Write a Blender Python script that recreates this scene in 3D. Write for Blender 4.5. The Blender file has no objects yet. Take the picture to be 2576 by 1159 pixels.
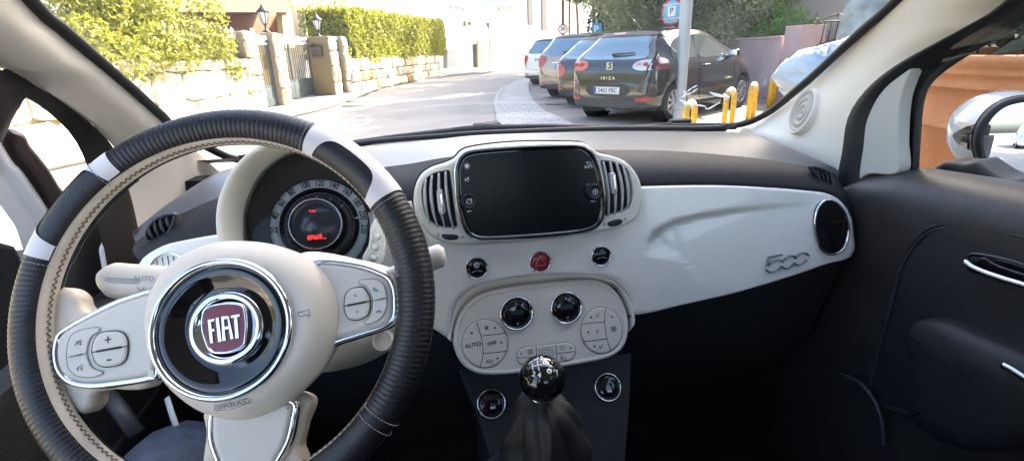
import bpy, bmesh, math, random
import numpy as np
from mathutils import Vector as V, Matrix
from mathutils.geometry import tessellate_polygon
from math import sin, cos, pi, radians as R, sqrt, atan2, hypot
random.seed(7); rng = np.random.default_rng(7)
scn = bpy.context.scene; COL = scn.collection
# ------------------------------------------------------------------ camera
F = 1300.0; CW, CH = 2576.0, 1159.0
CP = V((-.18, 0, 1.15))
CM = Matrix.Rotation(R(-11), 3, 'Z') @ Matrix.Rotation(R(90-19), 3, 'X') @ Matrix.Rotation(R(-2), 3, 'Z')
cam = bpy.data.objects.new('camera', bpy.data.cameras.new('camera')); COL.objects.link(cam)
cam.matrix_world = Matrix.Translation(CP) @ CM.to_4x4()
cam.data.sensor_width = 36; cam.data.lens = F/CW*36; cam.data.clip_start = .02; cam.data.clip_end = 3000
scn.camera = cam
def ray(u, v): return CM @ V(((u-CW/2)/F, (CH/2-v)/F, -1))
def at(u, v, ax, val):
    d = ray(u, v); i = 'XYZ'.index(ax); return CP + d*((val-CP[i])/d[i])
def zz(ox, oy, s, pts): return [((ox+x/s)*.644, (oy+y/s)*.644) for x, y in pts]
def ZA(*p): return zz(0, 0, 1.932, p)
def ZB(*p): return zz(900, 0, 1.932, p)
def ZC(*p): return zz(1900, 0, 1.932, p)
def ZD(*p): return zz(2900, 0, 1.449, p)
def ZE(*p): return zz(0, 400, 1.656, p)
def ZF(*p): return zz(0, 1100, 1.656, p)
def ZG(*p): return zz(800, 400, 1.656, p)
def ZH(*p): return zz(800, 1000, 1.449, p)
def ZI(*p): return zz(1600, 500, 1.932, p)
def ZJ(*p): return zz(1700, 1050, 1.5456, p)
def ZK(*p): return zz(2400, 500, 1.449, p)
def ZL(*p): return zz(3200, 600, 1.449, p)
def ZM(*p): return zz(3000, 1200, 1.932, p)
def ZN(*p): return zz(850, 0, 2.76, p)
def ZO(*p): return zz(3600, 200, 2.07, p)
def ZQ(*p): return zz(3000, 0, 3.22, p)
def ell(c, rx, ry, n=40, a0=0): return [(c[0]+rx*cos(a0+2*pi*i/n), c[1]+ry*sin(a0+2*pi*i/n)) for i in range(n)]
class PL:
    """a real plane in the scene: origin, right axis, up axis, normal towards the viewer"""
    def __init__(s, o, n, up=(0, 0, 1)):
        s.o = V(o); s.n = V(n).normalized(); s.a = V(up).cross(s.n).normalized(); s.b = s.n.cross(s.a)
    def px(s, u, v, h=0):
        d = ray(u, v); t = ((s.o+s.n*h-CP).dot(s.n))/d.dot(s.n); p = CP+d*t-s.o
        return (p.dot(s.a), p.dot(s.b))
    def pxs(s, pts, h=0): return [s.px(u, v, h) for u, v in pts]
    def W(s, x, y, h=0): return s.o+s.a*x+s.b*y+s.n*h
    def up(s, h): return PL2(s, h)
def rad(pl, uv, px, h=0):
    p = pl.W(*pl.px(*uv, h), h); return px*(-(CM.transposed() @ (p-CP)).z)/F
def PL2(p, h):
    q = PL.__new__(PL); q.o = p.o+p.n*h; q.n = p.n; q.a = p.a; q.b = p.b; return q
def area(p): return .5*sum(p[i][0]*p[(i+1) % len(p)][1]-p[(i+1) % len(p)][0]*p[i][1] for i in range(len(p)))
def resample(pts, n, closed=True, smooth=True):
    m = len(pts); P = [V(p).to_3d() if len(p) < 3 else V(p) for p in pts]; out = []
    segs = m if closed else m-1
    for i in range(segs):
        g = lambda k: P[(i+k) % m] if closed else P[min(max(i+k, 0), m-1)]
        p0, p1, p2, p3 = g(-1), g(0), g(1), g(2)
        for k in range(12):
            t = k/12
            if smooth:
                out.append(.5*((2*p1)+(p2-p0)*t+(2*p0-5*p1+4*p2-p3)*t*t+(3*p1-p0-3*p2+p3)*t**3))
            else: out.append(p1.lerp(p2, t))
    out.append(P[0] if closed else P[-1])
    L = [0]
    for i in range(1, len(out)): L.append(L[-1]+(out[i]-out[i-1]).length)
    res = []; j = 0
    for k in range(n):
        d = L[-1]*k/(n if closed else n-1)
        while j < len(out)-2 and L[j+1] < d: j += 1
        w = (d-L[j])/max(L[j+1]-L[j], 1e-9); res.append(out[j].lerp(out[j+1], min(max(w, 0), 1)))
    return res
def res2(pts, n=96, smooth=True): return [(p.x, p.y) for p in resample(pts, n, True, smooth)]
def ccw(p): return p if area(p) > 0 else p[::-1]
def inset(p, d):
    n = len(p); o = []
    for i in range(n):
        a, b, c = p[i-1], p[i], p[(i+1) % n]
        t = V((c[0]-a[0], c[1]-a[1])); l = t.length or 1; o.append((b[0]-t.y/l*d, b[1]+t.x/l*d))
    return o
# ------------------------------------------------------------------ materials
def nodes(m): return m.node_tree.nodes, m.node_tree.links
def mat(name, col, rough=.5, metal=0, bump=0, bscale=60, var=0, vscale=6, coat=0, spec=.5, emis=None, es=1, aniso=(1, 1, 1), detail=4, col2=None, sheen=0):
    m = bpy.data.materials.new(name); m.use_nodes = True; N, L = nodes(m); b = N['Principled BSDF']
    c = (*col, 1); b.inputs['Base Color'].default_value = c; b.inputs['Roughness'].default_value = rough
    b.inputs['Metallic'].default_value = metal; b.inputs['Coat Weight'].default_value = coat; b.inputs['Coat Roughness'].default_value = .04
    b.inputs['Specular IOR Level'].default_value = spec
    if sheen: b.inputs['Sheen Weight'].default_value = sheen
    if emis: b.inputs['Emission Color'].default_value = (*emis, 1); b.inputs['Emission Strength'].default_value = es
    if bump or var:
        tc = N.new('ShaderNodeTexCoord'); mp = N.new('ShaderNodeMapping'); mp.inputs['Scale'].default_value = aniso
        L.new(tc.outputs['Object'], mp.inputs[0])
    if var:
        n1 = N.new('ShaderNodeTexNoise'); n1.inputs['Scale'].default_value = vscale; n1.inputs['Detail'].default_value = detail
        L.new(mp.outputs[0], n1.inputs[0]); r = N.new('ShaderNodeValToRGB')
        r.color_ramp.elements[0].position = .32; r.color_ramp.elements[1].position = .68
        c2 = col2 or tuple(x*(1-var) for x in col)
        r.color_ramp.elements[0].color = (*c2, 1); r.color_ramp.elements[1].color = (*(tuple(min(1, x*(1+var*.5)) for x in col) if not col2 else col), 1)
        L.new(n1.outputs[0], r.inputs[0]); L.new(r.outputs[0], b.inputs['Base Color'])
    if bump:
        n2 = N.new('ShaderNodeTexNoise'); n2.inputs['Scale'].default_value = bscale; n2.inputs['Detail'].default_value = 3
        L.new(mp.outputs[0], n2.inputs[0]); bp = N.new('ShaderNodeBump'); bp.inputs['Strength'].default_value = 1
        bp.inputs['Distance'].default_value = bump; L.new(n2.outputs[0], bp.inputs['Height']); L.new(bp.outputs[0], b.inputs['Normal'])
    return m
def glass(name, tint, refl=1.0, rough=0.0, dirt=0, dirtcol=(.8, .85, .9)):
    m = bpy.data.materials.new(name); m.use_nodes = True; N, L = nodes(m); N.clear()
    o = N.new('ShaderNodeOutputMaterial'); mx = N.new('ShaderNodeMixShader'); t = N.new('ShaderNodeBsdfTransparent'); g = N.new('ShaderNodeBsdfGlossy')
    t.inputs[0].default_value = (*tint, 1); g.inputs[0].default_value = (refl, refl, refl, 1); g.inputs['Roughness'].default_value = rough
    f = N.new('ShaderNodeFresnel'); f.inputs[0].default_value = 1.45
    L.new(f.outputs[0], mx.inputs[0]); L.new(t.outputs[0], mx.inputs[1]); L.new(g.outputs[0], mx.inputs[2])
    if dirt:
        d = N.new('ShaderNodeBsdfTranslucent'); d.inputs[0].default_value = (*dirtcol, 1); m2 = N.new('ShaderNodeMixShader')
        n1 = N.new('ShaderNodeTexNoise'); n1.inputs['Scale'].default_value = 3; tc = N.new('ShaderNodeTexCoord'); L.new(tc.outputs['Object'], n1.inputs[0])
        ml = N.new('ShaderNodeMath'); ml.operation = 'MULTIPLY'; ml.inputs[1].default_value = dirt; L.new(n1.outputs[0], ml.inputs[0])
        L.new(ml.outputs[0], m2.inputs[0]); L.new(mx.outputs[0], m2.inputs[1]); L.new(d.outputs[0], m2.inputs[2]); L.new(m2.outputs[0], o.inputs[0])
    else: L.new(mx.outputs[0], o.inputs[0])
    return m
# ------------------------------------------------------------------ mesh builder
class MB:
    def __init__(s): s.v = []; s.f = []; s.m = []; s.sm = []
    def add(s, vs, fs, mi=0, sm=True):
        k = len(s.v); s.v += [tuple(p) for p in vs]; s.f += [tuple(k+i for i in f) for f in fs]; s.m += [mi]*len(fs); s.sm += [sm]*len(fs); return s
    def box(s, c, d, mi=0, rot=None, bev=0):
        rot = rot or Matrix.Identity(3); x, y, z = d[0]/2, d[1]/2, d[2]/2; c = V(c)
        if bev:
            bm = bmesh.new(); bmesh.ops.create_cube(bm, size=1, matrix=Matrix.Diagonal((*d, 1)))
            bmesh.ops.bevel(bm, geom=bm.edges[:], offset=bev, segments=2, affect='EDGES', profile=.5)
            bm.verts.ensure_lookup_table(); s.add([c+rot@v.co for v in bm.verts], [[v.index for v in f.verts] for f in bm.faces], mi, True); bm.free(); return s
        vs = [c+rot@V(p) for p in ((-x, -y, -z), (x, -y, -z), (x, y, -z), (-x, y, -z), (-x, -y, z), (x, -y, z), (x, y, z), (-x, y, z))]
        return s.add(vs, [(3, 2, 1, 0), (4, 5, 6, 7), (0, 1, 5, 4), (1, 2, 6, 5), (2, 3, 7, 6), (3, 0, 4, 7)], mi, False)
    def loft(s, rows, mi=0, closed=False, sm=True, capends=False):
        n = len(rows[0]); vs = [p for r in rows for p in r]; fs = []
        for i in range(len(rows)-1):
            for j in range(n if closed else n-1):
                k = (j+1) % n; fs.append((i*n+j, i*n+k, (i+1)*n+k, (i+1)*n+j))
        s.add(vs, fs, mi, sm)
        if capends:
            s.add(rows[0], [tuple(range(n))[::-1]], mi, False); s.add(rows[-1], [tuple(range(n))], mi, False)
        return s
    def stack(s, pl, pts, rings, mi=0, cap=True, back=False, cmi=None, sm=True, capsm=False, holes=()):
        """pts: closed local outline; rings: (inset, height) or ('s', scale, height)"""
        pts = ccw(pts); n = len(pts); cx = sum(p[0] for p in pts)/n; cy = sum(p[1] for p in pts)/n; rows = []; last = pts
        for r in rings:
            if r[0] == 's': last = [(cx+(p[0]-cx)*r[1], cy+(p[1]-cy)*r[1]) for p in pts]; h = r[2]
            else: last = inset(pts, r[0]); h = r[1]
            rows.append([pl.W(x, y, h) for x, y in last])
        s.loft(rows, mi, True, sm)
        if cap:
            al = list(last); wv = list(rows[-1])
            for hl in holes: al += hl; wv += [pl.W(x, y, h) for x, y in hl]
            tr = tessellate_polygon([[V((x, y, 0)) for x, y in last]]+[[V((x, y, 0)) for x, y in hl] for hl in holes]); fs = []
            for t in tr:
                q = [al[i] for i in t]; fs.append(tuple(t) if area(q) > 0 else tuple(t[::-1]))
            s.add(wv, fs, mi if cmi is None else cmi, capsm)
        return s
    def pillow(s, pl, pts, h, r, mi=0, base=-.004, h0=0, cmi=None, k=5):
        rg = [(0, base)]+[(r*(1-cos(pi/2*i/k)), h0+(h-h0-r*.0)-(min(r, h-base))*(1-sin(pi/2*i/k))) for i in range(k+1)]
        return s.stack(pl, pts, rg, mi, cmi=cmi)
    def dome(s, pl, pts, h, base=0, k=8, mi=0, s1=0.0, p=2):
        rg = [('s', 1, base-.004)]
        for i in range(k+1):
            t = i/k*(1-s1); rg.append(('s', 1-t, base+h*(1-abs(1-t)**p)))
        rg[-1] = ('s', max(rg[-1][1], .02), rg[-1][2]); return s.stack(pl, pts, rg, mi, capsm=True)
    def tube(s, pts, r, closed=False, seg=10, mi=0, sx=1, sy=1, up=None, caps=True, sm=True):
        P = [V(p) for p in pts]; n = len(P); rows = []; nv = None
        for i in range(n):
            t = (P[(i+1) % n]-P[i-1]) if closed else (P[min(i+1, n-1)]-P[max(i-1, 0)])
            t = t.normalized() if t.length > 1e-9 else V((0, 0, 1))
            if up is not None: nv = V(up)-t*V(up).dot(t)
            elif nv is None: a = V((0, 0, 1)) if abs(t.z) < .9 else V((1, 0, 0)); nv = a-t*a.dot(t)
            else: nv = nv-t*nv.dot(t)
            nv = nv.normalized(); bi = t.cross(nv); rr = r[i] if isinstance(r, (list, tuple)) else r
            rows.append([P[i]+nv*(rr*sy*cos(2*pi*k/seg))+bi*(rr*sx*sin(2*pi*k/seg)) for k in range(seg)])
        if closed: rows.append(rows[0])
        s.loft(rows, mi, True, sm, capends=(caps and not closed)); return s
    def text(s, pl, txt, x, y, size, h=.0006, rot=0, xs=1, mi=0, ext=.0002, bold=0, shear=0):
        cu = bpy.data.curves.new('t', 'FONT'); cu.body = txt; cu.size = 1; cu.align_x = 'CENTER'; cu.align_y = 'CENTER'; cu.offset = bold; cu.extrude = 0; cu.shear = shear; cu.resolution_u = 3
        ob = bpy.data.objects.new('t', cu); COL.objects.link(ob); bpy.context.view_layer.update()
        me = ob.evaluated_get(bpy.context.evaluated_depsgraph_get()).to_mesh()
        vs = []
        for v in me.vertices:
            a, b = v.co.x*size*xs, v.co.y*size; vs.append(pl.W(x+a*cos(rot)-b*sin(rot), y+a*sin(rot)+b*cos(rot), h))
        fs = [tuple(p.vertices) for p in me.polygons]
        k = len(vs)
        if ext > 0 and k:   # thin slab: front faces plus sides
            s.add(vs, fs, mi, False)
            cnt = {}
            for f in fs:
                for i in range(len(f)):
                    e = (f[i], f[(i+1) % len(f)]); cnt[e] = 1
            sd = [e for e in cnt if (e[1], e[0]) not in cnt]
            vv = vs+[V(p)-pl.n*ext for p in vs]; s.add(vv, [(e[0], e[0]+k, e[1]+k, e[1]) for e in sd], mi, False)
        else: s.add(vs, fs, mi, False)
        bpy.data.objects.remove(ob); bpy.data.curves.remove(cu); return s
    def torus(s, pl, c, Rr, r, n=64, m=10, mi=0, h=0, a0=0, a1=2*pi, ys=1):
        cl = abs(a1-a0-2*pi) < 1e-6; k = n if cl else n+1
        P = [pl.W(c[0]+Rr*cos(a0+(a1-a0)*i/n), c[1]+Rr*ys*sin(a0+(a1-a0)*i/n), h) for i in range(k)]
        return s.tube(P, r, cl, m, mi, up=pl.n)
    def ring(s, pl, c, prof, n=64, mi=0, cap=True, capsm=True):
        """lathe: prof = list of (radius, height)"""
        rows = [[pl.W(c[0]+r*cos(2*pi*i/n), c[1]+r*sin(2*pi*i/n), h) for i in range(n)] for r, h in prof]
        s.loft(rows, mi, True)
        if cap: s.add(rows[-1], [tuple(range(n))], mi, capsm)
        return s
    def build(s, name, mats, parent=None, kind=None, bevel=0):
        me = bpy.data.meshes.new(name); me.from_pydata(s.v, [], s.f)
        for m in (mats if isinstance(mats, (list, tuple)) else [mats]): me.materials.append(m)
        me.polygons.foreach_set('material_index', s.m); me.polygons.foreach_set('use_smooth', s.sm); me.update()
        bm = bmesh.new(); bm.from_mesh(me); bmesh.ops.remove_doubles(bm, verts=bm.verts[:], dist=1e-6); bm.to_mesh(me); bm.free()
        o = bpy.data.objects.new(name, me); COL.objects.link(o)
        if parent is not None: o.parent = parent
        if kind: o['kind'] = kind
        return o
def empty(name, loc=(0, 0, 0), rz=0):
    o = bpy.data.objects.new(name, None); o.location = loc; o.rotation_euler = (0, 0, rz); COL.objects.link(o); o.empty_display_size = .1; return o
def tag(o, label, cat, group=None):
    o['label'] = label; o['category'] = cat; o['kind'] = 'thing'
    if group: o['group'] = group
    return o
def kids(o): return [c for c in bpy.data.objects if c.parent == o]
def copy_tree(o, parent=None):
    c = o.copy(); COL.objects.link(c)
    if parent is not None: c.parent = parent
    for ch in kids(o): copy_tree(ch, c)
    return c
def gridfill(poly, step):
    """fill a 2D polygon with a dense grid mesh: returns verts, faces"""
    bm = bmesh.new(); poly = ccw(poly); vs = [bm.verts.new((x, y, 0)) for x, y in poly]
    tr = tessellate_polygon([[V((x, y, 0)) for x, y in poly]])
    for t in tr:
        try: bm.faces.new([vs[i] for i in t])
        except ValueError: pass
    bmesh.ops.recalc_face_normals(bm, faces=bm.faces[:])
    xs = [p[0] for p in poly]; ys = [p[1] for p in poly]
    for ax, lo, hi in ((0, min(xs), max(xs)), (1, min(ys), max(ys))):
        k = lo+step
        while k < hi:
            co = [0, 0, 0]; no = [0, 0, 0]; co[ax] = k; no[ax] = 1
            bmesh.ops.bisect_plane(bm, geom=bm.verts[:]+bm.edges[:]+bm.faces[:], plane_co=co, plane_no=no); k += step
    bm.verts.ensure_lookup_table(); bm.verts.index_update()
    v = [(p.co.x, p.co.y) for p in bm.verts]; f = []
    for q in bm.faces:
        ids = [w.index for w in q.verts]; f.append(tuple(ids) if q.normal.z > 0 else tuple(ids[::-1]))
    bm.free(); return v, f
def pdist(x, y, line):
    """distance to polyline and side sign (+ above/left), with parameter 0..1"""
    best = (1e9, 1, 0); n = len(line)-1
    for i in range(n):
        ax, ay = line[i]; bx, by = line[i+1]; dx, dy = bx-ax, by-ay; L = dx*dx+dy*dy or 1e-12
        t = max(0, min(1, ((x-ax)*dx+(y-ay)*dy)/L)); px, py = ax+t*dx, ay+t*dy; d = hypot(x-px, y-py)
        if d < best[0]: best = (d, 1 if dx*(y-ay)-dy*(x-ax) > 0 else -1, (i+t)/n)
    return best
M = {}
M['gloss_white'] = mat('glossy_white_paint', (.84, .825, .78), .22, coat=1, var=.03, vscale=3)
M['cream'] = mat('cream_plastic', (.76, .74, .64), .5, bump=.0002, bscale=900, var=.03)
M['pillar_cream'] = mat('cream_pillar_trim', (.80, .735, .62), .62, bump=.00025, bscale=700, var=.05, vscale=4)
M['pale_grey'] = mat('pale_grey_plastic', (.68, .65, .59), .48, bump=.00015, bscale=1100, var=.05, vscale=9)
M['hub_grey'] = mat('grained_ivory_plastic', (.73, .68, .60), .5, bump=.00022, bscale=900, var=.05, vscale=8)
M['black_soft'] = mat('black_grained_plastic', (.014, .0135, .016), .55, bump=.00035, bscale=700, var=.25, vscale=30)
M['dash_top'] = mat('charcoal_grained_dash', (.040, .040, .046), .40, bump=.0003, bscale=800, var=.15, vscale=20)
M['dash_upper'] = mat('skylit_dash_top_skin', (.115, .115, .12), .34, bump=.0003, bscale=800, var=.08, vscale=20, spec=.6)  # grey lifted above the charcoal dash, stands for sky light on the top
M['dark_chrome'] = mat('dark_chrome', (.20, .20, .23), .12, metal=1)
M['black_rubber'] = mat('black_rubber', (.012, .012, .013), .6, bump=.0003, bscale=300, var=.3, vscale=12)
M['black_gloss'] = mat('black_gloss_plastic', (.006, .006, .007), .06, coat=.6)
M['leather'] = mat('black_leather', (.012, .012, .015), .42, bump=.0004, bscale=520, var=.35, vscale=40)
M['boot_leather'] = mat('matte_black_gaiter', (.004, .004, .0045), .6, spec=.5, bump=.0006, bscale=260, var=.3, vscale=40)
M['carpet'] = mat('black_carpet', (.010, .010, .011), .95, bump=.002, bscale=400, var=.4, vscale=60)
M['chrome'] = mat('chrome', (.80, .81, .84), .07, metal=1)
M['satin_chrome'] = mat('satin_chrome', (.62, .63, .66), .22, metal=1)
M['beige_leather'] = mat('beige_leather', (.68, .61, .50), .55, bump=.0004, bscale=420, var=.14, vscale=26)
M['white_leather'] = mat('white_leather', (.74, .72, .74), .42, bump=.0002, bscale=500, var=.08, vscale=30)
M['stitch'] = mat('brown_thread', (.16, .12, .09), .8)
M['stitch_grey'] = mat('grey_thread', (.33, .33, .38), .8)
M['ink'] = mat('dark_grey_print', (.02, .02, .025), .6)
M['ink_white'] = mat('white_print', (.78, .78, .78), .5)
M['ink_dim'] = mat('grey_print', (.30, .31, .34), .5)
M['blue_ink'] = mat('blue_print', (.13, .22, .42), .5)
M['badge_red'] = mat('dark_red_enamel', (.20, .006, .020), .3, coat=.25)
M['hazard_red'] = mat('red_button_plastic', (.30, .02, .03), .22, coat=.5)
M['silver_dial'] = mat('silver_dial_face', (.62, .70, .76), .45, var=.08, vscale=30)
M['dial_dark'] = mat('dark_dial_face', (.028, .029, .028), .5, var=.2, vscale=30)
M['dial_black'] = mat('black_dial_face', (.008, .008, .009), .4)
M['lcd'] = mat('smoked_display', (.05, .06, .085), .2, coat=.4)
M['lcd_red'] = mat('lit_red_digits', (.5, .02, .02), .5, emis=(1, .05, .04), es=.35)
M['silver_paint'] = mat('silver_satin_slats', (.56, .54, .54), .35, metal=.3)
M['headliner'] = mat('cream_headliner', (.50, .47, .42), .9)
M['seat_black'] = mat('dark_rear_trim', (.02, .02, .022), .8)
M['door_card'] = mat('charcoal_door_plastic', (.028, .025, .025), .46, bump=.0003, bscale=700, var=.2, vscale=20)
M['door_white'] = mat('white_body_paint', (.60, .61, .62), .22, coat=.8)
M['mirror'] = mat('mirror_glass', (.86, .9, .93), .01, metal=1)
M['jeans'] = mat('blue_grey_denim', (.065, .08, .115), .9, bump=.0012, bscale=260, var=.35, vscale=40)
M['screen_glass'] = mat('black_screen_glass', (.005, .0055, .007), .22, spec=.25)
M['windscreen'] = glass('windscreen_glass', (.97, .98, .98), .6, dirt=.028)
M['window'] = glass('side_window_glass', (.93, .96, .95), .5)
M['cluster_glass'] = glass('cluster_lens', (.96, .96, .96), .35)
# ================================================================== our own car (one thing)
car = tag(empty('small_car', (0, 0, 0)), 'small car seen from inside', 'car')
car['label'] = 'small car seen from inside, glossy white dashboard, cream pillars, black ribbed steering wheel cover'
PF = PL((0, .80, .93), (0, -.985, .17))            # fascia
PP = PL2(PF, .018)                                 # screen and vent pod
PW = PL((0, 1.22, .965), (0, -.465, -.80+.0), (0, 0, 1)) if False else PL((0, 1.22, .965), (0, -.503, -.864))
# ---- dashboard top + band
crest = [(2106, 446), (2101, 437), (2034, 420), (1946, 404), (1857, 393), (1723, 382), (1590, 377), (1325, 380), (1144, 393), (1030, 412), (962, 421), (800, 450), (650, 476), (556, 495), (459, 536), (400, 566), (340, 610)]
far = [(2112, 440, .86), (2040, 400, .93), (1960, 362, 1.0), (1900, 339, 1.06), (1830, 331, 1.12), (1757, 331, 1.15), (1524, 330, 1.19), (1224, 339, 1.2), (1100, 350, 1.19), (950, 363, 1.17), (850, 378, 1.14), (700, 398, 1.08), (556, 431, 1.0), (450, 495, .93), (400, 535, .89), (336, 590, .86)]
ftop = [(2150, 585), (2140, 540), (2116, 503), (2079, 484), (2034, 478), (1900, 470), (1799, 466), (1612, 470), (1325, 485), (1040, 520), (900, 540), (700, 570), (548, 590), (467, 604), (408, 619), (352, 655)]
rc = resample([at(u, v, 'Y', .865) for u, v in crest], 80, False)
rf = resample([at(u, v, 'Y', y) for u, v, y in far], 80, False)
rt = resample([PF.W(*PF.px(u, v, -.004), -.004) for u, v in ftop], 80, False)
rows = [[p+V((0, .12, -.04)) for p in rf]]
for k in range(9):
    t = k/8; rows.append([a.lerp(b, t)+V((0, 0, .010*sin(pi*t))) for a, b in zip(rf, rc)])
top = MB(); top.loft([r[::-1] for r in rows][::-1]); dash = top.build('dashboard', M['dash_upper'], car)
m = MB(); rw = []
for k in range(9):
    t = k/8; rw.append([a.lerp(b, t)+V((0, -.012*sin(pi*t), 0.004*sin(pi*t))) for a, b in zip(rc, rt)])
rw.append([p+V((0, .03, -.02)) for p in rt]); m.loft(rw); m.build('dash_band', M['black_soft'], dash)
# demister slot along the windscreen
m = MB()
def onTop(i, t): return rf[i].lerp(rc[i], t)+V((0, 0, .010*sin(pi*t)+.0016))
ix = [(CM.transposed() @ (p-CP)) for p in rf]; ux = [CW/2+F*p.x/-p.z for p in ix]
for lo_, hi_ in ((1240, 1757), (930, 1195)):
    I_ = [i for i in range(80) if lo_ < ux[i] < hi_]; m.loft([[onTop(i, .03+.10*k/3) for i in I_] for k in range(4)])
m.build('demister_slot', M['black_rubber'], dash)
# ---- fascia (painted panel) with crease on the passenger side
fo = [(346, 682), (358, 650), (408, 619), (467, 604), (548, 590), (700, 570), (900, 540), (1040, 505), (1325, 478), (1612, 469), (1799, 466), (1950, 473), (2034, 480), (2079, 486), (2114, 504), (2137, 540), (2146, 589), (2141, 644), (2079, 664), (1990, 695), (1857, 735), (1723, 766), (1600, 792), (1590, 760), (1570, 725), (1530, 697), (1450, 688), (1360, 690), (1250, 703), (1190, 722), (1150, 755), (1135, 800), (1128, 848), (1095, 830), (1030, 800), (900, 790), (600, 800), (420, 790), (360, 730)]
fl = res2(PF.pxs(fo), 260)
crease = PF.pxs([(1618, 640), (1626, 610), (1645, 580), (1690, 553), (1750, 537), (1850, 522), (1950, 511), (2040, 502)])
cx0 = min(p[0] for p in fl); cx1 = max(p[0] for p in fl)
podc = PF.px(1335, 485)
def fh(x, y):
    h = 0
    d, s, t = pdist(x, y, crease)
    fade = (1-t)**.8*min(1, t/.22)**1.2
    if s < 0: h -= .016*fade*min(1, d/.010)**1.0*max(0, 1-(d/.14))
    h += .006*math.exp(-((y-PF.px(1700, 640)[1])/.10)**2)       # gentle belly
    # rolled edges
    return h
def edgeroll(x, y, poly, r=.005):
    d = pdist(x, y, poly)[0]; return 0 if d > r else -r*(1-sqrt(max(0, 1-(1-d/r)**2)))
v, f = gridfill(fl, .009)
flc = fl+[fl[0]]
m = MB(); m.add([PF.W(x, y, fh(x, y)+edgeroll(x, y, flc)) for x, y in v], f)
m.stack(PF, fl, [(0, -.03), (0, -.010)], cap=False)
fascia = m.build('fascia_panel', M['gloss_white'], car)
# number badge
def Z5(*p): return zz(2950, 960, 9.66, p)
m = MB()
def strk(pts, w, sm=True, h=.007):
    P = PF.pxs(Z5(*pts)); P = [(p.x, p.y) for p in resample(P, 30, False, sm)]
    m.tube([PF.W(x, y, fh(x, y)+h*.5) for x, y in P], w, seg=6, sx=1, sy=1.5, up=PF.n)
strk([(900, 300), (400, 400)], .0016, False); strk([(400, 400), (330, 745)], .0018, False)
strk([(400, 700), (520, 600), (650, 530), (800, 500), (925, 570)], .0013)
strk([(925, 570), (1010, 450), (1150, 360), (1300, 350), (1400, 435)], .0016)
strk([(1400, 435), (1480, 320), (1620, 240), (1760, 245), (1890, 340)], .0016)
strk([(300, 870), (420, 950), (600, 940), (780, 850), (880, 730), (930, 780)], .0016)
strk([(930, 780), (1060, 820), (1220, 760), (1350, 610), (1410, 665)], .0016)
strk([(1410, 665), (1500, 700), (1660, 640), (1830, 480)], .0016)
m.build('number_badge', M['dark_chrome'], fascia)
# passenger round speaker / vent
sp = res2(PF.pxs(ZK((1113, 560), (1118, 480), (1140, 430), (1180, 405), (1230, 420), (1275, 470), (1300, 550), (1295, 620), (1270, 680), (1220, 708), (1170, 700), (1135, 660))), 64)
m = MB(); m.pillow(PF, sp, .010, .004, base=-.002); o = m.build('round_air_vent', M['black_gloss'], fascia)
m = MB(); m.tube([PF.W(x, y, .010) for x, y in sp], .0022, True, 8); m.build('vent_ring', M['chrome'], o)
m = MB(); a, b = PF.px(*ZK((1206, 527))[0]), PF.px(*ZK((1264, 595))[0])
m.box(PF.W((a[0]+b[0])/2, a[1], .0125), (.030, .002, .0012)); m.box(PF.W(b[0], (a[1]+b[1])/2, .0125), (.0012, .002, .045)); m.build('vent_flap', M['black_soft'], o)
# ---- side demister vents
def slatvent(name, outl, slats, parent, plane, col, d=.006):
    po = res2(plane.pxs(outl), 48); q = MB(); q.stack(plane, po, [(0, -.01), (0, .001), (.0015, .003), (.004, .001), (.005, -.012)], cmi=1)
    o = q.build(name, [M['dash_top'], M['black_rubber']], parent)
    for s in slats:
        w = s[-1]; P = resample([plane.W(*plane.px(*c, -.001), -.001) for c in s[:-1]], 12, False)
        rr = [w*(.35+.65*sin(pi*min(1, max(0, (i+.8)/12.6)))) for i in range(12)]
        z = MB(); z.tube(P, rr, seg=8, sx=.45, sy=1.1, up=plane.n); z.build('slat', col, o)
    return o
PB = PL((.60, .815, .905), (-.12, -.97, .2))
slatvent('side_demister_vent', ZK((1112, 222), (1125, 214), (1170, 224), (1225, 250), (1245, 290), (1240, 330), (1222, 338), (1185, 325), (1150, 280)), [(*ZK((1143, 232), (1155, 262), (1162, 288)), .0035), (*ZK((1165, 238), (1178, 270), (1186, 310)), .0035), (*ZK((1190, 244), (1204, 280), (1208, 324)), .0035), (*ZK((1216, 258), (1228, 292), (1228, 328)), .003)], dash, PB, M['dash_top'])
PBL = PL((-.56, .815, .895), (.1, -.97, .2))
slatvent('side_demister_vent', ZE((935, 878), (938, 830), (960, 790), (1000, 752), (1060, 722), (1132, 715), (1138, 740), (1120, 800), (1080, 860), (1020, 898), (960, 905)), [(*ZE((962, 800), (975, 845), (1000, 885)), .006), (*ZE((1000, 768), (1012, 820), (1038, 870)), .006), (*ZE((1038, 748), (1048, 800), (1072, 850)), .006), (*ZE((1078, 735), (1086, 780), (1102, 815)), .0055)], dash, PBL, M['dash_top'])
# left round vent behind the wheel
c = PF.px(*ZE((1105, 1075))[0]); e = PF.px(*ZE((985, 1085))[0]); r0 = abs(c[0]-e[0])
m = MB(); m.ring(PF, c, [(r0*1.06, -.003), (r0*1.05, .006), (r0, .009), (r0*.94, .006), (r0*.90, -.004)], cap=False); o = m.build('round_air_vent', M['chrome'], fascia)
m = MB(); m.ring(PF, c, [(r0*.90, -.004), (r0*.88, -.004)]); m.build('vent_bowl', M['black_gloss'], o)
for k in (-2, -1, 0, 1, 2):
    m = MB(); x = c[0]+k*r0*.3; hh = sqrt(max(.05, 1-(k*.3)**2))*r0*.8
    m.tube([PF.W(x, c[1]-hh, .001), PF.W(x, c[1]+hh, .001)], .0022, seg=6, up=PF.n, sx=.5, sy=1.6); m.build('slat', M['black_soft'], o)
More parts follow.
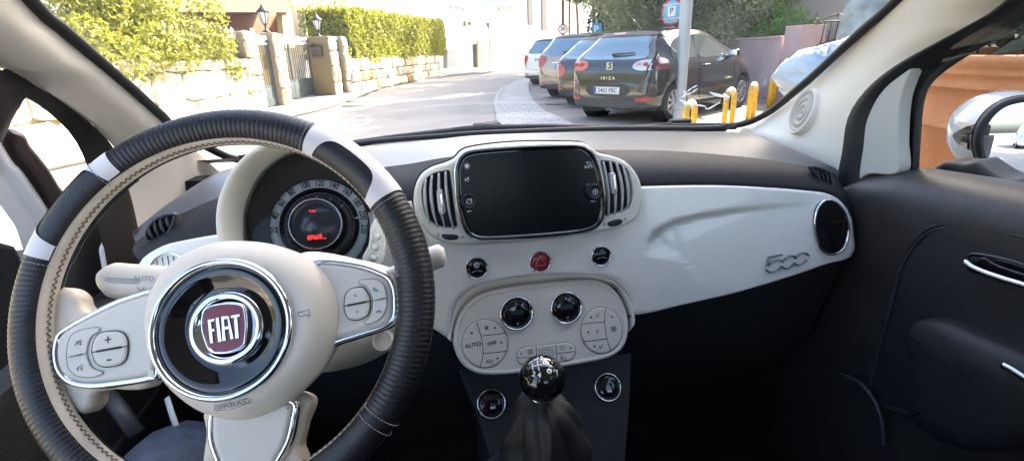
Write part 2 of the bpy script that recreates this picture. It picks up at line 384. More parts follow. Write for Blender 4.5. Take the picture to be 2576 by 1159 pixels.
# ---- centre pod: vents + infotainment screen
pod = ZI((30, 560), (45, 440), (90, 350), (170, 295), (270, 262), (340, 228), (385, 180), (450, 148), (650, 118), (900, 103), (1250, 106), (1330, 118), (1380, 155), (1425, 188), (1520, 208), (1620, 250), (1690, 320), (1732, 400), (1750, 500), (1740, 600), (1700, 680), (1620, 732), (1500, 768), (1200, 818), (900, 852), (600, 874), (400, 880), (270, 867), (170, 822), (110, 762), (60, 680))
pd = res2(PF.pxs(pod, .012), 160)
VENL = [*ZI((85, 500), (92, 430), (120, 375), (180, 335), (250, 320), (308, 318), (322, 380), (335, 470), (350, 590), (368, 700), (375, 752), (330, 766), (240, 756), (170, 725), (128, 680), (100, 600))]
VENR = [*ZI((1440, 245), (1470, 240), (1520, 246), (1600, 268), (1650, 312), (1680, 395), (1692, 480), (1682, 570), (1650, 622), (1590, 648), (1510, 668), (1468, 674), (1472, 600), (1478, 500), (1466, 380))]
vh = [res2(PF.pxs(o_, .0195), 64) for o_ in (VENL, VENR)]
m = MB(); m.stack(PF, pd, [(-.001, -.004), (0, .001), (0, .012), (.001, .016), (.003, .0185), (.006, .0195), (.009, .0190)], holes=vh); podo = m.build('centre_vent_pod', M['cream'], car)
m = MB(); m.tube([PF.W(x, y, .0005) for x, y in inset(ccw(pd), -.0015)], .0013, True, 6); m.build('pod_seam', M['black_rubber'], podo)
SC = PL2(PF, .032)
bez = ZI((347, 430), (343, 330), (358, 260), (392, 205), (455, 170), (600, 150), (900, 130), (1200, 121), (1290, 125), (1350, 150), (1400, 200), (1432, 270), (1460, 380), (1476, 500), (1477, 600), (1462, 690), (1425, 748), (1350, 785), (1200, 810), (900, 836), (600, 852), (500, 842), (440, 805), (400, 735), (372, 640), (354, 540))
bz = res2(SC.pxs(bez), 140)
m = MB(); m.stack(SC, bz, [(0, -.014), (0, -.006), (.0005, -.0025), (.0018, 0), (.0042, .0004), (.0062, -.0010), (.0072, -.0035)]); scr = m.build('infotainment_screen', M['black_gloss'], car)
m = MB(); m.stack(SC, inset(ccw(bz), .0085), [(0, -.0036), (.0004, -.0026)]); m.build('screen_glass', M['screen_glass'], scr)
m = MB(); m.tube([SC.W(x, y, -.0045) for x, y in bz], .0014, True, 8); m.build('chrome_edge', M['chrome'], scr)
SG = PL2(SC, -.0026)
def knobp(c, r, name):
    q = MB(); c = SG.px(*ZI(c)[0], .008); k = .088/1000*1; rr = r
    q.ring(SG, c, [(rr*1.08, -.001), (rr*1.06, .002), (rr, .003), (rr*.97, .010), (rr*.90, .0118), (rr*.82, .0120), (rr*.78, .0112)]); o = q.build(name, M['black_soft'], scr)
    q = MB(); q.torus(SG, c, rr*.30, .00045, 24, 6, h=.0118); return o, q, c
o, q, c = knobp((448, 552), .0125, 'volume_knob'); q.tube([SG.W(c[0], c[1], .0119), SG.W(c[0]+.004, c[1]+.004, .0119)], .0004); q.build('power_mark', M['ink_white'], o)
o, q, c = knobp((1395, 480), .0130, 'scroll_knob'); q.ring(SG, c, [(.0012, .0118), (.0010, .0122)], 12); q.build('knob_mark', M['ink_white'], o)
m = MB()
def at_ZI(x, y, pl=None, h=0): return (pl or SG).px(*ZI((x, y))[0], h)
def line(m, pl, pts, r=.0003, h=.0004, closed=False, z=None, sm=False):
    P = [pl.px(*p) for p in (z(*pts) if z else pts)]
    m.tube([pl.W(x, y, h) for x, y in P], r, closed, 5, up=pl.n)
c = at_ZI(432, 287); m.torus(SG, c, .0028, .0004, 20, 5, h=.0004); m.ring(SG, c, [(.0024, .0002), (.0022, .0004)], 16)
for k in range(8): a = k*pi/4; m.tube([SG.W(c[0]+.0038*cos(a), c[1]+.0038*sin(a), .0004), SG.W(c[0]+.0056*cos(a), c[1]+.0056*sin(a), .0004)], .0004, seg=5)
line(m, SG, [(416, 402), (445, 372)], .0004, z=ZI); line(m, SG, [(420, 382), (430, 382), (444, 370), (444, 406), (430, 396), (420, 396), (420, 382)], .0004, z=ZI)
line(m, SG, [(1335, 262), (1368, 260), (1370, 278), (1345, 280)], .0005, z=ZI); line(m, SG, [(1340, 256), (1332, 262), (1341, 268)], .0005, z=ZI)
m.text(SG, 'BACK', *at_ZI(1353, 293), .0058); m.text(SG, 'VOL', *at_ZI(440, 505), .0050); m.text(SG, 'SCROLL', *at_ZI(1372, 427), .0048); m.text(SG, 'TUNE', *at_ZI(1372, 438), .0046)
for x, y in ((450, 626), (1386, 551)): line(m, SG, [(x-17, y+1), (x, y+2), (x+17, y-1)], .0008, z=ZI)
for x, y, s in ((412, 512, 1), (475, 510, -1), (1345, 442, 1), (1402, 440, -1)): line(m, SG, [(x+6*s, y-6), (x-5*s, y), (x+6*s, y+6)], .0006, z=ZI)
m.build('screen_print', M['ink_white'], scr)
def centvent(outl, slats, handle, thumb, zero, icon, leftside):
    PV = PL2(PF, .0195)
    po = res2(PV.pxs(outl), 64); q = MB(); q.stack(PV, po, [(-.0016, -.0015), (-.0008, .0008), (0, .0010), (.0012, -.002), (.0022, -.007), (.0025, -.012)], cap=False); q.stack(PV, po, [(.0025, -.012), (.003, -.016)], mi=1)
    o = q.build('centre_air_vent', [M['cream'], M['black_rubber']], podo)
    for s in slats:
        P = resample([PV.W(*PV.px(*c, -.0005), -.0005) for c in ZI(*s)], 14, False); w = .0034
        rr = [w*(.45+.55*sin(pi*min(1, max(0, (i+1.2)/13.4)))) for i in range(14)]
        z = MB(); z.tube(P, rr, seg=8, sx=.85, sy=1.6, up=PV.n); z.build('slat', M['silver_paint'], o)
    hp = res2(PV.pxs(ZI(*handle), .004), 40); z = MB(); z.pillow(PV, hp, .0075, .003, base=-.003); ho = z.build('vent_handle', M['silver_paint'], o)
    cx = sum(p[0] for p in hp)/40; cy = sum(p[1] for p in hp)/40
    z = MB(); z.stack(PV, [(cx+(x-cx)*.42+.0012, cy+(y-cy)*.72) for x, y in hp], [(0, .006), (0, .0078), (.0012, .0086)]); z.build('handle_inlay', M['chrome'], ho)
    tw = res2(PV.pxs(ZI(*thumb)), 40); z = MB(); z.stack(PV, tw, [(-.0012, -.001), (-.0004, .0008), (.0004, .0022), (.0015, .0028)], cmi=0)
    z.build('thumbwheel', M['black_soft'], o)
    z = MB(); z.text(PV, '0', *PV.px(*ZI(zero)[0]), .0088, h=.0003)
    x, y = icon; line(z, PV, [(x-10, y-7), (x-2, y-9), (x+2, y), (x+10, y-2)], .0005, z=ZI); line(z, PV, [(x+2, y), (x-2, y+8), (x-8, y+8)], .0005, z=ZI)
    z.build('vent_print', M['ink'], o)
centvent(VENL,
    [[(122, 385), (113, 480), (125, 610), (155, 722)], [(168, 355), (160, 480), (180, 640), (213, 745)], [(220, 340), (222, 480), (240, 640), (268, 755)], [(270, 328), (278, 480), (300, 640), (333, 764)]],
    [(204, 490), (215, 470), (240, 462), (250, 480), (258, 540), (270, 600), (268, 640), (245, 655), (225, 645), (212, 590)], [(246, 806), (262, 803), (345, 808), (364, 818), (360, 832), (330, 841), (285, 838), (256, 826)], (215, 808), (400, 822), True)
centvent(VENR,
    [[(1460, 252), (1482, 380), (1500, 520), (1500, 662)], [(1510, 250), (1535, 380), (1552, 520), (1550, 655)], [(1558, 260), (1590, 380), (1605, 500), (1600, 635)], [(1608, 285), (1635, 380), (1650, 490), (1645, 605)]],
    [(1508, 350), (1520, 336), (1545, 338), (1553, 360), (1560, 410), (1566, 460), (1560, 490), (1540, 500), (1525, 485), (1514, 420)], [(1496, 722), (1510, 708), (1560, 692), (1595, 692), (1604, 704), (1592, 722), (1550, 736), (1510, 738)], (1470, 728), (1630, 688), False)
# ---- three round buttons
def rbutton(c, r, col, name, zf=ZI, pl=PF, parent=fascia, h0=0):
    c = pl.px(*zf(c)[0], .004); q = MB()
    q.ring(pl, c, [(r*1.02, -.003+h0), (r, .004+h0), (r*.96, .0062+h0), (r*.90, .0066+h0), (r*.85, .004+h0), (r*.84, .001+h0)], cap=False); o = q.build(name, M['chrome'], parent)
    q = MB(); q.ring(pl, c, [(r*.84, -.001+h0), (r*.82, .003+h0), (r*.72, .0048+h0), (r*.4, .0058+h0), (r*.1, .006+h0)]); b = q.build('button_cap', col, o); return o, b, c
kz = 1/1.932*.644/1300*.86
o, b, c = rbutton((503, 1050), 86*kz, M['black_gloss'], 'steering_mode_button', h0=.005)
m = MB(); cc = (c[0], c[1]+.005); m.torus(PF, cc, .0042, .0005, 24, 6, h=.0112); m.tube([PF.W(cc[0]-.004, cc[1], .0115), PF.W(cc[0]+.004, cc[1], .0115)], .0005); m.tube([PF.W(cc[0], cc[1], .0115), PF.W(cc[0], cc[1]-.004, .0115)], .0006)
m.tube([PF.W(c[0]-.008+.016*t/6, c[1]-.006+.002*sin(pi*t/6), .0106) for t in range(7)], .0004); m.build('button_print', M['ink_white'], b)
o, b, c = rbutton((980, 1005), 85*kz, M['hazard_red'], 'hazard_button', h0=.005)
m = MB()
for s in (.0098, .0112):
    P = [PF.W(c[0]+s*cos(a), c[1]-.0005+s*sin(a), .0118) for a in (pi/2, pi/2+2*pi/3, pi/2+4*pi/3)]; m.tube(P+[P[0], P[1]], .0004, seg=5)
m.build('button_print', mat('pink_print', (.62, .32, .34), .5), b)
o, b, c = rbutton((1437, 960), 82*kz, M['black_gloss'], 'fog_light_button', h0=.005)
m = MB(); m.text(PF, '≡0 0≡', c[0], c[1]+.004, .0068, h=.0114)
m.tube([PF.W(c[0]-.008+.016*t/6, c[1]-.004+.002*sin(pi*t/6), .0115) for t in range(7)], .0004); m.build('button_print', M['ink_dim'], b)
# ---- climate panel
PK = PL((0, .770, .71), (0, -.955, .297))
clm = ZJ((110, 430), (125, 330), (168, 240), (240, 172), (330, 132), (480, 104), (700, 80), (900, 66), (985, 70), (1055, 100), (1112, 160), (1150, 240), (1168, 330), (1160, 420), (1130, 482), (1080, 522), (1000, 550), (800, 586), (500, 630), (330, 640), (240, 626), (170, 582), (125, 510))
cl = res2(PK.pxs(clm, .006), 140)
m = MB(); m.stack(PK, cl, [(0, -.02), (0, .003), (.0015, .0062), (.004, .0078), (.007, .0072), (.0085, .0060)]); cp = m.build('climate_panel', M['pale_grey'], car)
# recess running from the fascia arch down to the panel
arch = [(1600, 796), (1593, 762), (1572, 726), (1532, 698), (1450, 688), (1360, 690), (1250, 703), (1190, 722), (1150, 755), (1135, 800), (1124, 850)]
inn = ZJ((1166, 380), (1160, 290), (1120, 170), (1060, 100), (900, 62), (700, 76), (480, 100), (330, 128), (235, 170), (165, 240), (118, 340), (104, 440))
A = resample([PF.W(*PF.px(u, v, .0), -.0045) for u, v in arch], 60, False); B = resample([PK.W(*PK.px(u, v, -.012), -.012) for u, v in inn], 60, False)
m = MB(); m.loft([[a.lerp(b, t)+V((0, -.010*sin(pi*t)*1, .004*sin(pi*t))) for a, b in zip(A, B)] for t in [k/8 for k in range(9)]]); m.build('panel_recess', M['gloss_white'], fascia)
PK2 = PL2(PK, .006)
kj = 1/1.5456*.644/1300*.84
for c, r in (((493, 268), 107), ((793, 235), 104)):
    o, b, cc = rbutton(c, r*kj*1.03, M['black_gloss'], 'temperature_dial', ZJ, PK2, cp)
    m = MB(); q = PK2
    for s in (1, -1):
        yy = cc[1]+s*.0175; m.add([q.W(cc[0]-.0022, yy-s*.002, .0062), q.W(cc[0]+.0022, yy-s*.002, .0062), q.W(cc[0], yy+s*.0022, .0058)], [(0, 1, 2) if s > 0 else (2, 1, 0)], 0, False)
    m.build('dial_arrow', M['ink_dim'], b)
    m = MB(); m.box(q.W(cc[0], cc[1], .0061), (.022, .0008, .012)); m.build('dial_window', M['lcd'], b)
def clus(outl, splits, name, n=50):
    po = res2(PK2.pxs(outl), n); q = MB(); q.stack(PK2, po, [(0, -.002), (.0002, .0006), (.0012, .0016), (.003, .0020)]); o = q.build(name, M['pale_grey'], cp)
    q = MB(); q.tube([PK2.W(x, y, .0005) for x, y in po], .00045, True, 5)
    for s in splits:
        P = resample([PK2.W(*PK2.px(*c), .0020) for c in ZJ(*s)], 14, False); q.tube(P, .0006, seg=5)
    q.build('button_gap', M['ink'], o); return o
def jx(x, y): return PK2.px(*ZJ((x, y))[0])
H = .0024
o = clus(ZJ(*ell((300, 449), 138, 146, 24)), [[(248, 318), (280, 420), (288, 510), (270, 590)], [(281, 400), (350, 394), (424, 384)], [(287, 506), (350, 502), (434, 492)]], 'left_button_group')
o.name = 'button_group'
m = MB(); m.text(PK2, 'AUTO', *jx(229, 457), .0098, H, .05, bold=.02); m.text(PK2, 'OFF', *jx(341, 447), .0090, H, .05, bold=.02)
for x, y in ((220, 383), (359, 354), (398, 441), (375, 536)): m.ring(PK2, jx(x, y), [(.0019, H-.001), (.0017, H)], 14)
c = jx(310, 352)
for k in range(3): a = k*pi/3; m.tube([PK2.W(c[0]-.004*cos(a), c[1]-.004*sin(a), H), PK2.W(c[0]+.004*cos(a), c[1]+.004*sin(a), H)], .0003, seg=5)
m.torus(PK2, c, .0026, .0003, 12, 5, h=H); line(m, PK2, [(308, 555), (318, 545), (335, 542), (348, 552), (346, 560), (310, 560), (308, 555)], .0004, H, z=ZJ); m.build('button_print', M['ink'], o)
o = clus(ZJ(*ell((1003, 369), 125, 140, 24)), [[(1026, 233), (1020, 320), (1035, 420), (1058, 493)], [(884, 330), (950, 322), (1022, 316)], [(896, 436), (960, 428), (1034, 418)]], 'button_group')
m = MB()
for x, y in ((938, 290), (921, 380), (959, 464), (1065, 287)): m.ring(PK2, jx(x, y), [(.0019, H-.001), (.0017, H)], 14)
for x, y in ((980, 278), (978, 374), (1000, 466)):
    c = jx(x+4, y-10); m.ring(PK2, c, [(.0010, H-.001), (.0009, H)], 10); line(m, PK2, [(x+3, y-5), (x, y+8), (x-10, y+9)], .0006, H, z=ZJ); line(m, PK2, [(x-12, y-6), (x-9, y+4)], .0004, H, z=ZJ)
line(m, PK2, [(1060, 350), (1076, 345), (1092, 350), (1086, 372), (1067, 372), (1060, 350)], .0005, H, z=ZJ)
for k in (1070, 1076, 1082): line(m, PK2, [(k, 352), (k+2, 358), (k, 366)], .0004, H, z=ZJ)
m.build('button_print', M['ink'], o)
o = clus(ZJ((492, 530), (497, 498), (520, 475), (560, 466), (660, 456), (780, 441), (815, 444), (840, 462), (846, 495), (838, 528), (815, 548), (770, 556), (660, 568), (560, 577), (520, 575), (500, 556)), [[(607, 462), (612, 574)], [(727, 450), (733, 560)], [(494, 534), (610, 526)], [(730, 508), (845, 494)]], 'button_group', 90)
m = MB(); m.text(PK2, 'ASR', *jx(573, 490), .0056, H, .08); m.text(PK2, 'OFF', *jx(574, 507), .0056, H, .08); m.text(PK2, '2', *jx(783, 541), .0070, H, .08)
for x, y in ((518, 508), (816, 475)): m.ring(PK2, jx(x, y), [(.0018, H-.001), (.0016, H)], 12)
line(m, PK2, [(751, 467), (778, 464), (776, 482), (754, 485), (751, 467)], .0004, H, z=ZJ); line(m, PK2, [(752, 518), (774, 548)], .0006, H, z=ZJ); line(m, PK2, [(772, 520), (752, 546)], .0006, H, z=ZJ)
for i in range(9):
    for j in range(7):
        x = 624+i*12+(j % 2)*6; y = 474+j*9-(i*1.2)
        if (x-672)**2/52**2+(y-502)**2/36**2 < 1: m.ring(PK2, jx(x, y), [(.00095, H-.001), (.0009, H-.0002)], 8)
m.build('button_print', M['ink'], o)
# ---- lower console, switches, gear lever
PCn = PL((0, .818, .612), (0, -.83, .56))
m = MB(); co = res2(PCn.pxs(ZJ((120, 560), (1190, 500), (1180, 800), (1140, 1300), (1120, 1700), (420, 1700), (380, 1300), (240, 860))), 120, False)
m.stack(PCn, co, [(0, -.06), (0, -.004), (.003, 0)]); cons = m.build('centre_console', M['black_soft'], car)
for c, r in (((340, 812), 90), ((1043, 713), 85)):
    o, b, cc = rbutton(c, rad(PCn, ZJ(c)[0], r/1.5456*.644), M['black_gloss'], 'window_switch', ZJ, PCn, cons)
    m = MB(); z = PL2(PCn, .0062); x, y = cc[0]+.001, cc[1]-.005
    W_ = lambda a, b_: z.W(x+a, y+b_, 0)
    m.tube([W_(-.004, .0005), W_(-.001, .004), (W_(.0045, .004)), W_(.0045, -.0035), W_(-.004, -.0035), W_(-.004, .0005)], .0004, seg=5); m.add([W_(-.004, -.0035), W_(.0045, -.0035), W_(.0045, 0), W_(-.004, 0)], [(0, 1, 2, 3)], 0, False)
    m.build('switch_print', M['ink_white'], b)
    m = MB(); m.tube([PCn.W(cc[0]-.019+.038*t/10, cc[1]+.0015+.005*sin(pi*t/10), .0058) for t in range(11)], .0007); m.build('switch_ridge', M['black_soft'], b)
K = at(1364, 950, 'Y', .50)
kr = .0272; kn = (CP-K).normalized(); PKn = PL(K, kn)
m = MB(); prof = []
for i in range(25): a = -pi/2*.82+(pi/2*.82+pi/2)*i/24; prof.append((max(kr*cos(a), .0004), kr*sin(a)))
PV0 = PL(K, (0, -.25, 1), (0, 1, 0)); m.ring(PV0, (0, 0), prof, 64); gl = m.build('gear_lever', M['black_gloss'], car)
m = MB(); m.ring(PV0, (0, 0), [(.0120, -.044), (.0150, -.034), (.0172, -.026), (.0178, -.0235), (.0170, -.0215), (.013, -.020)], cap=False); m.build('chrome_collar', M['chrome'], gl)
# shift pattern printed on the ball: project flat marks onto the sphere
def onball(u, v, e=.0004):
    d = ray(u, v).normalized(); oc = CP-K; bq = oc.dot(d); cq = oc.dot(oc)-(kr+e)**2; ds = bq*bq-cq
    return CP+d*(-bq-sqrt(max(ds, 0)))
m = MB()
def bl(pts, r=.0005): P = [onball(*q) for q in zz(1700, 1050, 1.5456, pts)]; P = resample(P, 10, False, False); m.tube(P, r, seg=6)
bl([(582, 588), (622, 580), (688, 573), (690, 592)], .0008); bl([(588, 572), (590, 610)]); bl([(616, 555), (628, 615)]); bl([(650, 548), (655, 576)])
for s, x, y in (('1', 579, 562), ('3', 609, 543), ('5', 645, 537), ('2', 595, 634), ('4', 629, 640)):
    c = onball(*ZJ((x, y))[0]); pl = PL(c, (c-K)); m.text(pl, s, 0, 0, .0078, .0002, .06, bold=.03, ext=0)
c = onball(*ZJ((689, 616))[0]); pl = PL(c, (c-K)); m.ring(pl, (0, 0), [(.0030, -.0002), (.0030, .0003)], 20); m.build('shift_pattern', M['ink_white'], gl)
m = MB(); m.text(pl, 'R', 0, 0, .0050, .0006, .06, bold=.01, ext=0); m.build('reverse_mark', M['ink'], gl)
m = MB(); rws = []
base = V((K.x+.0, .515, .585)); topb = K+V((0, .006, -.030))
for i in range(22):
    t = i/21; c = topb.lerp(base, t)+V((.004*sin(t*6), 0, 0)); rr = .0115+.058*t**.42; row = []
    for k in range(96):
        a = 2*pi*k/96; fold = 1+.20*max(0, sin(t*pi*.9+.2))**.5*(.8-1.7*abs(sin(2.5*a+2.2*t+.6))**.45+.7*abs(sin(4.5*a-4*t))**.6)+.05*sin(t*26+2*sin(a*2))*t*(1-t)*2
        row.append(c+V((cos(a)*rr*fold, sin(a)*rr*fold*1.05, .004*sin(3*a+t*8)*sin(pi*t))))
    rws.append(row)
m.loft(rws[::-1], closed=True); m.build('gear_boot', M['boot_leather'], gl)
# ---- dark lower dash and footwell
m = MB(); bot = [(2141, 644), (2079, 664), (1990, 695), (1857, 735), (1723, 766), (1600, 792), (1560, 800), (1360, 810), (1128, 845), (1030, 805), (900, 795), (600, 800), (420, 795), (346, 700)]
r0_ = resample([PF.W(*PF.px(u, v), -.006) for u, v in bot], 60, False)
rows = [r0_, [p+V((0, .012, -.02)) for p in r0_], [V((p.x, .84, .55)) for p in r0_], [V((p.x, .95, .40)) for p in r0_], [V((p.x, 1.1, .22)) for p in r0_], [V((p.x, 1.05, .12)) for p in r0_], [V((p.x, .6, .10)) for p in r0_], [V((p.x, -.4, .10)) for p in r0_]]
m.loft(rows[::-1]); m.build('lower_dash', M['carpet'], car)
m = MB(); m.box((0, -.1, .08), (1.5, 2.9, .04)); m.box((.70, .55, .42), (.05, 1.3, .75)); m.box((-.71, .82, .45), (.04, .75, .66)); m.box((0, 1.16, .5), (1.5, .05, .85)); m.build('floor_carpet', M['carpet'], car)
for sx_ in (-.36, .36):
    m = MB(); m.box((sx_, -.02, .42), (.48, .50, .16), bev=.06); m.box((sx_, -.33, .72), (.46, .16, .62), rot=Matrix.Rotation(R(-14), 3, 'X'), bev=.06); m.box((sx_, -.43, 1.12), (.26, .10, .18), bev=.04); m.build('front_seat', M['leather'], car)
m = MB(); m.box((0, .45, .28), (.20, .9, .42), bev=.03); m.build('centre_tunnel', M['carpet'], car)
m = MB(); gb = [(.22, .60), (.28, .655), (.45, .668), (.60, .655)]
P = [V((x, .835, z)) for x, z in gb]; m.tube(resample(P, 20, False), .004, seg=8); m.build('glove_shelf_edge', M['black_gloss'], car)
# door sides / kick panels
# ---- steering wheel
CWh = V((-.3624, .4896, .9310)); t_, s_ = R(28.54), R(-8.29)
nw = V((sin(s_)*cos(t_), -cos(t_)*cos(s_), sin(t_))); PS = PL(CWh, nw)
RR, rt_ = .1782, .0177
def torus_patch(m, a0, a1, p0, p1, r, n, k, ribs=False, mi=0, end=True, cv=False, v0=0, v1=0):
    rows = []
    for i in range(n+1):
        a = R(a0+(a1-a0)*i/n); row = []
        for j in range(k+1):
            pe_ = p1+(142-p1)*abs(2*i/n-1)**6 if cv else p1
            q0, q1 = p0-v0*cos(a), pe_-v1*cos(a); q0, q1 = p0+v0*cos(a), pe_+v1*cos(a)
            p = R(q0+(q1-q0)*j/k); rr = r
            if ribs: rr += .00048*abs(sin(a*120+p*.35))**.7*min(1, i/8, (n-i)/8) - .0003
            elif end: rr += -.0006*(1-min(1, i/4, (n-i)/4))
            row.append(PS.W((RR+rr*cos(p))*cos(a), (RR+rr*cos(p))*sin(a), rr*sin(p)))
        rows.append(row)
    m.loft([q[::-1] for q in rows], mi)
m = MB()
for a0, a1, rb in ((62, 130, 1), (130, 160, 0), (160, 232, 1), (232, 323, 0), (-37, 35, 1), (35, 62, 0)):
    torus_patch(m, a0, a1, -165, 146, rt_, int((a1-a0)*(5 if rb else 2)), 30, bool(rb), v1=12)
sw = m.build('steering_wheel', M['leather'], car)
m = MB(); torus_patch(m, 0, 360, 146, 190, rt_-.0006, 240, 12, end=False, v0=12); torus_patch(m, 0, 360, 190, 202, rt_-.0006, 240, 4, end=False, mi=1); lin = m.build('rim_lining', [M['beige_leather'], M['black_rubber']], sw)
m = MB()
for i in range(0, 360*2):   # zigzag lacing
    a = R(i/2)
    if i % 4: continue
    def q(da, p, e=.0004): p = R(p); aa = a+R(da); rr = rt_-.0006+e; return PS.W((RR+rr*cos(p))*cos(aa), (RR+rr*cos(p))*sin(aa), rr*sin(p))
    m.tube([q(0, 160), q(.5, 166, .0009), q(1.0, 172)], .0005, seg=4); m.tube([q(1.0, 172), q(1.4, 166, .0009), q(2.0, 160)], .0005, seg=4)
m.build('lacing', M['stitch'], sw)
def bandpatch(name, pieces):
    m = MB()
    for a0, a1, p0, p1 in pieces: torus_patch(m, a0, a1, p0, p1, rt_+.0011, max(4, int((a1-a0)*2)), 24, end=False, cv=(a1-a0 > 15))
    m.build(name, M['white_leather'], sw)
bandpatch('trim_band', [(127, 131.5, -150, 133), (158, 162.5, -150, 131), (131.5, 158, -150, 28)])
bandpatch('trim_band', [(32, 35.7, -150, 155), (60.3, 64, -150, 151), (35.7, 60.3, -150, 66)])
m = MB()
for a in (132.6, 164.2, 30.4, 65.1, -37, -40):
    for p in range(-60, 142, 10):
        P = [PS.W((RR+(rt_+.0013)*cos(R(q)))*cos(R(a)), (RR+(rt_+.0013)*cos(R(q)))*sin(R(a)), (rt_+.0013)*sin(R(q))) for q in (p, p+3, p+6)]; m.tube(P, .00045, seg=4)
m.build('seam_stitching', M['stitch_grey'], sw)
# spokes
def spoke(outl, face, name, h=.004, thick=.02, base=None):
    if base:
        q = MB(); q.pillow(PL2(PS, h-.014), res2(PS.pxs(base, h-.008), 100), .008, .007, base=-.012); q.build('spoke_leather', M['beige_leather'], sw)
    po = res2(PS.pxs(outl, h), 110); q = MB(); q.stack(PL2(PS, h), po, [(0, -.014), (0, -.003), (.0012, .0005), (.0035, .0022), (.0058, .0012), (.0066, -.001)]); q.build(name+'_chrome', M['chrome'], sw).name = 'spoke_chrome'
    q = MB(); fo_ = inset(ccw(po), .0066); q.stack(PL2(PS, h), fo_, [(0, -.001), (.0006, .0012), (.002, .0022), (.004, .0026)]); o = q.build('spoke', M['pale_grey'], sw); return o
lsp = ZF((1040, 60), (1000, 30), (900, 56), (750, 108), (600, 180), (450, 262), (360, 330), (332, 420), (330, 500), (350, 580), (400, 645), (480, 684), (600, 698), (800, 676), (960, 648), (1040, 600), (1060, 300))
lbase = ZF((300, 60), (420, 40), (500, 90), (520, 150), (590, 190), (800, 120), (950, 200), (980, 650), (700, 700), (620, 720), (600, 800), (520, 860), (420, 740), (360, 640), (310, 500), (300, 300))
SPL = spoke(lsp, None, 'left', base=lbase)
rsp = ZH((560, 60), (640, 12), (760, 14), (900, 38), (1000, 74), (1060, 112), (1092, 180), (1100, 280), (1088, 360), (1030, 415), (900, 458), (780, 495), (710, 515), (600, 480), (560, 300))
SPR = spoke(rsp, None, 'right')
bsp = ZH((25, 880), (10, 960), (15, 1060), (50, 1160), (90, 1260), (380, 1260), (430, 1170), (490, 1060), (520, 940), (528, 820), (400, 780), (120, 800))
SPB = spoke(bsp, None, 'bottom', h=.0, base=ZH((10, 860), (0, 1000), (30, 1300), (560, 1300), (560, 1160), (535, 1080), (560, 960), (590, 800), (300, 760)))
# hub
hub = [(347, 832), (352, 760), (385, 690), (440, 640), (520, 608), (600, 602), (680, 612), (760, 642), (815, 690), (840, 750), (845, 810), (832, 870), (800, 930), (750, 985), (690, 1030), (620, 1057), (560, 1060), (490, 1040), (430, 1000), (385, 950), (356, 890)]
hp = res2(PS.pxs(hub, .016), 120)
m = MB(); rg = [('s', .97, -.02), ('s', 1, -.004), ('s', 1, .006)]+[('s', 1-.30*k/8, .006+.022*(1-(1-k/8)**2.2)) for k in range(1, 9)]
hc = PS.px(557, 826, .030); hr = .5*(PS.px(736, 826, .030)[0]-PS.px(379, 826, .030)[0])
m.stack(PS, hp, rg, capsm=True, holes=[[(hc[0]+hr*1.0*cos(2*pi*i/64), hc[1]+hr*1.0*sin(2*pi*i/64)) for i in range(64)]]); hb = m.build('wheel_hub', M['hub_grey'], sw)
hc = PS.px(557, 826, .030); hr = .5*(PS.px(736, 826, .030)[0]-PS.px(379, 826, .030)[0])
m = MB(); m.ring(PS, hc, [(hr*1.03, .022), (hr*1.02, .030), (hr*.99, .0335), (hr*.955, .0340), (hr*.925, .0320), (hr*.91, .029)], 96, cap=False); m.build('hub_ring', M['chrome'], sw)
m = MB(); m.ring(PS, hc, [(hr*.92, .028), (hr*.90, .0300), (hr*.84, .0310), (hr*.76, .0290), (hr*.62, .0240), (hr*.50, .0225), (hr*.42, .0235)], 96); m.build('hub_dish', M['black_gloss'], sw)
bc = PS.px(566, 824, .031); br = 80/1300*((CP-PS.W(*bc, .03)).length)*.98
m = MB(); m.ring(PS, bc, [(br*1.04, .022), (br*1.03, .0285), (br*.98, .0305), (br*.88, .0315), (br*.80, .0300), (br*.78, .0285)], 72); bd = m.build('hub_badge', M['chrome'], sw)
def ZR(*p): return zz(700, 1130, 3.864, p)
PBd = PL2(PS, .031)
rd = res2(PBd.pxs(ZR((365, 420), (400, 320), (500, 255), (700, 220), (880, 228), (965, 270), (990, 380), (1003, 550), (990, 720), (965, 830), (880, 890), (720, 935), (540, 940), (460, 880), (400, 740), (362, 580))), 80)
m = MB(); m.stack(PBd, rd, [(-.0016, -.001), (-.0008, .0016), (.0002, .0010), (.0006, .0004)], cap=False); m.build('badge_rim', M['chrome'], bd)
m = MB(); m.stack(PBd, rd, [(0, -.001), (.0003, .0006)]); m.build('badge_field', M['badge_red'], bd)
m = MB()
def letter(polys):
    for pg in polys:
        P = ccw(PBd.pxs(ZR(*pg))); m.stack(PBd, P, [(0, .0004), (0, .0016), (.0002, .0020)], sm=False)
letter([[(445, 458), (495, 450), (532, 802), (482, 808)], [(490, 452), (545, 436), (549, 474), (494, 488)], [(503, 600), (548, 588), (552, 626), (507, 640)]])
letter([[(565, 430), (615, 420), (655, 780), (603, 792)]])
letter([[(650, 410), (690, 402), (708, 640), (722, 765), (668, 775)], [(690, 402), (752, 398), (756, 440), (694, 450)], [(752, 398), (770, 420), (838, 735), (788, 750), (745, 440)], [(700, 560), (775, 545), (785, 590), (704, 606)]])
letter([[(795, 392), (925, 368), (930, 408), (800, 434)], [(842, 424), (890, 414), (915, 728), (862, 738)]])
m.build('badge_lettering', M['chrome'], bd)
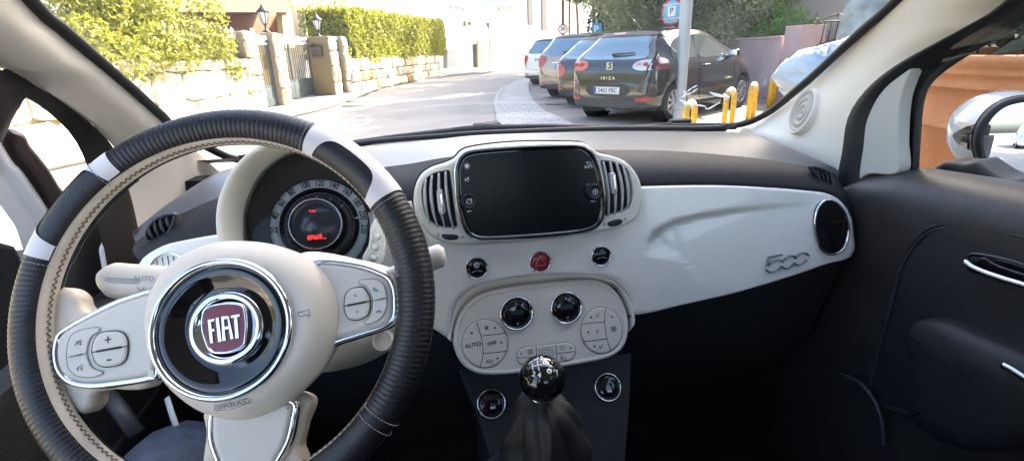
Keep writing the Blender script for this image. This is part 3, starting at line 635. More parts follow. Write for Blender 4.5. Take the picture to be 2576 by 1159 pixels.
# airbag mark + horn mark
bpy.context.view_layer.update()
def onobj(o, u, v):
    inv = o.matrix_world.inverted(); h_, p, nn, _ = o.ray_cast(CP, ray(u, v).normalized()); return (p, nn if nn.dot(CP-p) > 0 else -nn) if h_ else (None, None)
def hline(m, pts, r=.0005, cl=False):
    P = [onobj(hb, *q)[0] for q in ZH(*pts)]; P = [q for q in P if q is not None]
    if len(P) > 1: m.tube(P, r, cl, 5)
m = MB(); hline(m, [(52, 842), (150, 828), (240, 802), (256, 826), (160, 862), (64, 872)], .0005, True); m.build('airbag_frame', M['ink_dim'], hb)
c, nn = onobj(hb, *ZH((154, 838))[0]); pl = PL(c+nn*.0004, nn, up=(0, 0, 1)); m = MB(); m.text(pl, 'AIRBAG', 0, 0, 0.0076, 0, .14, 1.25); m.build('embossed_marks', M['ink_dim'], hb)
m = MB(); hline(m, [(525, 318), (560, 312), (590, 298), (594, 342), (570, 330), (548, 338), (530, 334), (525, 318)], .0006); m.build('horn_mark', M['ink_dim'], hb)
# spoke button groups
def pads(zf, big, small, gapb, gaps, sp, h=.0068):
    pl = PL2(PS, h)
    q = MB(); po = res2(pl.pxs(zf(*big)), 60); q.stack(pl, po, [(0, -.002), (.0003, .0010), (.0018, .0018), (.004, .0020)]); b1 = q.build('button_pad', M['pale_grey'], sp)
    q = MB(); q.tube([pl.W(x, y, .0006) for x, y in po], .0006, True, 5); P = [pl.W(*pl.px(*c), .0020) for c in zf(*gapb)]; q.tube(P, .0005, seg=5); a, b = P[0].lerp(P[1], .15), P[0].lerp(P[1], .85); q.tube([a, b], .0011, seg=6)
    q.build('button_gap', M['ink'], b1)
    q = MB(); po = res2(pl.pxs(zf(*small)), 70); q.stack(pl, po, [(0, -.002), (.0003, .0004), (.0012, .0010)]); b2 = q.build('button_pad', M['pale_grey'], sp)
    q = MB(); q.tube([pl.W(x, y, .0004) for x, y in po], .0004, True, 5); P = [pl.W(*pl.px(*c), .0012) for c in zf(*gaps)]; q.tube(P, .0005, seg=5); a, b = P[0].lerp(P[1], .2), P[0].lerp(P[1], .8); q.tube([a, b], .0010, seg=6); q.build('button_gap', M['ink_dim'], b2)
    return pl, b1, b2
pl, b1, b2 = pads(ZF, [(600, 455), (605, 400), (630, 350), (670, 325), (750, 317), (800, 330), (828, 370), (832, 430), (822, 490), (790, 530), (720, 548), (660, 545), (620, 515)], [(432, 470), (440, 400), (465, 345), (510, 315), (620, 293), (650, 305), (645, 322), (600, 350), (575, 400), (565, 460), (580, 520), (610, 560), (665, 578), (665, 595), (600, 618), (520, 615), (470, 590), (440, 545)], [(602, 455), (832, 414)], [(436, 487), (560, 462)], SPL)
m = MB(); c = pl.px(*ZF((709, 377))[0]); m.text(pl, '+', c[0], c[1], .013, .0023, .1); c = pl.px(*ZF((716, 494))[0]); m.text(pl, '-', c[0], c[1], .016, .0023, .1); m.build('button_print', M['ink'], b1)
m = MB(); line(m, pl, [(490, 410), (525, 375)], .0004, .0014, z=ZF); line(m, pl, [(500, 385), (512, 384), (526, 374), (528, 408), (512, 398), (500, 398), (500, 385)], .0004, .0014, z=ZF); line(m, pl, [(505, 560), (512, 545), (508, 572)], .0004, .0014, z=ZF); line(m, pl, [(525, 535), (538, 545), (528, 556), (538, 570)], .0005, .0014, z=ZF); m.build('button_print', M['ink_dim'], b2)
pl, b1, b2 = pads(ZH, [(790, 290), (795, 230), (815, 195), (850, 180), (895, 178), (922, 205), (938, 250), (936, 300), (918, 340), (870, 360), (820, 355), (798, 325)], [(873, 145), (885, 133), (950, 127), (990, 138), (1018, 170), (1030, 220), (1032, 280), (1015, 330), (980, 365), (930, 385), (902, 380), (903, 368), (930, 350), (948, 310), (950, 240), (930, 190), (905, 165), (878, 158)], [(790, 283), (938, 254)], [(948, 253), (1030, 236)], SPR)
m = MB()
for pg in ([(847, 230), (862, 230), (855, 213)], [(859, 309), (873, 309), (867, 326)]): m.stack(pl, ccw(pl.pxs(ZH(*pg))), [(0, .0016), (0, .0023)], sm=False)
m.build('button_print', M['blue_ink'], b1)
m = MB(); line(m, pl, [(955, 178), (962, 192), (980, 196)], .0007, .0016, z=ZH); line(m, pl, [(972, 318), (985, 308), (998, 316)], .0007, .0016, z=ZH); m.build('button_print', M['blue_ink'], b2)
# ---- column shroud, stalks
pl = PL2(PS, -.075)
m = MB(); so = res2(pl.pxs([(620, 700), (700, 640), (760, 622), (860, 640), (960, 668), (1015, 720), (1020, 780), (985, 830), (930, 880), (850, 925), (780, 945), (700, 940), (600, 900)], .03), 90)
m.stack(pl, so, [(-.004, -.10), (-.002, -.03), (0, -.005), (.006, .012), (.014, .022), (.026, .029), (.04, .032)], capsm=True); sh = m.build('column_shroud', M['cream'], car)
m = MB(); kc = pl.px(*ZH((1005, 478))[0], .02); m.ring(pl, kc, [(.011, .004), (.0108, .020), (.009, .0215), (.008, .018)], 32); m.build('ignition_lock', M['pale_grey'], sh)
def stalk(pts, rad, name, marks=True):
    P = resample(pts, 24, False); rr = [rad(i/23) for i in range(24)]; q = MB(); q.tube(P, rr, seg=20); o = q.build(name, M['pale_grey'], car); return o, P
pl = PL2(PS, -.045)
P3 = lambda u, v, h=0: pl.W(*pl.px(u, v, h), h)
o, P = stalk([P3(246, 706), P3(275, 703), P3(330, 708), P3(400, 712), P3(470, 716), P3(560, 730, -.02)], lambda t: .0185*min(1, (t*7+.02)**.5) if t < .5 else .0185-.006*(t-.5)*2, 'headlight_stalk')
m = MB()
for k in range(-4, 3):
    a = k*.26; q = [P3(262+6*abs(k), 703+4.4*k*1.05, .0190*cos(a)), P3(300, 705+4.6*k*1.1, .0192*cos(a)), P3(350, 708+4.6*k*1.1, .0192*cos(a))]; m.tube(q, .0004, seg=4)
m.text(PL2(pl, .0190), 'AUTO', *pl.px(361, 701, .0190), .0075, 0, -.05); m.torus(PL2(pl, .0175), pl.px(354, 722, .0175), .003, .0004, 16, 5)
m.build('stalk_print', M['ink_dim'], o)
o, P = stalk([P3(1120, 640), P3(1100, 645), P3(1060, 662), P3(1000, 690, -.01), P3(900, 730, -.02)], lambda t: (.0075 if t < .04 else .0125) if t < .3 else .012-.003*t, 'wiper_stalk')
# ---- instrument cluster
PI = PL((-.36, .80, .92), (.02, -.93, .36))
n_ = 96
front = [PI.px(752+212*cos(a), 555-218*sin(a), .09) for a in [2*pi*i/n_ for i in range(n_)]]
gls = [PI.px(778+158*cos(a), 568-186*sin(a), .004) for a in [2*pi*i/n_ for i in range(n_)]]
fin = inset(ccw(front), .0075)
cx = sum(p[0] for p in front)/n_; cy = sum(p[1] for p in front)/n_
m = MB(); sc = lambda P, s: [(cx+(x-cx)*s, cy+(y-cy)*s) for x, y in P]
front2 = ccw(front)
rows = [[PI.W(x, y, -.06) for x, y in sc(front2, .98)], [PI.W(x, y, .02) for x, y in sc(front2, 1.0)], [PI.W(x, y, .084) for x, y in front2], [PI.W(x, y, .0885) for x, y in inset(front2, .001)], [PI.W(x, y, .090) for x, y in inset(front2, .003)], [PI.W(x, y, .089) for x, y in inset(front2, .006)], [PI.W(x, y, .085) for x, y in fin]]
g2 = ccw(gls)
for k in range(1, 7):
    t = k/6; rows.append([PI.W(a[0]+(b[0]-a[0])*t, a[1]+(b[1]-a[1])*t, .085+(.004-.085)*t) for a, b in zip(fin, g2)])
m.loft(rows, closed=True); cl_ = m.build('instrument_cluster', M['cream'], car)
m = MB(); m.stack(PI, g2, [(0, .004), (.001, .001)]); m.build('dial_face', M['dial_dark'], cl_)
dc = PI.px(805, 568, .004); dr = .5*(PI.px(931, 569, .004)[0]-PI.px(678, 580, .004)[0])
ann = lambda m, r0, r1, h, mi=0: m.ring(PI, dc, [(r0, h-.002), (r0, h), (r1, h), (r1, h-.002)], 90, mi, cap=False)
m = MB(); ann(m, dr, dr*.80, .0045); m.build('speed_band', M['silver_dial'], cl_)
m = MB(); ann(m, dr*.80, dr*.48, .004); m.build('rev_band', M['dial_black'], cl_)
m = MB()
for i, s in enumerate(('20', '40', '60', '80', '100', '120', '140', '160', '180', '200', '220')):
    a = R(180-19*i); rr = dr*.895; m.text(PI, s, dc[0]+rr*cos(a), dc[1]+rr*sin(a), dr*(.20 if len(s) < 3 else .185), .005, a-pi/2, .72, bold=.02)
for i in range(0, 44):
    a = R(196-4.95*i); r1, r2 = dr*.985, dr*(.93 if i % 4 == 3 else .955); m.tube([PI.W(dc[0]+r1*cos(a), dc[1]+r1*sin(a), .005), PI.W(dc[0]+r2*cos(a), dc[1]+r2*sin(a), .005)], .0005, seg=4)
m.torus(PI, dc, dr*.985, .0005, 90, 5, h=.0048, a0=R(-35), a1=R(205)); m.torus(PI, dc, dr*1.0, .0006, 90, 5, h=.0045); m.build('speed_marks', M['ink'], cl_)
m = MB(); m.torus(PI, dc, dr*.69, .00035, 90, 5, h=.0045, a0=R(-30), a1=R(205))
for i in range(0, 25): a = R(200-9.5*i); m.tube([PI.W(dc[0]+dr*.69*cos(a), dc[1]+dr*.69*sin(a), .0045), PI.W(dc[0]+dr*.655*cos(a), dc[1]+dr*.655*sin(a), .0045)], .0004, seg=4)
for s, a in (('1', 170), ('2', 143), ('3', 119), ('4', 91), ('5', 64), ('6', 38)): a = R(a); m.text(PI, s, dc[0]+dr*.61*cos(a), dc[1]+dr*.61*sin(a), dr*.10, .0048, a-pi/2)
m.build('rev_marks', M['ink_dim'], cl_)
c2 = PI.px(794, 563, .012); r2 = 66/127*dr
m = MB(); m.ring(PI, c2, [(r2*1.06, .004), (r2*1.04, .013), (r2, .0145), (r2*.96, .013), (r2*.95, .010)], 72, cap=False); m.build('display_ring', M['chrome'], cl_)
m = MB(); m.ring(PI, c2, [(r2*.96, .009), (r2*.94, .010)], 72); m.build('trip_display', M['lcd'], cl_)
m = MB(); m.text(PI, '07669', *PI.px(792, 597, .011), .0100, .0107, .0, .85, bold=.015); m.text(PI, 'km', *PI.px(816, 599, .011), .0042, .0107); m.text(PI, 'P', *PI.px(780, 531, .011), .005, .0107, .1); m.text(PI, 'AC', *PI.px(789, 531, .011), .0048, .0107, .1); m.build('display_digits', M['lcd_red'], cl_)
m = MB(); m.stack(PI, sc(g2, 1.01), [(0, .016), (0, .0172)]); m.build('cluster_lens', M['cluster_glass'], cl_)
# trip buttons on the right of the hood
PIf = PL2(PI, .088)
m = MB(); st = res2(PIf.pxs(ZG((1075, 800), (1120, 740), (1165, 760), (1170, 900), (1150, 1040), (1080, 1060), (1020, 1010), (1060, 920))), 60); m.pillow(PIf, st, .003, .002, base=-.02); tb = m.build('cluster_button_strip', M['cream'], cl_)
for c in ((1114, 868), (1102, 937), (1090, 1003)):
    m = MB(); m.ring(PIf, PIf.px(*ZG(c)[0], .004), [(.0045, .002), (.0044, .0055), (.0038, .0064), (.001, .0066)], 24); m.build('trip_button', M['cream'], tb)
    m = MB(); m.torus(PIf, PIf.px(*ZG(c)[0], .004), .0048, .0003, 24, 4, h=.0033); m.build('button_gap', M['ink_dim'], tb)
m = MB(); c = PIf.px(*ZG((1103, 826))[0]); m.text(PIf, '+', c[0], c[1], .006, .0036); c = PIf.px(*ZG((1092, 970))[0]); m.text(PIf, '-', c[0], c[1], .007, .0036); c = PIf.px(*ZG((1086, 896))[0]); m.torus(PIf, c, .0016, .0003, 12, 4, h=.0034); m.build('strip_print', M['ink_dim'], tb)
# ---- A-pillars
def pillar(A_, B_, xs, name, bulge, parentM):
    A = resample(A_, 44, False); B = resample(B_, 44, False); q = MB(); rows = []
    for k in range(11):
        t = k/10; rows.append([a.lerp(b, t)+bulge*sin(pi*t) for a, b in zip(A, B)])
    q.loft(rows); return q.build(name, parentM, car), A, B
def wp(u, v): d = ray(u, v); t = (PW.o-CP).dot(PW.n)/d.dot(PW.n); return CP+d*t
rA = [wp(u, v) for u, v in ZD((860, 25), (700, 180), (550, 325), (400, 465), (270, 572), (150, 656), (60, 706), (0, 726))]
rA = [V((.555, .42, 1.425))]+rA+[wp(*ZD((-60, 800))[0])]
rB = [at(u, v, 'X', .675) for u, v in ZD((1500, -5), (1300, 130), (1100, 240), (900, 350), (760, 450), (672, 540), (612, 630), (582, 720), (566, 850), (540, 985))]
rB = [V((.60, .36, 1.40))]+rB+[at(*ZD((535, 1100))[0], 'X', .675)]
pr, rAr, rBr = pillar(rA, rB, 1, 'windscreen_pillar', V((-.018, -.03, 0)), M['pillar_cream'])
lA = [wp(u, v) for u, v in ZA((175, -10), (400, 200), (600, 372), (800, 532), (1000, 702), (1200, 880), (1330, 1000))]
lA = [V((-.555, .42, 1.425))]+lA+[wp(560, 440)]
lB = [at(u, v, 'X', -.675) for u, v in ZA((0, 490), (150, 570), (300, 668), (480, 780), (620, 880), (720, 960), (800, 1040), (860, 1115))]+[at(u, v, 'X', -.675) for u, v in ZE((790, 440), (850, 620), (892, 808))]
lB = [V((-.60, .36, 1.40)), at(-60, 130, 'X', -.66)]+lB
pl_, lAr, lBr = pillar(lA, lB, -1, 'windscreen_pillar', V((.018, -.03, 0)), M['pillar_cream'])
# tweeter in the right pillar, placed on the pillar skin
def onmesh(o, u, v):
    inv = o.matrix_world.inverted(); hit, p, nrm, _ = o.ray_cast(CP, ray(u, v).normalized()); return (p, nrm) if hit else None
bpy.context.view_layer.update()
p, nr = onmesh(pr, *ZD((355, 635))[0]); nr = nr if nr.dot(CP-p) > 0 else -nr
hh = [onmesh(pr, *q)[0] for q in (ZD((283, 640))[0], ZD((420, 630))[0], ZD((352, 535))[0], ZD((358, 735))[0])]; nt = (hh[1]-hh[0]).cross(hh[2]-hh[3]).normalized(); nt = nt if nt.dot(CP-p) > 0 else -nt; pk_ = max((q-p).dot(nt) for q in hh); PT = PL(p+nt*(max(0, pk_)+.003), nt); k1 = PT.px(*ZD((428, 635))[0]); k2 = PT.px(*ZD((355, 532))[0]); rx, ry = abs(k1[0]), abs(k2[1])
rx = (rx+ry)/2; m = MB(); m.ring(PT, (0, 0), [(rx*1.12, -.05), (rx*1.03, .004), (rx*.99, .0075), (rx*.94, .0075), (rx*.915, .0035)], 64, cap=False); tw = m.build('tweeter_rim', M['pillar_cream'], pr)
m = MB(); m.ring(PT, (0, 0), [(rx*.92, .002)]+[(rx*q, .0048+.0016*cos(q*21)) for q in [.88-.88*k/30 for k in range(30)]], 64); m.build('tweeter_grille', mat('tweeter_mesh', (.50, .45, .38), .6, bump=.0008, bscale=1500), pr)
c = onmesh(pl_, *ZA((1195, 985))[0])
if c: PT2 = PL(c[0], (CP-c[0])); m = MB(); m.torus(PT2, (0, -.008), .019, .0012, 40, 6, h=.004); m.build('tweeter_rim', M['pillar_cream'], pl_)
# ---- windscreen, seals
cn = [(-.665, 1.23, .96), (.665, 1.23, .96), (.60, .41, 1.437), (-.60, .41, 1.437)]
m = MB(); rows = []
for i in range(9):
    t = i/8; row = []
    for j in range(17):
        s = j/16; a = V(cn[0]).lerp(V(cn[1]), s); b = V(cn[3]).lerp(V(cn[2]), s); p = a.lerp(b, t); row.append(p+V((0, .10, .02))*(1-(2*s-1)**2)+V((0, .02, .02)))
    rows.append(row)
m.loft(rows); m.build('windscreen', M['windscreen'], car)
def seal(P, w, name, mm=M['black_rubber'], off=V((0, .004, 0))):
    m = MB(); m.tube([p+off for p in resample(P, 60, False)], w, seg=8); return m.build(name, mm, car)
sr = [wp(u, v) for u, v in ZD((880, 5), (720, 145), (580, 272), (420, 420), (290, 530), (180, 620), (100, 668), (30, 698), (-40, 712), (-130, 718))]
seal([V((.56, .44, 1.43))]+sr, .0085, 'windscreen_seal')
sl = [wp(u, v) for u, v in ZA((205, -5), (420, 190), (600, 342), (790, 505), (1000, 685), (1200, 862), (1340, 985))]
seal([V((-.56, .44, 1.43))]+sl+[wp(570, 395), wp(640, 405)], .0085, 'windscreen_seal')
lowP = [at(u, v, 'Y', y) for u, v, y in ((600, 402, 1.1), (700, 388, 1.13), (850, 371, 1.18), (950, 358, 1.20), (1100, 346, 1.215), (1224, 337, 1.22), (1524, 326, 1.22), (1757, 325, 1.19), (1830, 322, 1.15))]
seal(lowP, .0085, 'windscreen_base_seal')
# ---- wipers (outside the glass)
def wip(pts, r, nm, par=None, sx=1, sy=1): m = MB(); m.tube([at(u, v, 'Y', 1.36) for u, v in pts], r, seg=8, sx=sx, sy=sy, up=(0, 0, 1)); return m.build(nm, M['black_rubber'], par or car)
w1 = wip([(890, 364), (1000, 348), (1110, 335), (1224, 324), (1380, 321), (1524, 325)], .0125, 'wiper', sy=.9)
wip([(1060, 340), (1150, 326), (1225, 318), (1262, 319)], .007, 'wiper_arm', w1)
m = MB(); m.box(at(1225, 318, 'Y', 1.38), (.075, .03, .020), bev=.006); m.build('wiper_cap', M['black_rubber'], w1)
w2 = wip([(1545, 326), (1640, 321), (1740, 318), (1850, 318)], .010, 'wiper')
wip([(1555, 326), (1640, 316), (1690, 312)], .004, 'wiper_arm', w2)
m = MB(); m.box(at(1710, 308, 'Y', 1.38), (.062, .03, .020), bev=.006); m.build('wiper_cap', M['black_rubber'], w2)
# ---- bonnet beyond the wipers and the cowl
m = MB(); rows = []
for i, (y, z) in enumerate(((1.33, .925), (1.5, .895), (1.7, .855), (1.95, .79), (2.15, .70), (2.25, .55), (2.28, .35))):
    rows.append([V((x*(.70-.03*i*.5), y-.10*abs(x)**2, z-.05*x*x)) for x in [k/8-1 for k in range(17)]])
m.loft(rows); m.build('bonnet', M['door_white'], car)
m = MB(); m.loft([[V((x*.68, 1.36, .925)) for x in (-1, 0, 1)], [V((x*.68, 1.27, .935)) for x in (-1, 0, 1)], [V((x*.66, 1.20, .955)) for x in (-1, 0, 1)]]); m.build('cowl', M['black_rubber'], car)
# ---- right door: frame, trim, window, card
C_ = [at(u, v, 'X', .715) for u, v in ZD((1594, 112), (1400, 222), (1250, 312), (1130, 395), (1052, 470), (1017, 550), (1000, 650), (990, 800), (980, 960))]
C_ = [V((.62, -.30, 1.40)), V((.635, .30, 1.395)), V((.66, .44, 1.30))]+C_+[at(*ZD((980, 1050))[0], 'X', .715)]
Bx = [V((.60, -.30, 1.43)), V((.60, .36, 1.41))]+rB[1:]
A = resample(Bx, 70, False); B = resample(C_, 70, False)
m = MB(); rows = []
for k in range(9):
    t = k/8; w = -.010*sin(pi*t*2) if t < .5 else .006*sin(pi*(t-.5)*2); rows.append([a.lerp(b, t)+V((w-.006*sin(pi*t), 0, 0)) for a, b in zip(A, B)])
m.loft(rows); dr_ = m.build('passenger_door', M['black_rubber'], car)
PX = PL((.682, .8, .95), (-1, 0, 0))
m = MB(); tr = res2(PX.pxs(ZD((640, 1035), (660, 900), (680, 800), (712, 680), (762, 570), (825, 488), (905, 425), (965, 388), (942, 450), (912, 540), (897, 650), (891, 800), (886, 975), (720, 985))), 90); m.pillow(PX, tr, .004, .003, base=-.02); m.build('corner_trim', mat('pale_door_trim', (.50, .50, .46), .6), dr_)
m = MB(); m.tube([p+V((-.002, 0, 0)) for p in resample(C_[2:], 60, False)], .0065, seg=8); m.build('window_rubber', M['black_rubber'], dr_)
# door card as a long profile
def zw(y): return .915+.03*min(1, max(0, (.80-y)/.5)) if y < .80 else .915-.3*(y-.80)
ys = [.90, .87, .84, .80, .76, .70, .60, .5, .4, .2, 0, -.3, -.7]
wl = [(2165, 452), (2210, 434), (2303, 425), (2440, 446), (2576, 468)]
wz = sorted([(at(u, v, 'X', .705).y, at(u, v, 'X', .705).z) for u, v in wl])
def zwl(y):
    if y <= wz[0][0]: s = (wz[1][1]-wz[0][1])/(wz[1][0]-wz[0][0]); return wz[0][1]+min(.02, 0*s)
    for (a, za), (b, zb) in zip(wz, wz[1:]):
        if a <= y <= b: return za+(zb-za)*(y-a)/(b-a)
    return wz[-1][1]-.5*(y-wz[-1][0])
rows = []
for y in [.93, .90, .87, .85, .83, .81, .79, .77, .75, .72, .68, .62, .55, .45, .3, .1, -.2, -.7]:
    z0 = zwl(y); fr = max(0, min(1, (.93-y)/.10)); rows.append([V((.735, y, z0)), V((.705, y, z0)), V((.685-.004*fr, y, z0-.006)), V((.668-.010*fr, y, z0-.018)), V((.660-.015*fr, y, z0-.036)), V((.655-.015*fr, y, z0-.060)), V((.655-.010*fr, y, z0-.10)), V((.66, y, z0-.20)), V((.66, y, z0-.35)), V((.655, y, .42)), V((.65, y, .15))])
m = MB(); m.loft(rows[::-1]); card = m.build('door_card', M['door_card'], dr_)
PD = PL((.648, .6, .75), (-1, 0, 0))
rec = res2(PD.pxs(ZL((330, 1160), (380, 980), (420, 820), (470, 640), (520, 545), (580, 470), (650, 422), (750, 405), (900, 425), (1159, 480), (1500, 560), (1800, 700), (1800, 1300), (900, 1500), (330, 1400))), 120)
m = MB(); m.stack(PD, rec, [(-.001, -.018), (0, -.0005), (.002, .003), (.006, .004), (.02, .005)]); rp = m.build('door_insert', M['black_soft'], dr_)
m = MB(); m.tube([PD.W(x, y, .0035) for x, y in inset(ccw(rec), -.002)], .0042, True, 8); m.build('insert_gap', M['black_rubber'], dr_); m = MB(); m.tube([PD.W(x, y, .0055) for x, y in inset(ccw(rec), .0035)], .0016, True, 6); m.build('insert_lip', M['dash_top'], dr_)
m = MB(); hr_ = PD.pxs(ZL((830, 608), (870, 640), (950, 675), (1060, 712), (1159, 742), (1300, 790)), .02); m.tube(resample([PD.W(x, y, .022) for x, y in hr_], 24, False), .0052, seg=10, sy=.8, up=PD.n); m.build('door_handle', M['chrome'], dr_)
m = MB(); hc_ = res2(PD.pxs(ZL((850, 590), (880, 560), (1000, 575), (1140, 610), (1300, 680), (1300, 780), (1000, 700), (870, 660))), 50); m.stack(PD, hc_, [(-.001, .004), (0, .0075), (.003, .0065), (.005, .0058)]); m.build('handle_cup', M['black_gloss'], dr_)
m = MB(); pk = res2(PD.pxs(ZL((490, 1160), (480, 1060), (495, 985), (535, 942), (620, 935), (720, 955), (900, 1030), (1100, 1110), (1400, 1250), (1600, 1500), (900, 1700), (520, 1500)), .03), 90); m.stack(PD, pk, [(0, .0), (.001, .022), (.006, .034), (.018, .042), (.04, .046)], capsm=True); ar = m.build('armrest', M['black_soft'], dr_)
m = MB(); hr_ = PD.pxs(ZM((1795, 428), (1860, 460), (1932, 505), (2050, 580)), .045); m.tube(resample([PD.W(x, y, .05) for x, y in hr_], 16, False), .005, seg=10); m.build('pull_handle', M['satin_chrome'], dr_)
m = MB(); pc = PD.pxs(ZM((560, 500), (700, 560), (780, 640), (840, 740), (880, 880), (890, 1050)), .02); m.tube(resample([PD.W(x, y, .025) for x, y in pc], 24, False), .004, seg=8); m.build('door_pocket_rim', M['dash_top'], dr_)
m = MB(); m.add([V((.715, .87, .90)), V((.715, -.35, .93)), V((.64, -.30, 1.40)), V((.645, .36, 1.395)), V((.69, .70, 1.17))], [(0, 1, 2, 3, 4)], 0, False); m.build('side_window', M['window'], dr_)
def onmesh0(o, u, v):
    inv = o.matrix_world.inverted(); hit, p, nrm, _ = o.ray_cast(CP, ray(u, v).normalized()); return (p, nrm) if hit else None
# ---- right exterior mirror
PM = PL(at(2540, 350, 'X', .93), (-.43, -.895, .055))
mo = ZO((500, 740), (505, 690), (520, 630), (560, 560), (620, 495), (700, 445), (828, 415), (960, 410), (1100, 450), (1200, 560), (1220, 720), (1180, 880), (1080, 990), (950, 1030), (828, 1025), (700, 1000), (600, 950), (540, 880), (510, 810))
mp = res2(PM.pxs(mo), 90)
m = MB(); m.stack(PM, mp, [(-.008, -.035), (-.0125, -.006), (-.012, .002), (-.008, .005), (-.002, .004), (0, 0), (.001, -.004)], cap=False); mir = m.build('side_mirror', M['black_soft'], car)
gv, gf = gridfill([(x, y) for x, y in inset(ccw(mp), -.002)], .008); gx = sum(p[0] for p in mp)/90; gy = sum(p[1] for p in mp)/90
m = MB(); m.add([PM.W(x, y, .003-((x-gx)**2+(y-gy)**2)/1.7) for x, y in gv], gf); m.build('mirror_glass', M['mirror'], mir)
bk = inset(ccw(mp), -.0125); m = MB(); cxm = sum(p[0] for p in bk)/90; cym = sum(p[1] for p in bk)/90
rows = []
for t, s in ((0, 1), (.2, 1.05), (.45, 1.04), (.7, .92), (.88, .72), (.97, .45), (1, .1)): rows.append([PM.W(cxm+(x-cxm)*s, cym+(y-cym)*s+.006*t, -.016-.150*t) for x, y in bk])
m.loft([r[::-1] for r in rows], closed=True); mh_ = m.build('mirror_housing', M['door_white'], mir); bpy.context.view_layer.update()
lens = res2(ZO((250, 680), (300, 640), (380, 605), (455, 598), (470, 700), (450, 825), (390, 800), (330, 775), (280, 735)), 50); lv, lf = gridfill(lens, 6); pp = []
for u, v in lv:
    h_ = onmesh0(mh_, u, v); pp.append(h_[0]+(CP-h_[0]).normalized()*.0025 if h_ else None)
m = MB(); m.add([p or V((0, 0, 0)) for p in pp], [f for f in lf if all(pp[i] is not None for i in f)]); m.build('mirror_indent', M['black_gloss'], mir)
m = MB(); PFt = PL((.79, .7, .93), (-1, -.25, 0)); ft = res2(PFt.pxs(ZO((60, 985), (140, 930), (205, 890), (240, 880), (380, 895), (480, 880), (560, 930), (700, 1010), (900, 1040), (950, 1200), (500, 1180), (100, 1080))), 60); m.pillow(PFt, ft, .02, .012, base=-.05); m.build('mirror_foot', M['black_soft'], mir)
# ---- left side: body frame, open driver's door, sill strip
Cl = [at(u, v, 'X', -.70) for u, v in ZA((0, 625), (150, 710), (300, 800), (450, 920), (540, 1020), (592, 1100))]+[at(u, v, 'X', -.70) for u, v in ZE((512, 280), (550, 380), (585, 470), (610, 620), (640, 800), (690, 1080))]
Cl = [V((-.62, -.30, 1.40)), V((-.63, .3, 1.39)), at(-60, 360, 'X', -.70)]+Cl
Bl = [V((-.60, -.30, 1.43)), V((-.60, .36, 1.41))]+lB[1:]+[at(*ZE((930, 1060))[0], 'X', -.675)]
A = resample(Bl, 70, False); B = resample(Cl, 70, False)
m = MB(); m.loft([[a.lerp(b, k/8)+V((.012*sin(pi*k/8), 0, 0)) for a, b in zip(A, B)][::-1] for k in range(9)][::-1]); m.build('door_frame_rubber', mat('brown_black_rubber', (.018, .013, .010), .6, bump=.0003, bscale=300), car)
PLx = PL((-.70, .9, .85), (1, 0, 0))
m = MB(); st = res2(PLx.pxs(ZE((700, 845), (770, 1085), (795, 1250), (710, 1250), (655, 950))), 40, False); m.pillow(PLx, st, .001, .0005, base=-.004); m.build('door_jamb', M['door_white'], car)
PO = PL((-.82, .80, .9), (.78, -.62, 0))
m = MB(); dw = res2(PO.pxs(ZE((-300, 100), (0, 262), (50, 320), (100, 395), (150, 442), (232, 560), (335, 720), (380, 860), (400, 960), (300, 1100), (100, 1160), (-300, 1160))), 90); m.stack(PO, dw, [(-.002, -.05), (0, -.004), (.006, .003), (.014, .006), (.022, .002), (.030, .006), (.05, .008)]); ld = m.build('driver_door', M['door_white'], car)
m = MB(); dk = res2(PO.pxs(ZE((-300, -60), (0, 152), (60, 168), (130, 200), (158, 235), (175, 272), (235, 345), (300, 430), (360, 530), (412, 612), (360, 740), (330, 725), (232, 560), (150, 440), (100, 380), (50, 300), (0, 210), (-300, 40)), -.02), 110, True); m.stack(PO, dk, [(-.001, -.05), (0, -.012), (.004, -.004), (.008, .0)]); m.build('window_frame', mat('dark_brown_frame', (.035, .016, .014), .45, bump=.0003, bscale=200), ld)
m = MB(); dk = res2(PO.pxs(ZE((-300, 905), (0, 915), (95, 918), (130, 960), (170, 1060), (260, 1180), (420, 1500), (520, 2200), (-300, 2200)), .03), 50, False); m.stack(PO, dk, [(0, -.01), (0, .02), (.006, .03)]); m.build('door_card', M['carpet'], ld)
m = MB(); m.box((-.70, .62, .30), (.03, .7, .55), bev=.01); m.build('sill_panel', M['black_soft'], car)
# ---- roof and rear shell (out of view, they shade the cabin)
m = MB(); rows = []
for y, z, w in ((.47, 1.425, .60), (.2, 1.455, .61), (-.3, 1.47, .61), (-.9, 1.45, .59), (-1.35, 1.40, .56)):
    rows.append([V((w*x, y, z-.05*x*x)) for x in [k/6-1 for k in range(13)]])
m.loft(rows); m.build('roof', M['headliner'], car)
m = MB(); m.box((0, -1.55, .60), (1.3, .06, 1.0), bev=.02); m.box((.70, -.35, .75), (.05, .14, 1.25), bev=.02); m.box((-.70, -.35, .75), (.05, .14, 1.25), bev=.02); m.box((.70, -.95, .50), (.05, 1.1, .9), bev=.02); m.box((-.70, -.95, .50), (.05, 1.1, .9), bev=.02); m.build('rear_body', M['seat_black'], car)
for s in (-1, 1):
    m = MB(); m.box((s*.62, -.95, 1.18), (.02, 1.0, .02), bev=.004); m.build('rear_window_rail', M['black_rubber'], car)
m = MB(); st = res2(PLx.pxs(ZE((480, 1400), (450, 1000), (540, 800), (640, 620), (860, 640), (905, 830), (1000, 1100), (1000, 1400)), -.03), 50, False); m.stack(PL2(PLx, -.03), st, [(0, -.02), (0, 0)]); m.build('door_frame_lower', M['black_soft'], car)
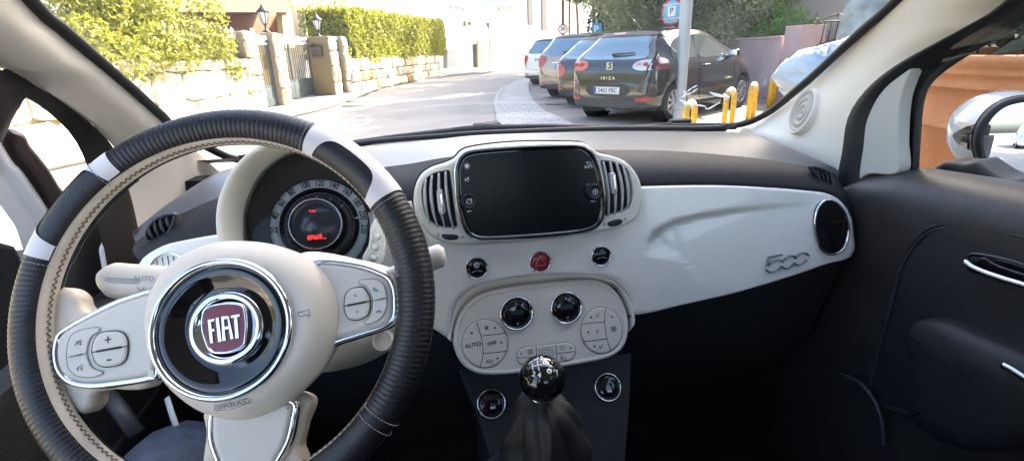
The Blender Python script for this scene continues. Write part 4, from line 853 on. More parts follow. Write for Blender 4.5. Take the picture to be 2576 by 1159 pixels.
# ---- pedals
PPd = PL((-.2, .93, .36), (0, -.8, .6)); 
m = MB(); pq = res2(PPd.pxs(ZH((795, 815), (895, 803), (902, 860), (900, 940), (820, 950), (800, 880))), 40, False); m.pillow(PPd, pq, .014, .004, base=0); pe = m.build('pedal', M['black_rubber'], car)
m = MB(); xs = [p[0] for p in pq]; yy = [p[1] for p in pq]
for k in range(9): y = min(yy)+(max(yy)-min(yy))*(k+.5)/9; m.tube([PPd.W(min(xs)+.004, y, .0145), PPd.W(max(xs)-.004, y, .0145)], .0014, seg=6)
m.build('pedal_ribs', M['dash_top'], pe)
m = MB(); m.tube([at(420, 1000, 'Y', .72), at(432, 1040, 'Y', .70), at(450, 1090, 'Y', .68)], .005, seg=8, up=(0, -1, 0), sy=.4); m.build('seat_belt_buckle_strap', M['pale_grey'], car).name = 'bonnet_release_cable'
m = MB(); m.tube([at(265, 985, 'Y', .75), at(300, 1030, 'Y', .72), at(345, 1090, 'Y', .70)], .012, seg=10, sy=.5); m.build('footwell_duct', M['dash_top'], car)
# ---- driver's knee in denim
m = MB()
kp = [at(560, 1200, 'Y', .30), at(545, 1140, 'Y', .40), at(520, 1085, 'Y', .50)]
knee = V((-.36, .50, .62))
pts = [V((-.36, -.10, .56)), V((-.40, .15, .575)), V((-.45, .36, .59)), V((-.49, .52, .595)), V((-.535, .64, .585)), V((-.55, .71, .53)), V((-.53, .72, .44)), V((-.53, .76, .30)), V((-.53, .80, .18))]
m.tube(resample(pts, 40, False), [.094 if i < 27 else max(.055, .094-.0035*(i-26)) for i in range(40)], seg=28)
for i, v_ in enumerate(m.v):
    x, y, z = v_; w = .004*sin(y*70+x*40)+.003*sin(z*90+x*110); m.v[i] = (x+w*.6, y, z+w)
kn_ = m.build('person', M['jeans'], None); tag(kn_, "driver's bent knee in dark blue-grey denim trousers showing below the steering wheel", 'person')
# ================================================================== outside: materials
def leafmat(name, c1, c2, trans=.35, vs=2.2, c3=None):
    m = bpy.data.materials.new(name); m.use_nodes = True; N, L = nodes(m); b = N['Principled BSDF']; o = N['Material Output']
    tc = N.new('ShaderNodeTexCoord'); n1 = N.new('ShaderNodeTexNoise'); n1.inputs['Scale'].default_value = vs; n1.inputs['Detail'].default_value = 6
    L.new(tc.outputs['Object'], n1.inputs[0]); r = N.new('ShaderNodeValToRGB'); r.color_ramp.elements[0].position = .35; r.color_ramp.elements[1].position = .65
    r.color_ramp.elements[0].color = (*c1, 1); r.color_ramp.elements[1].color = (*c2, 1)
    if c3: e = r.color_ramp.elements.new(.8); e.color = (*c3, 1)
    n2 = N.new('ShaderNodeTexNoise'); n2.inputs['Scale'].default_value = 24; L.new(tc.outputs['Object'], n2.inputs[0])
    mx0 = N.new('ShaderNodeMath'); mx0.operation = 'MULTIPLY_ADD'; mx0.inputs[1].default_value = .5; L.new(n2.outputs[0], mx0.inputs[0])
    m2 = N.new('ShaderNodeMath'); m2.operation = 'MULTIPLY'; m2.inputs[1].default_value = .5; L.new(n1.outputs[0], m2.inputs[0]); L.new(m2.outputs[0], mx0.inputs[2]); L.new(mx0.outputs[0], r.inputs[0])
    L.new(r.outputs[0], b.inputs['Base Color']); b.inputs['Roughness'].default_value = .55; b.inputs['Specular IOR Level'].default_value = .3
    t = N.new('ShaderNodeBsdfTranslucent'); L.new(r.outputs[0], t.inputs[0]); mx = N.new('ShaderNodeMixShader'); mx.inputs[0].default_value = trans
    L.new(b.outputs[0], mx.inputs[1]); L.new(t.outputs[0], mx.inputs[2]); L.new(mx.outputs[0], o.inputs[0]); return m
def brickmat(name, c1, c2, mortar, sc, bw=.5, rh=.25, rough=.85, ms=.02):
    m = bpy.data.materials.new(name); m.use_nodes = True; N, L = nodes(m); b = N['Principled BSDF']; tc = N.new('ShaderNodeTexCoord'); br = N.new('ShaderNodeTexBrick')
    L.new(tc.outputs['Object'], br.inputs[0]); br.inputs['Scale'].default_value = sc; br.inputs['Brick Width'].default_value = bw; br.inputs['Row Height'].default_value = rh; br.inputs['Mortar Size'].default_value = ms
    br.inputs['Color1'].default_value = (*c1, 1); br.inputs['Color2'].default_value = (*c2, 1); br.inputs['Mortar'].default_value = (*mortar, 1); L.new(br.outputs[0], b.inputs[0]); b.inputs['Roughness'].default_value = rough
    bp = N.new('ShaderNodeBump'); bp.inputs['Strength'].default_value = .6; bp.inputs['Distance'].default_value = .01; bp.invert = True; L.new(br.outputs['Fac'], bp.inputs['Height']); L.new(bp.outputs[0], b.inputs['Normal']); return m
G = {}
G['asphalt'] = mat('worn_asphalt', (.31, .288, .262), .9, bump=.004, bscale=90, var=.14, vscale=1.3, detail=8)
G['concrete'] = mat('pavement_concrete', (.34, .33, .31), .9, bump=.003, bscale=40, var=.15, vscale=1.5, detail=8)
G['parking'] = mat('brown_grey_parking', (.27, .245, .215), .9, bump=.004, bscale=70, var=.3, vscale=.9, detail=8)
G['pavers'] = brickmat('grey_pavers', (.46, .45, .44), (.38, .37, .36), (.2, .19, .18), 1.0, .40, .20, ms=.010)
G['kerb'] = mat('kerb_concrete', (.38, .38, .37), .85, bump=.003, bscale=60, var=.15, vscale=4)
G['stucco_ochre'] = mat('ochre_stucco', (.25, .18, .08), .9, bump=.006, bscale=40, var=.12, vscale=1.2, detail=6)
G['stucco_drab'] = mat('drab_mortar', (.30, .235, .145), .9, bump=.006, bscale=30, var=.2, vscale=2.5)
G['stucco_yellow'] = mat('pale_yellow_stucco', (.50, .41, .19), .9, bump=.005, bscale=40, var=.1, vscale=1)
G['stone1'] = mat('cream_stone', (.74, .67, .55), .85, bump=.018, bscale=9, var=.3, vscale=4, detail=8)
G['stone2'] = mat('tan_stone', (.62, .51, .36), .85, bump=.018, bscale=9, var=.4, vscale=4, detail=8)
G['stone3'] = mat('ochre_stone', (.44, .27, .10), .85, bump=.018, bscale=9, var=.4, vscale=5, detail=8)
G['white_wall'] = mat('white_render', (.66, .655, .63), .9, bump=.003, bscale=30, var=.06, vscale=.7)
G['white_wall2'] = mat('off_white_render', (.66, .64, .60), .9, bump=.003, bscale=30, var=.08, vscale=.7)
G['pink'] = mat('dusty_pink_render', (.50, .345, .325), .92, bump=.005, bscale=25, var=.14, vscale=1.1, detail=8)
G['pink_pale'] = mat('pale_pink_facade', (.80, .68, .60), .92, var=.06, vscale=.6)
G['garage'] = mat('reddish_wood_door', (.20, .075, .030), .6, bump=.006, bscale=14, var=.3, vscale=5, aniso=(.3, .3, 3))
G['gate_metal'] = mat('grey_green_gate_paint', (.075, .095, .095), .5, var=.2, vscale=6, bump=.001, bscale=60)
G['gate_bar'] = mat('bronze_gate_bars', (.20, .15, .075), .55, metal=.2, var=.2, vscale=8)
G['finial'] = mat('white_finials', (.70, .69, .72), .4)
G['iron'] = mat('dark_wrought_iron', (.05, .035, .03), .6, metal=.2, bump=.001, bscale=80)
G['terracotta'] = mat('terracotta', (.62, .25, .10), .85, bump=.004, bscale=60, var=.28, vscale=3.5, detail=7)
G['yellow'] = mat('chipped_yellow_paint', (.78, .48, .02), .5, bump=.002, bscale=60, var=1, vscale=22, detail=8, col2=(.62, .33, .05))
G['pole'] = mat('galvanised_grey_paint', (.42, .45, .48), .45, metal=.25, var=.1, vscale=7, bump=.001, bscale=80)
G['wood_pole'] = mat('brown_wooden_pole', (.15, .09, .055), .9, var=.3, vscale=4, aniso=(4, 4, .4), bump=.004, bscale=20)
G['sign_red'] = mat('sign_red', (.45, .03, .03), .4); G['sign_white'] = mat('sign_white', (.8, .8, .8), .4); G['sign_blue'] = mat('sign_blue', (.07, .28, .48), .4)
G['tarp'] = mat('pale_blue_tarpaulin', (.40, .48, .56), .35, bump=.01, bscale=6, var=.15, vscale=2)
G['tape'] = mat('white_plastic_tape', (.75, .77, .78), .35)
G['bark'] = mat('tree_bark', (.16, .12, .09), .95, bump=.02, bscale=14, var=.3, vscale=3)
G['lantern_glass'] = mat('frosted_lantern_glass', (.75, .76, .74), .25)
G['iron_cover'] = mat('cast_iron_cover', (.07, .055, .05), .7, bump=.004, bscale=60, var=.3, vscale=8)
G['louvre'] = mat('grey_louvre', (.13, .14, .15), .5, metal=.3)
G['leaf_hedge'] = leafmat('clipped_hedge_leaf', (.20, .19, .025), (.42, .44, .03), .35, 1.3, (.55, .48, .12))
G['leaf_shrub'] = leafmat('loose_shrub_leaf', (.19, .18, .035), (.40, .42, .06), .35, 1.8, (.55, .52, .22))
G['leaf_olive'] = leafmat('olive_leaf', (.20, .23, .10), (.44, .45, .24), .4, 1.2, (.62, .56, .42))
G['leaf_dark'] = leafmat('dark_conifer_leaf', (.02, .045, .03), (.06, .11, .055), .2, 1.4)
G['leaf_bright'] = leafmat('bright_hedge_leaf', (.06, .16, .02), (.20, .36, .04), .35, 2)
G['purple'] = mat('purple_flowers', (.12, .035, .20), .7)
G['rock'] = mat('grey_rock', (.16, .14, .13), .95, bump=.03, bscale=8, var=.4, vscale=5)
def struct(o): o['kind'] = 'structure'; return o
# ------------------------------------------------------------------ ground, road, pavements
def g3(pts, z=0): return [at(u, v, 'Z', z) for u, v in pts]
m = MB(); m.add([(-900, -900, -.004), (900, -900, -.004), (900, 900, -.004), (-900, 900, -.004)], [(0, 1, 2, 3)]); struct(m.build('ground', G['parking']))
def sheet(name, pts, z, mt, h=0, sm=False):
    pl = PL((0, 0, z), (0, 0, 1), (0, 1, 0)); P = ccw([(p[0], p[1]) for p in pts]); P = [( (V((x, y, 0))).dot(pl.a), V((x, y, 0)).dot(pl.b)) for x, y in P]
    m = MB(); m.stack(pl, P, [(0, -h), (0, -.0)] if h else [(0, 0)], sm=sm); return struct(m.build(name, mt))
kerbL = [(-6.6, -20), (-6.2, 2), (-4.6, 6.5)]+[(p.x, p.y) for p in g3(ZB((510, 875), (700, 830), (900, 762), (1100, 684), (1300, 632), (1600, 585), (1932, 556)))]
edgeR = [(3.2, -20), (2.35, 0), (1.9, 5)]+[(p.x, p.y) for p in g3(ZC((165, 955), (105, 860), (82, 780), (102, 715), (155, 655), (235, 612), (330, 575)))]+[(12, 36)]
sheet('road', kerbL+[(13, 40), (30, 40), (30, 36)]+edgeR[::-1], .0, G['asphalt'])
WB = [at(u, v, 'Z', .11) for u, v in ZB((255, 828), (1580, 562))]
wt = (WB[1]-WB[0]); wt.z = 0; wt.normalize(); wn = V((wt.y, -wt.x, 0))      # wall direction, wall normal towards the road
PWl = PL((WB[0].x, WB[0].y, 0), wn)
def ws(u, v): x, z = PWl.px(u, v); return x, z       # distance along the wall, height
def wpos(s, o, z): return PWl.W(s, z, o)
lp = [wpos(s, .0, 0) for s in (-40, 30)]
sheet('left_pavement', [(p.x-2*wn.x, p.y-2*wn.y) for p in lp][::1]+[(kerbL[-1][0]+2, kerbL[-1][1]+3)]+kerbL[::-1], .11, G['concrete'], .2)
m = MB(); P = resample([V((x, y, .055)) for x, y in kerbL], 90, False); m.tube(P, .075, seg=4, up=(0, 0, 1), sx=1.2, sy=1.1, sm=False); struct(m.build('left_kerb', G['kerb']))
pin = [(4.2, -20), (3.5, 0), (3.0, 5)]+[(p.x, p.y) for p in g3(ZC((660, 955), (560, 905), (445, 852), (352, 765), (320, 695), (322, 630), (345, 590)))]+[(12.6, 34)]
sheet('paved_path', edgeR+pin[::-1], .035, G['pavers'], .1)
m = MB(); P = resample([V((x, y, .03)) for x, y in edgeR], 120, False); m.tube(P, .06, seg=4, up=(0, 0, 1), sx=1.5, sy=.6, sm=False); struct(m.build('right_kerb', G['kerb']))
def disc(c, r, name, lab, z=.004, g=None, sq=False):
    p = at(*c, 'Z', z); pl = PL((p.x, p.y, z), (0, 0, 1), (0, 1, 0)); q = MB()
    if sq: q.box((p.x, p.y, z+.004), (r*2, r, .01)); [q.box((p.x-r+.06+k*.09, p.y, z+.011), (.03, r*.9, .006)) for k in range(int(r*2/.09))]
    else: q.ring(pl, (0, 0), [(r, .0), (r, .008), (r*.93, .008), (r*.92, .004), (r*.9, .004), (r*.89, .009)], 32)
    tag(q.build(name, G['iron_cover']), lab, 'manhole cover' if not sq else 'drain grate', g)
disc(ZB((950, 796))[0], .40, 'manhole_cover', 'larger round iron manhole cover in the road off the driveway')
disc(ZB((912, 769))[0], .22, 'manhole_cover', 'small round iron cover at the left kerb, nearer the mailbox pillar')
disc(ZC((530, 783))[0], .28, 'manhole_cover', 'round iron manhole cover in the brown parking area behind the taupe car')
disc(ZB((530, 746))[0], .20, 'manhole_cover', 'small iron cover in the left pavement in front of the wide gate', .114)
disc(ZC((95, 922))[0], .22, 'drain_grate', 'slotted iron drain grate at the right kerb beside the paved path', .004, None, True)
# ------------------------------------------------------------------ left: stone walls, pillars, gates
def stones(q, s0, s1, z0, z1f, o0=0, rows=None, hgt=.38, wmin=.35, wmax=.85, depth=.08, seed=1, zb=None):
    r = random.Random(seed); z = z0
    while True:
        top = max(z1f(s0), z1f(s1)); h = hgt*r.uniform(.8, 1.2)
        if z > top-.08: break
        s = s0-r.uniform(0, .3)
        while s < s1:
            w_ = r.uniform(wmin, wmax); a, b = max(s, s0), min(s+w_, s1); s += w_
            zt = min(z+h, z1f((a+b)/2)+r.uniform(-.04, .05))
            if b-a < .08 or zt-z < .08: continue
            d = depth*r.uniform(.5, 1.3); g = .007; nx, nz = 4, 3; vs = []; fs = []
            for layer, ins in ((0, 0), (.7, .004), (1, .045)):
                for k in range(16):
                    t = k/16*2*pi; ex = abs(cos(t))**.35*(1 if cos(t) > 0 else -1); ez = abs(sin(t))**.35*(1 if sin(t) > 0 else -1)
                    jx, jz = r.uniform(-.012, .012), r.uniform(-.012, .012)
                    vs.append(wpos((a+b)/2+((b-a)/2-g-ins)*ex+jx, o0-.02+(d+.02)*layer+(r.uniform(-.012, .012) if layer else 0), (z+zt)/2+((zt-z)/2-g-ins)*ez+jz))
            for l in range(2):
                for k in range(16): j = (k+1) % 16; fs.append((l*16+k, l*16+j, (l+1)*16+j, (l+1)*16+k))
            vs.append(wpos((a+b)/2, o0+d+r.uniform(-.01, .02), (z+zt)/2))
            for k in range(16): fs.append((32+k, 32+(k+1) % 16, 48))
            mi = r.choices([1, 2, 3], [7, 3, .5])[0]; q.add(vs, fs, mi, False)
        z += h
SM = [G['stucco_drab'], G['stone1'], G['stone2'], G['stone3']]
sx = lambda u, v: ws(*ZB((u, v))[0])[0]
sA = ws(*ZN((330, 700))[0])[0]        # left wall ends at the first pillar
zt_l = lambda s: 1.20+.0*s
q = MB(); q.box(wpos((sA-22)/2, -.25, .6), (22+sA, .5, 1.2), rot=Matrix((wt, wn*-1, V((0, 0, 1)))).transposed()); stones(q, -22, sA, .0, zt_l, hgt=.56, wmin=.5, wmax=1.3, depth=.06, seed=3)
tag(q.build('stone_wall', SM), 'sunlit cream rubble-stone garden wall under the loose leafy shrub on the left', 'stone wall')
RW = Matrix((wt, wn*-1, V((0, 0, 1)))).transposed()
# hedge wall
sH0 = sx(885, 480); sH1 = sx(1590, 480)
q = MB(); q.box(wpos((sH0+sH1)/2, -.25, .58), (sH1-sH0, .5, 1.16), rot=RW); stones(q, sH0, sH1, .05, lambda s: 1.22, hgt=.38, wmin=.4, wmax=1.1, depth=.10, seed=8)
tag(q.build('stone_wall', SM), 'rough stone wall carrying the clipped green hedge', 'stone wall')
def pillar_(sc, w_, d_, h, nm, lab, seed, stuccom=0, stone_h=None):
    q = MB(); q.box(wpos(sc, -d_/2, h/2), (w_, d_, h), 0, RW, bev=.03); stones(q, sc-w_/2, sc+w_/2+.03, .1, lambda s: h+.02, hgt=.42, wmin=.3, wmax=w_, depth=.06, seed=seed)
    return tag(q.build(nm, [SM[stuccom] if not isinstance(stuccom, bpy.types.Material) else stuccom]+SM[1:]), lab, 'pillar', 'gate pillars along the left pavement')
zq = lambda u, v: ws(*ZN((u, v))[0])
def sN(u, v): return zq(u, v)[0]
P1 = sN(452, 740); P2a, P2 = sN(640, 700), sN(725, 700); P3_ = sN(1283, 740); P4 = sN(1412, 740)
h1 = zq(300, 310)[1]; h2 = zq(600, 345)[1]; h3 = zq(1190, 390)[1]; h4 = zq(1380, 395)[1]
pillar_((sA+P1)/2, P1-sA, .30, h1-.05, 'gate_pillar', 'first rough cream stone gate pillar, joined to the sunlit stone wall', 11)
pillar_((P2a+P2)/2, P2-P2a, .30, h2-.02, 'gate_pillar', 'second gate pillar, stone faced with a white intercom plate, left of the wide gate', 12)
p3 = pillar_(P3_-.10, .42, .70, h3, 'gate_pillar', 'third gate pillar with a broad ochre stucco face carrying the brown mailbox', 13, G['stucco_ochre'])
pillar_(P4-.10, .40, .35, h4, 'gate_pillar', 'last gate pillar, stone faced, beside the end of the clipped hedge', 14)
q = MB(); c = zq(625, 545); q.box(wpos(c[0], .06, c[1]), (.22, .06, .26), 0, RW, bev=.008); tag(q.build('intercom_plate', G['white_wall']), 'small white intercom plate on the second gate pillar', 'intercom')
# mailbox on the face of the third pillar that looks back along the street
fc = wpos(P3_-.31, -.36, h3-.42); q = MB(); q.box(fc-wt*.06, (.30, .12, .26), 0, Matrix((wn, wt, V((0, 0, 1)))).transposed(), bev=.01); mb_ = q.build('mailbox', mat('brown_mailbox', (.07, .045, .035), .4, var=.2)); tag(mb_, 'small brown mailbox with an arched lid on the ochre pillar face', 'mailbox')
q = MB(); q.loft([[fc+wn*(.18*cos(a))+V((0, 0, .13+.09*sin(a)))-wt*d for a in [pi*k/12 for k in range(13)]] for d in (-.0, .14)], sm=False); q.build('lid', mb_.data.materials[0], mb_)
q = MB(); q.box(fc-wt*.122+V((0, 0, .03)), (.16, .006, .02), 0, Matrix((wn, wt, V((0, 0, 1)))).transposed()); q.build('letter_slot', M['black_rubber'], mb_)
def gate(s0, s1, z0, z1, panel, nb, lab, off=-.14, mid=None, kind='metal_gate', low=True):
    q = MB(); c = wpos((s0+s1)/2, off, z0); w_ = s1-s0
    q.box(wpos((s0+s1)/2, off, z0+panel/2), (w_, .04, panel), 0, RW, bev=.006)
    for s in [s0+.03, s1-.03]+([mid] if mid else []): q.box(wpos(s, off, (z0+z1)/2), (.06, .05, z1-z0), 0, RW)
    q.box(wpos((s0+s1)/2, off, z0+panel+.02), (w_, .05, .05), 0, RW); o = q.build(kind, G['gate_metal']); tag(o, lab, 'gate' if kind == 'metal_gate' else 'railing')
    q = MB()
    for k in range(nb):
        s = s0+w_*(k+.5)/nb; q.box(wpos(s, off, (z0+panel+z1-.1)/2), (.022, .022, z1-.1-z0-panel), 0, RW)
        q.box(wpos(s, off, z0+panel+(z1-z0-panel)*.62), (.032, .032, .05), 0, RW, bev=.006)
    b = q.build('bars', G['gate_bar'], o)
    q = MB(); q.box(wpos((s0+s1)/2, off, z1-.08), (w_, .05, .06), 0, RW); q.build('top_rail', G['finial'], o)
    q = MB()
    for k in range(nb):
        s = s0+w_*(k+.5)/nb; pl = PL(wpos(s, off, z1-.05), (0, 0, 1), (0, 1, 0)); q.ring(pl, (0, 0), [(.012, 0), (.014, .03), (.040, .06), (.046, .085), (.032, .11), (.012, .135), (.002, .16)], 8)
    q.build('finials', G['finial'], o); return o
gate(sA-2.2, sA-.05, 1.16, h1-.08, .03, 12, 'short railing panel with white finials on top of the stone wall beside the shrub', kind='wall_railing')
gate(P1+.03, P2a-.02, .14, h2-.18, .42, 9, 'narrow gate with bronze bars and grey base between first and second pillars')
gate(P2+.03, P3_-.30, .14, h3-.10, .45, 24, 'wide driveway gate with upright bars and white finials left of the mailbox pillar', off=-.66, mid=P2+1.6)
gate(P3_+.13, P4-.32, .14, h4-.12, .40, 6, 'narrowest gate with bronze bars between the mailbox pillar and the hedge')
def lantern(s, o_, z, lab):
    b = wpos(s, o_, z); r = tag(empty('lantern', b), lab, 'lantern', 'black lanterns on the gate pillars'); pl = PL((0, 0, 0), (0, 0, 1), (0, 1, 0))
    q = MB(); q.ring(pl, (0, 0), [(.09, 0), (.09, .02), (.03, .05), (.022, .14), (.04, .17), (.055, .19)], 12); q.build('stem', G['iron'], r)
    q = MB(); q.ring(pl, (0, 0), [(.055, .19), (.12, .43)], 6, cap=False); q.build('glass', G['lantern_glass'], r)
    q = MB(); q.ring(pl, (0, 0), [(.12, .43), (.155, .435), (.15, .46), (.06, .54), (.045, .56), (.02, .60), (.004, .66)], 6); q.build('lantern_roof', G['iron'], r)
    q = MB()
    for k in range(6): a = 2*pi*k/6; q.tube([V((.055*cos(a), .055*sin(a), .19)), V((.12*cos(a), .12*sin(a), .43))], .009, seg=4)
    q.build('glass_bars', G['iron'], r)
lantern((P2a+P2)/2, -.22, h2, 'larger black lantern on the second gate pillar in front of the garage door')
lantern(P3_-.12, -.35, h3, 'black lantern on the ochre mailbox pillar')
# ------------------------------------------------------------------ foliage helpers
def leafmesh(name, P, size, mt, parent=None, nrm=None, asp=.45, jit=.8):
    n = len(P); P = np.asarray(P, float)
    d = rng.normal(size=(n, 3)); 
    if nrm is not None: d = d*jit+np.asarray(nrm)
    d /= np.linalg.norm(d, axis=1)[:, None]+1e-9; r = rng.normal(size=(n, 3)); a = np.cross(d, r); a /= np.linalg.norm(a, axis=1)[:, None]+1e-9; b = np.cross(d, a)
    s = (size*rng.uniform(.6, 1.3, n))[:, None]; a = a*s; b = b*s*asp
    vs = np.stack([P-a, P-b+a*.1, P+a, P+b+a*.1], 1).reshape(-1, 3); me = bpy.data.meshes.new(name)
    me.vertices.add(4*n); me.vertices.foreach_set('co', vs.ravel()); me.loops.add(4*n); me.loops.foreach_set('vertex_index', np.arange(4*n)); me.polygons.add(n)
    me.polygons.foreach_set('loop_start', np.arange(0, 4*n, 4)); me.polygons.foreach_set('loop_total', np.full(n, 4)); me.update(); me.validate(); me.materials.append(mt)
    o = bpy.data.objects.new(name, me); COL.objects.link(o)
    if parent is not None: o.parent = parent
    return o
def boxpts(s0, s1, o0, o1, z0f, z1f, n, bias=.75, lump=.08):
    """points near the skin of a box given in wall coordinates"""
    out = []; nr = []
    k = 0
    while len(out) < n:
        s = random.uniform(s0, s1); o = random.uniform(o0, o1); z0, z1 = z0f(s), z1f(s); z = random.uniform(z0, z1)
        if random.random() < bias:
            f = random.choices('ftLR', [max(.1, (s1-s0)*(z1-z0)), (s1-s0)*(o1-o0), (o1-o0)*(z1-z0), (o1-o0)*(z1-z0)])[0]; e = random.gauss(0, .03)+lump*.5*sin(s*5.1+z*3)*sin(z*6+s*2)
            if f == 'f': o = o1+e; nn = wn
            elif f == 't': z = z1+e; nn = V((0, 0, 1))
            elif f == 'L': s = s0+e; nn = -wt
            else: s = s1+e; nn = wt
        else: nn = V((0, 0, .3))
        out.append(wpos(s, o, z)); nr.append(nn)
    return out, nr
sh0 = sx(705, 300); hz0 = ws(*ZB((850, 62))[0])[1]; hz1 = ws(*ZB((1600, 165))[0])[1]
hs0 = sx(868, 200); hs1 = sx(1612, 300)
zt_ = lambda s: hz0+(hz1-hz0)*(s-hs0)/(hs1-hs0)+.05*sin(s*3)
zb_ = lambda s: 1.12-.18*max(0, sin(s*1.7+1))*(1 if s < hs0+3 else .4)+(.0 if s > hs0+.3 else .5)
P, nr = boxpts(hs0, hs1, -1.5, .08, zb_, zt_, 42000); hd = tag(empty('clipped_hedge', wpos((hs0+hs1)/2, -.5, 0)), 'neatly clipped tall yellow-green hedge on top of the rough stone wall', 'hedge'); bpy.context.view_layer.update()
o = leafmesh('foliage', P, .055, G['leaf_hedge'], None, nr, .5); o.parent = hd; o.matrix_parent_inverse = hd.matrix_world.inverted()
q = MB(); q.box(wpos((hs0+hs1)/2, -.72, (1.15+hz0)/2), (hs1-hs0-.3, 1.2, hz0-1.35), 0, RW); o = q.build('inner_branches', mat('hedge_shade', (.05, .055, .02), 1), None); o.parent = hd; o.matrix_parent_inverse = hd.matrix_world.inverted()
# loose shrub, left
sE = ws(*ZA((1740, 380))[0])[0]; P = []; nr = []
blobs = []
for k in range(60):
    s = random.uniform(-15, sE-.5); topz = min(4.2, 2.0+(sE-s)*.36+random.uniform(-.2, .2)); z = random.uniform(1.3, topz); blobs.append((s, random.uniform(-1.2, .05), z, random.uniform(.45, .85)))
for s in np.arange(-15, sE-.3, .45): blobs.append((s, .05, random.uniform(1.15, 1.7), random.uniform(.3, .45)))
blobs += [(sE-.3, .0, 1.5, .35), (sE-.15, .05, 1.1, .22), (sE-.05, .05, .92, .15), (sE-.5, 0, 2.0, .4)]
for b in blobs:
    n = int(1700*b[3]**1.6)
    for _ in range(n):
        d = V((random.gauss(0, 1), random.gauss(0, 1), random.gauss(0, 1))).normalized(); r_ = b[3]*random.uniform(.75, 1.08); P.append(wpos(b[0]+d.x*r_, b[1]+d.y*r_*.8, b[2]+d.z*r_*.85)); nr.append(wt*d.x+wn*d.y+V((0, 0, d.z)))
ls = tag(empty('loose_shrub', wpos(-4, -.6, 0)), 'unclipped leafy yellow-green shrub spilling over the left stone wall', 'shrub'); bpy.context.view_layer.update()
o = leafmesh('foliage', P, .048, G['leaf_shrub'], None, nr, .5); o.parent = ls; o.matrix_parent_inverse = ls.matrix_world.inverted()
q = MB()
for k in range(10): s = -13+k*1.0; q.tube([wpos(s, -.6, 1.0), wpos(s+.2, -.5, 1.8), wpos(s+.4+random.uniform(-.4, .4), -.3, 2.8)], [.05, .035, .015], seg=6)
o = q.build('stems', G['bark'], None); o.parent = ls; o.matrix_parent_inverse = ls.matrix_world.inverted()
# ------------------------------------------------------------------ ochre villa
vl = tag(empty('ochre_villa', wpos(0, -7, 0)), 'ochre stucco villa with a reddish garage door behind the gates', 'house'); bpy.context.view_layer.update()
def keep(o, par): o.parent = par; o.matrix_parent_inverse = par.matrix_world.inverted(); return o
def slab(pts, off, depth, nm, mt, par, z=ZN, drop=0, kind=None):
    pl = PL2(PWl, off); P = ccw(pl.pxs(z(*pts))); q = MB(); q.stack(pl, P, [(0, -depth), (0, 0)], sm=False); o = q.build(nm, mt, None)
    return keep(o, par) if par else o
slab([(-700, -900), (765, -900), (765, -60), (770, 128), (-700, 120)], -5, 1.5, 'upper_floor_wall', G['stucco_ochre'], vl)
slab([(-700, 116), (775, 124), (776, 134), (-700, 128)], -4.93, .1, 'drip_edge', G['stucco_drab'], vl)
slab([(-700, 100), (695, 108), (700, 500), (-700, 560)], -6.4, .1, 'garage_door', G['garage'], vl)
slab([(690, 100), (790, 100), (870, 520), (725, 520)], -5.05, .25, 'door_reveal', G['stucco_yellow'], vl)
slab([(780, -900), (1412, -900), (1412, 560), (850, 560)], -7.5, 3, 'right_wing', G['stucco_yellow'], vl)
slab([(796, 60), (905, 40), (905, 8), (796, 0)], -6.8, .9, 'balcony_slab', G['stucco_yellow'], vl)
slab([(850, 188), (1128, 172), (1128, 225)], -7.3, .3, 'porch_slab', G['stucco_ochre'], vl)
slab([(-700, 560), (1400, 560), (1400, 1000), (-700, 1100)], -7.6, .2, 'courtyard_wall', G['stucco_drab'], vl)
q = MB(); c = wpos(sN(965, 800), -2.4, .55); q.box(c, (.5, .5, .9), 0, RW, bev=.04); wb = tag(q.build('wheelie_bin', mat('green_bin', (.035, .07, .055), .5)), 'dark green bin standing behind the wide driveway gate', 'bin')
q = MB(); q.box(c+V((0, 0, .49)), (.54, .56, .06), 0, RW, bev=.02); q.build('lid', wb.data.materials[0], wb)
q = MB(); pz = slab([(1524, 0), (1540, 0), (1570, 30), (1530, 40)], -4.9, .1, 'wall_lamp', G['lantern_glass'], None, ZA); tag(pz, 'small round white wall lamp high on the ochre villa', 'lamp')
# ------------------------------------------------------------------ white buildings at the far end
def Z6(*p): return zz(1300, 0, 2.862, p)
pe = at(*ZB((1612, 574))[0], 'Z', 0); pf = at(*ZC((330, 513))[0], 'Z', 0); tf = (pf-pe).normalized(); nf = V((tf.y, -tf.x, 0))
PFw = PL((pe.x, pe.y, 0), nf)
def fslab(pts, off, depth, nm, mt, par=None, z=Z6):
    pl = PL2(PFw, off); P = ccw(pl.pxs(z(*pts))); q = MB(); q.stack(pl, P, [(0, -depth), (0, 0)], sm=False); o = q.build(nm, mt, None); return keep(o, par) if par else o
b1 = tag(empty('white_terrace_building', PFw.W(0, 0, -3)), 'sunlit white building with an upper terrace and metal railing beyond the hedge', 'building'); bpy.context.view_layer.update()
fslab([(-300, 120), (175, 95), (900, -5), (1275, -30), (1275, 130), (1500, 140), (1770, 165), (1770, 250), (1770, 900), (-300, 900)], -2, 6, 'wall', G['white_wall'], b1)
fslab([(1480, 232), (1760, 250), (1760, 262), (1480, 244)], -1.9, .2, 'canopy_edge', G['white_wall2'], b1)
fslab([(1183, 205), (1222, 212), (1222, 226), (1183, 222)], -1.8, .3, 'vent_hood', G['louvre'], b1)
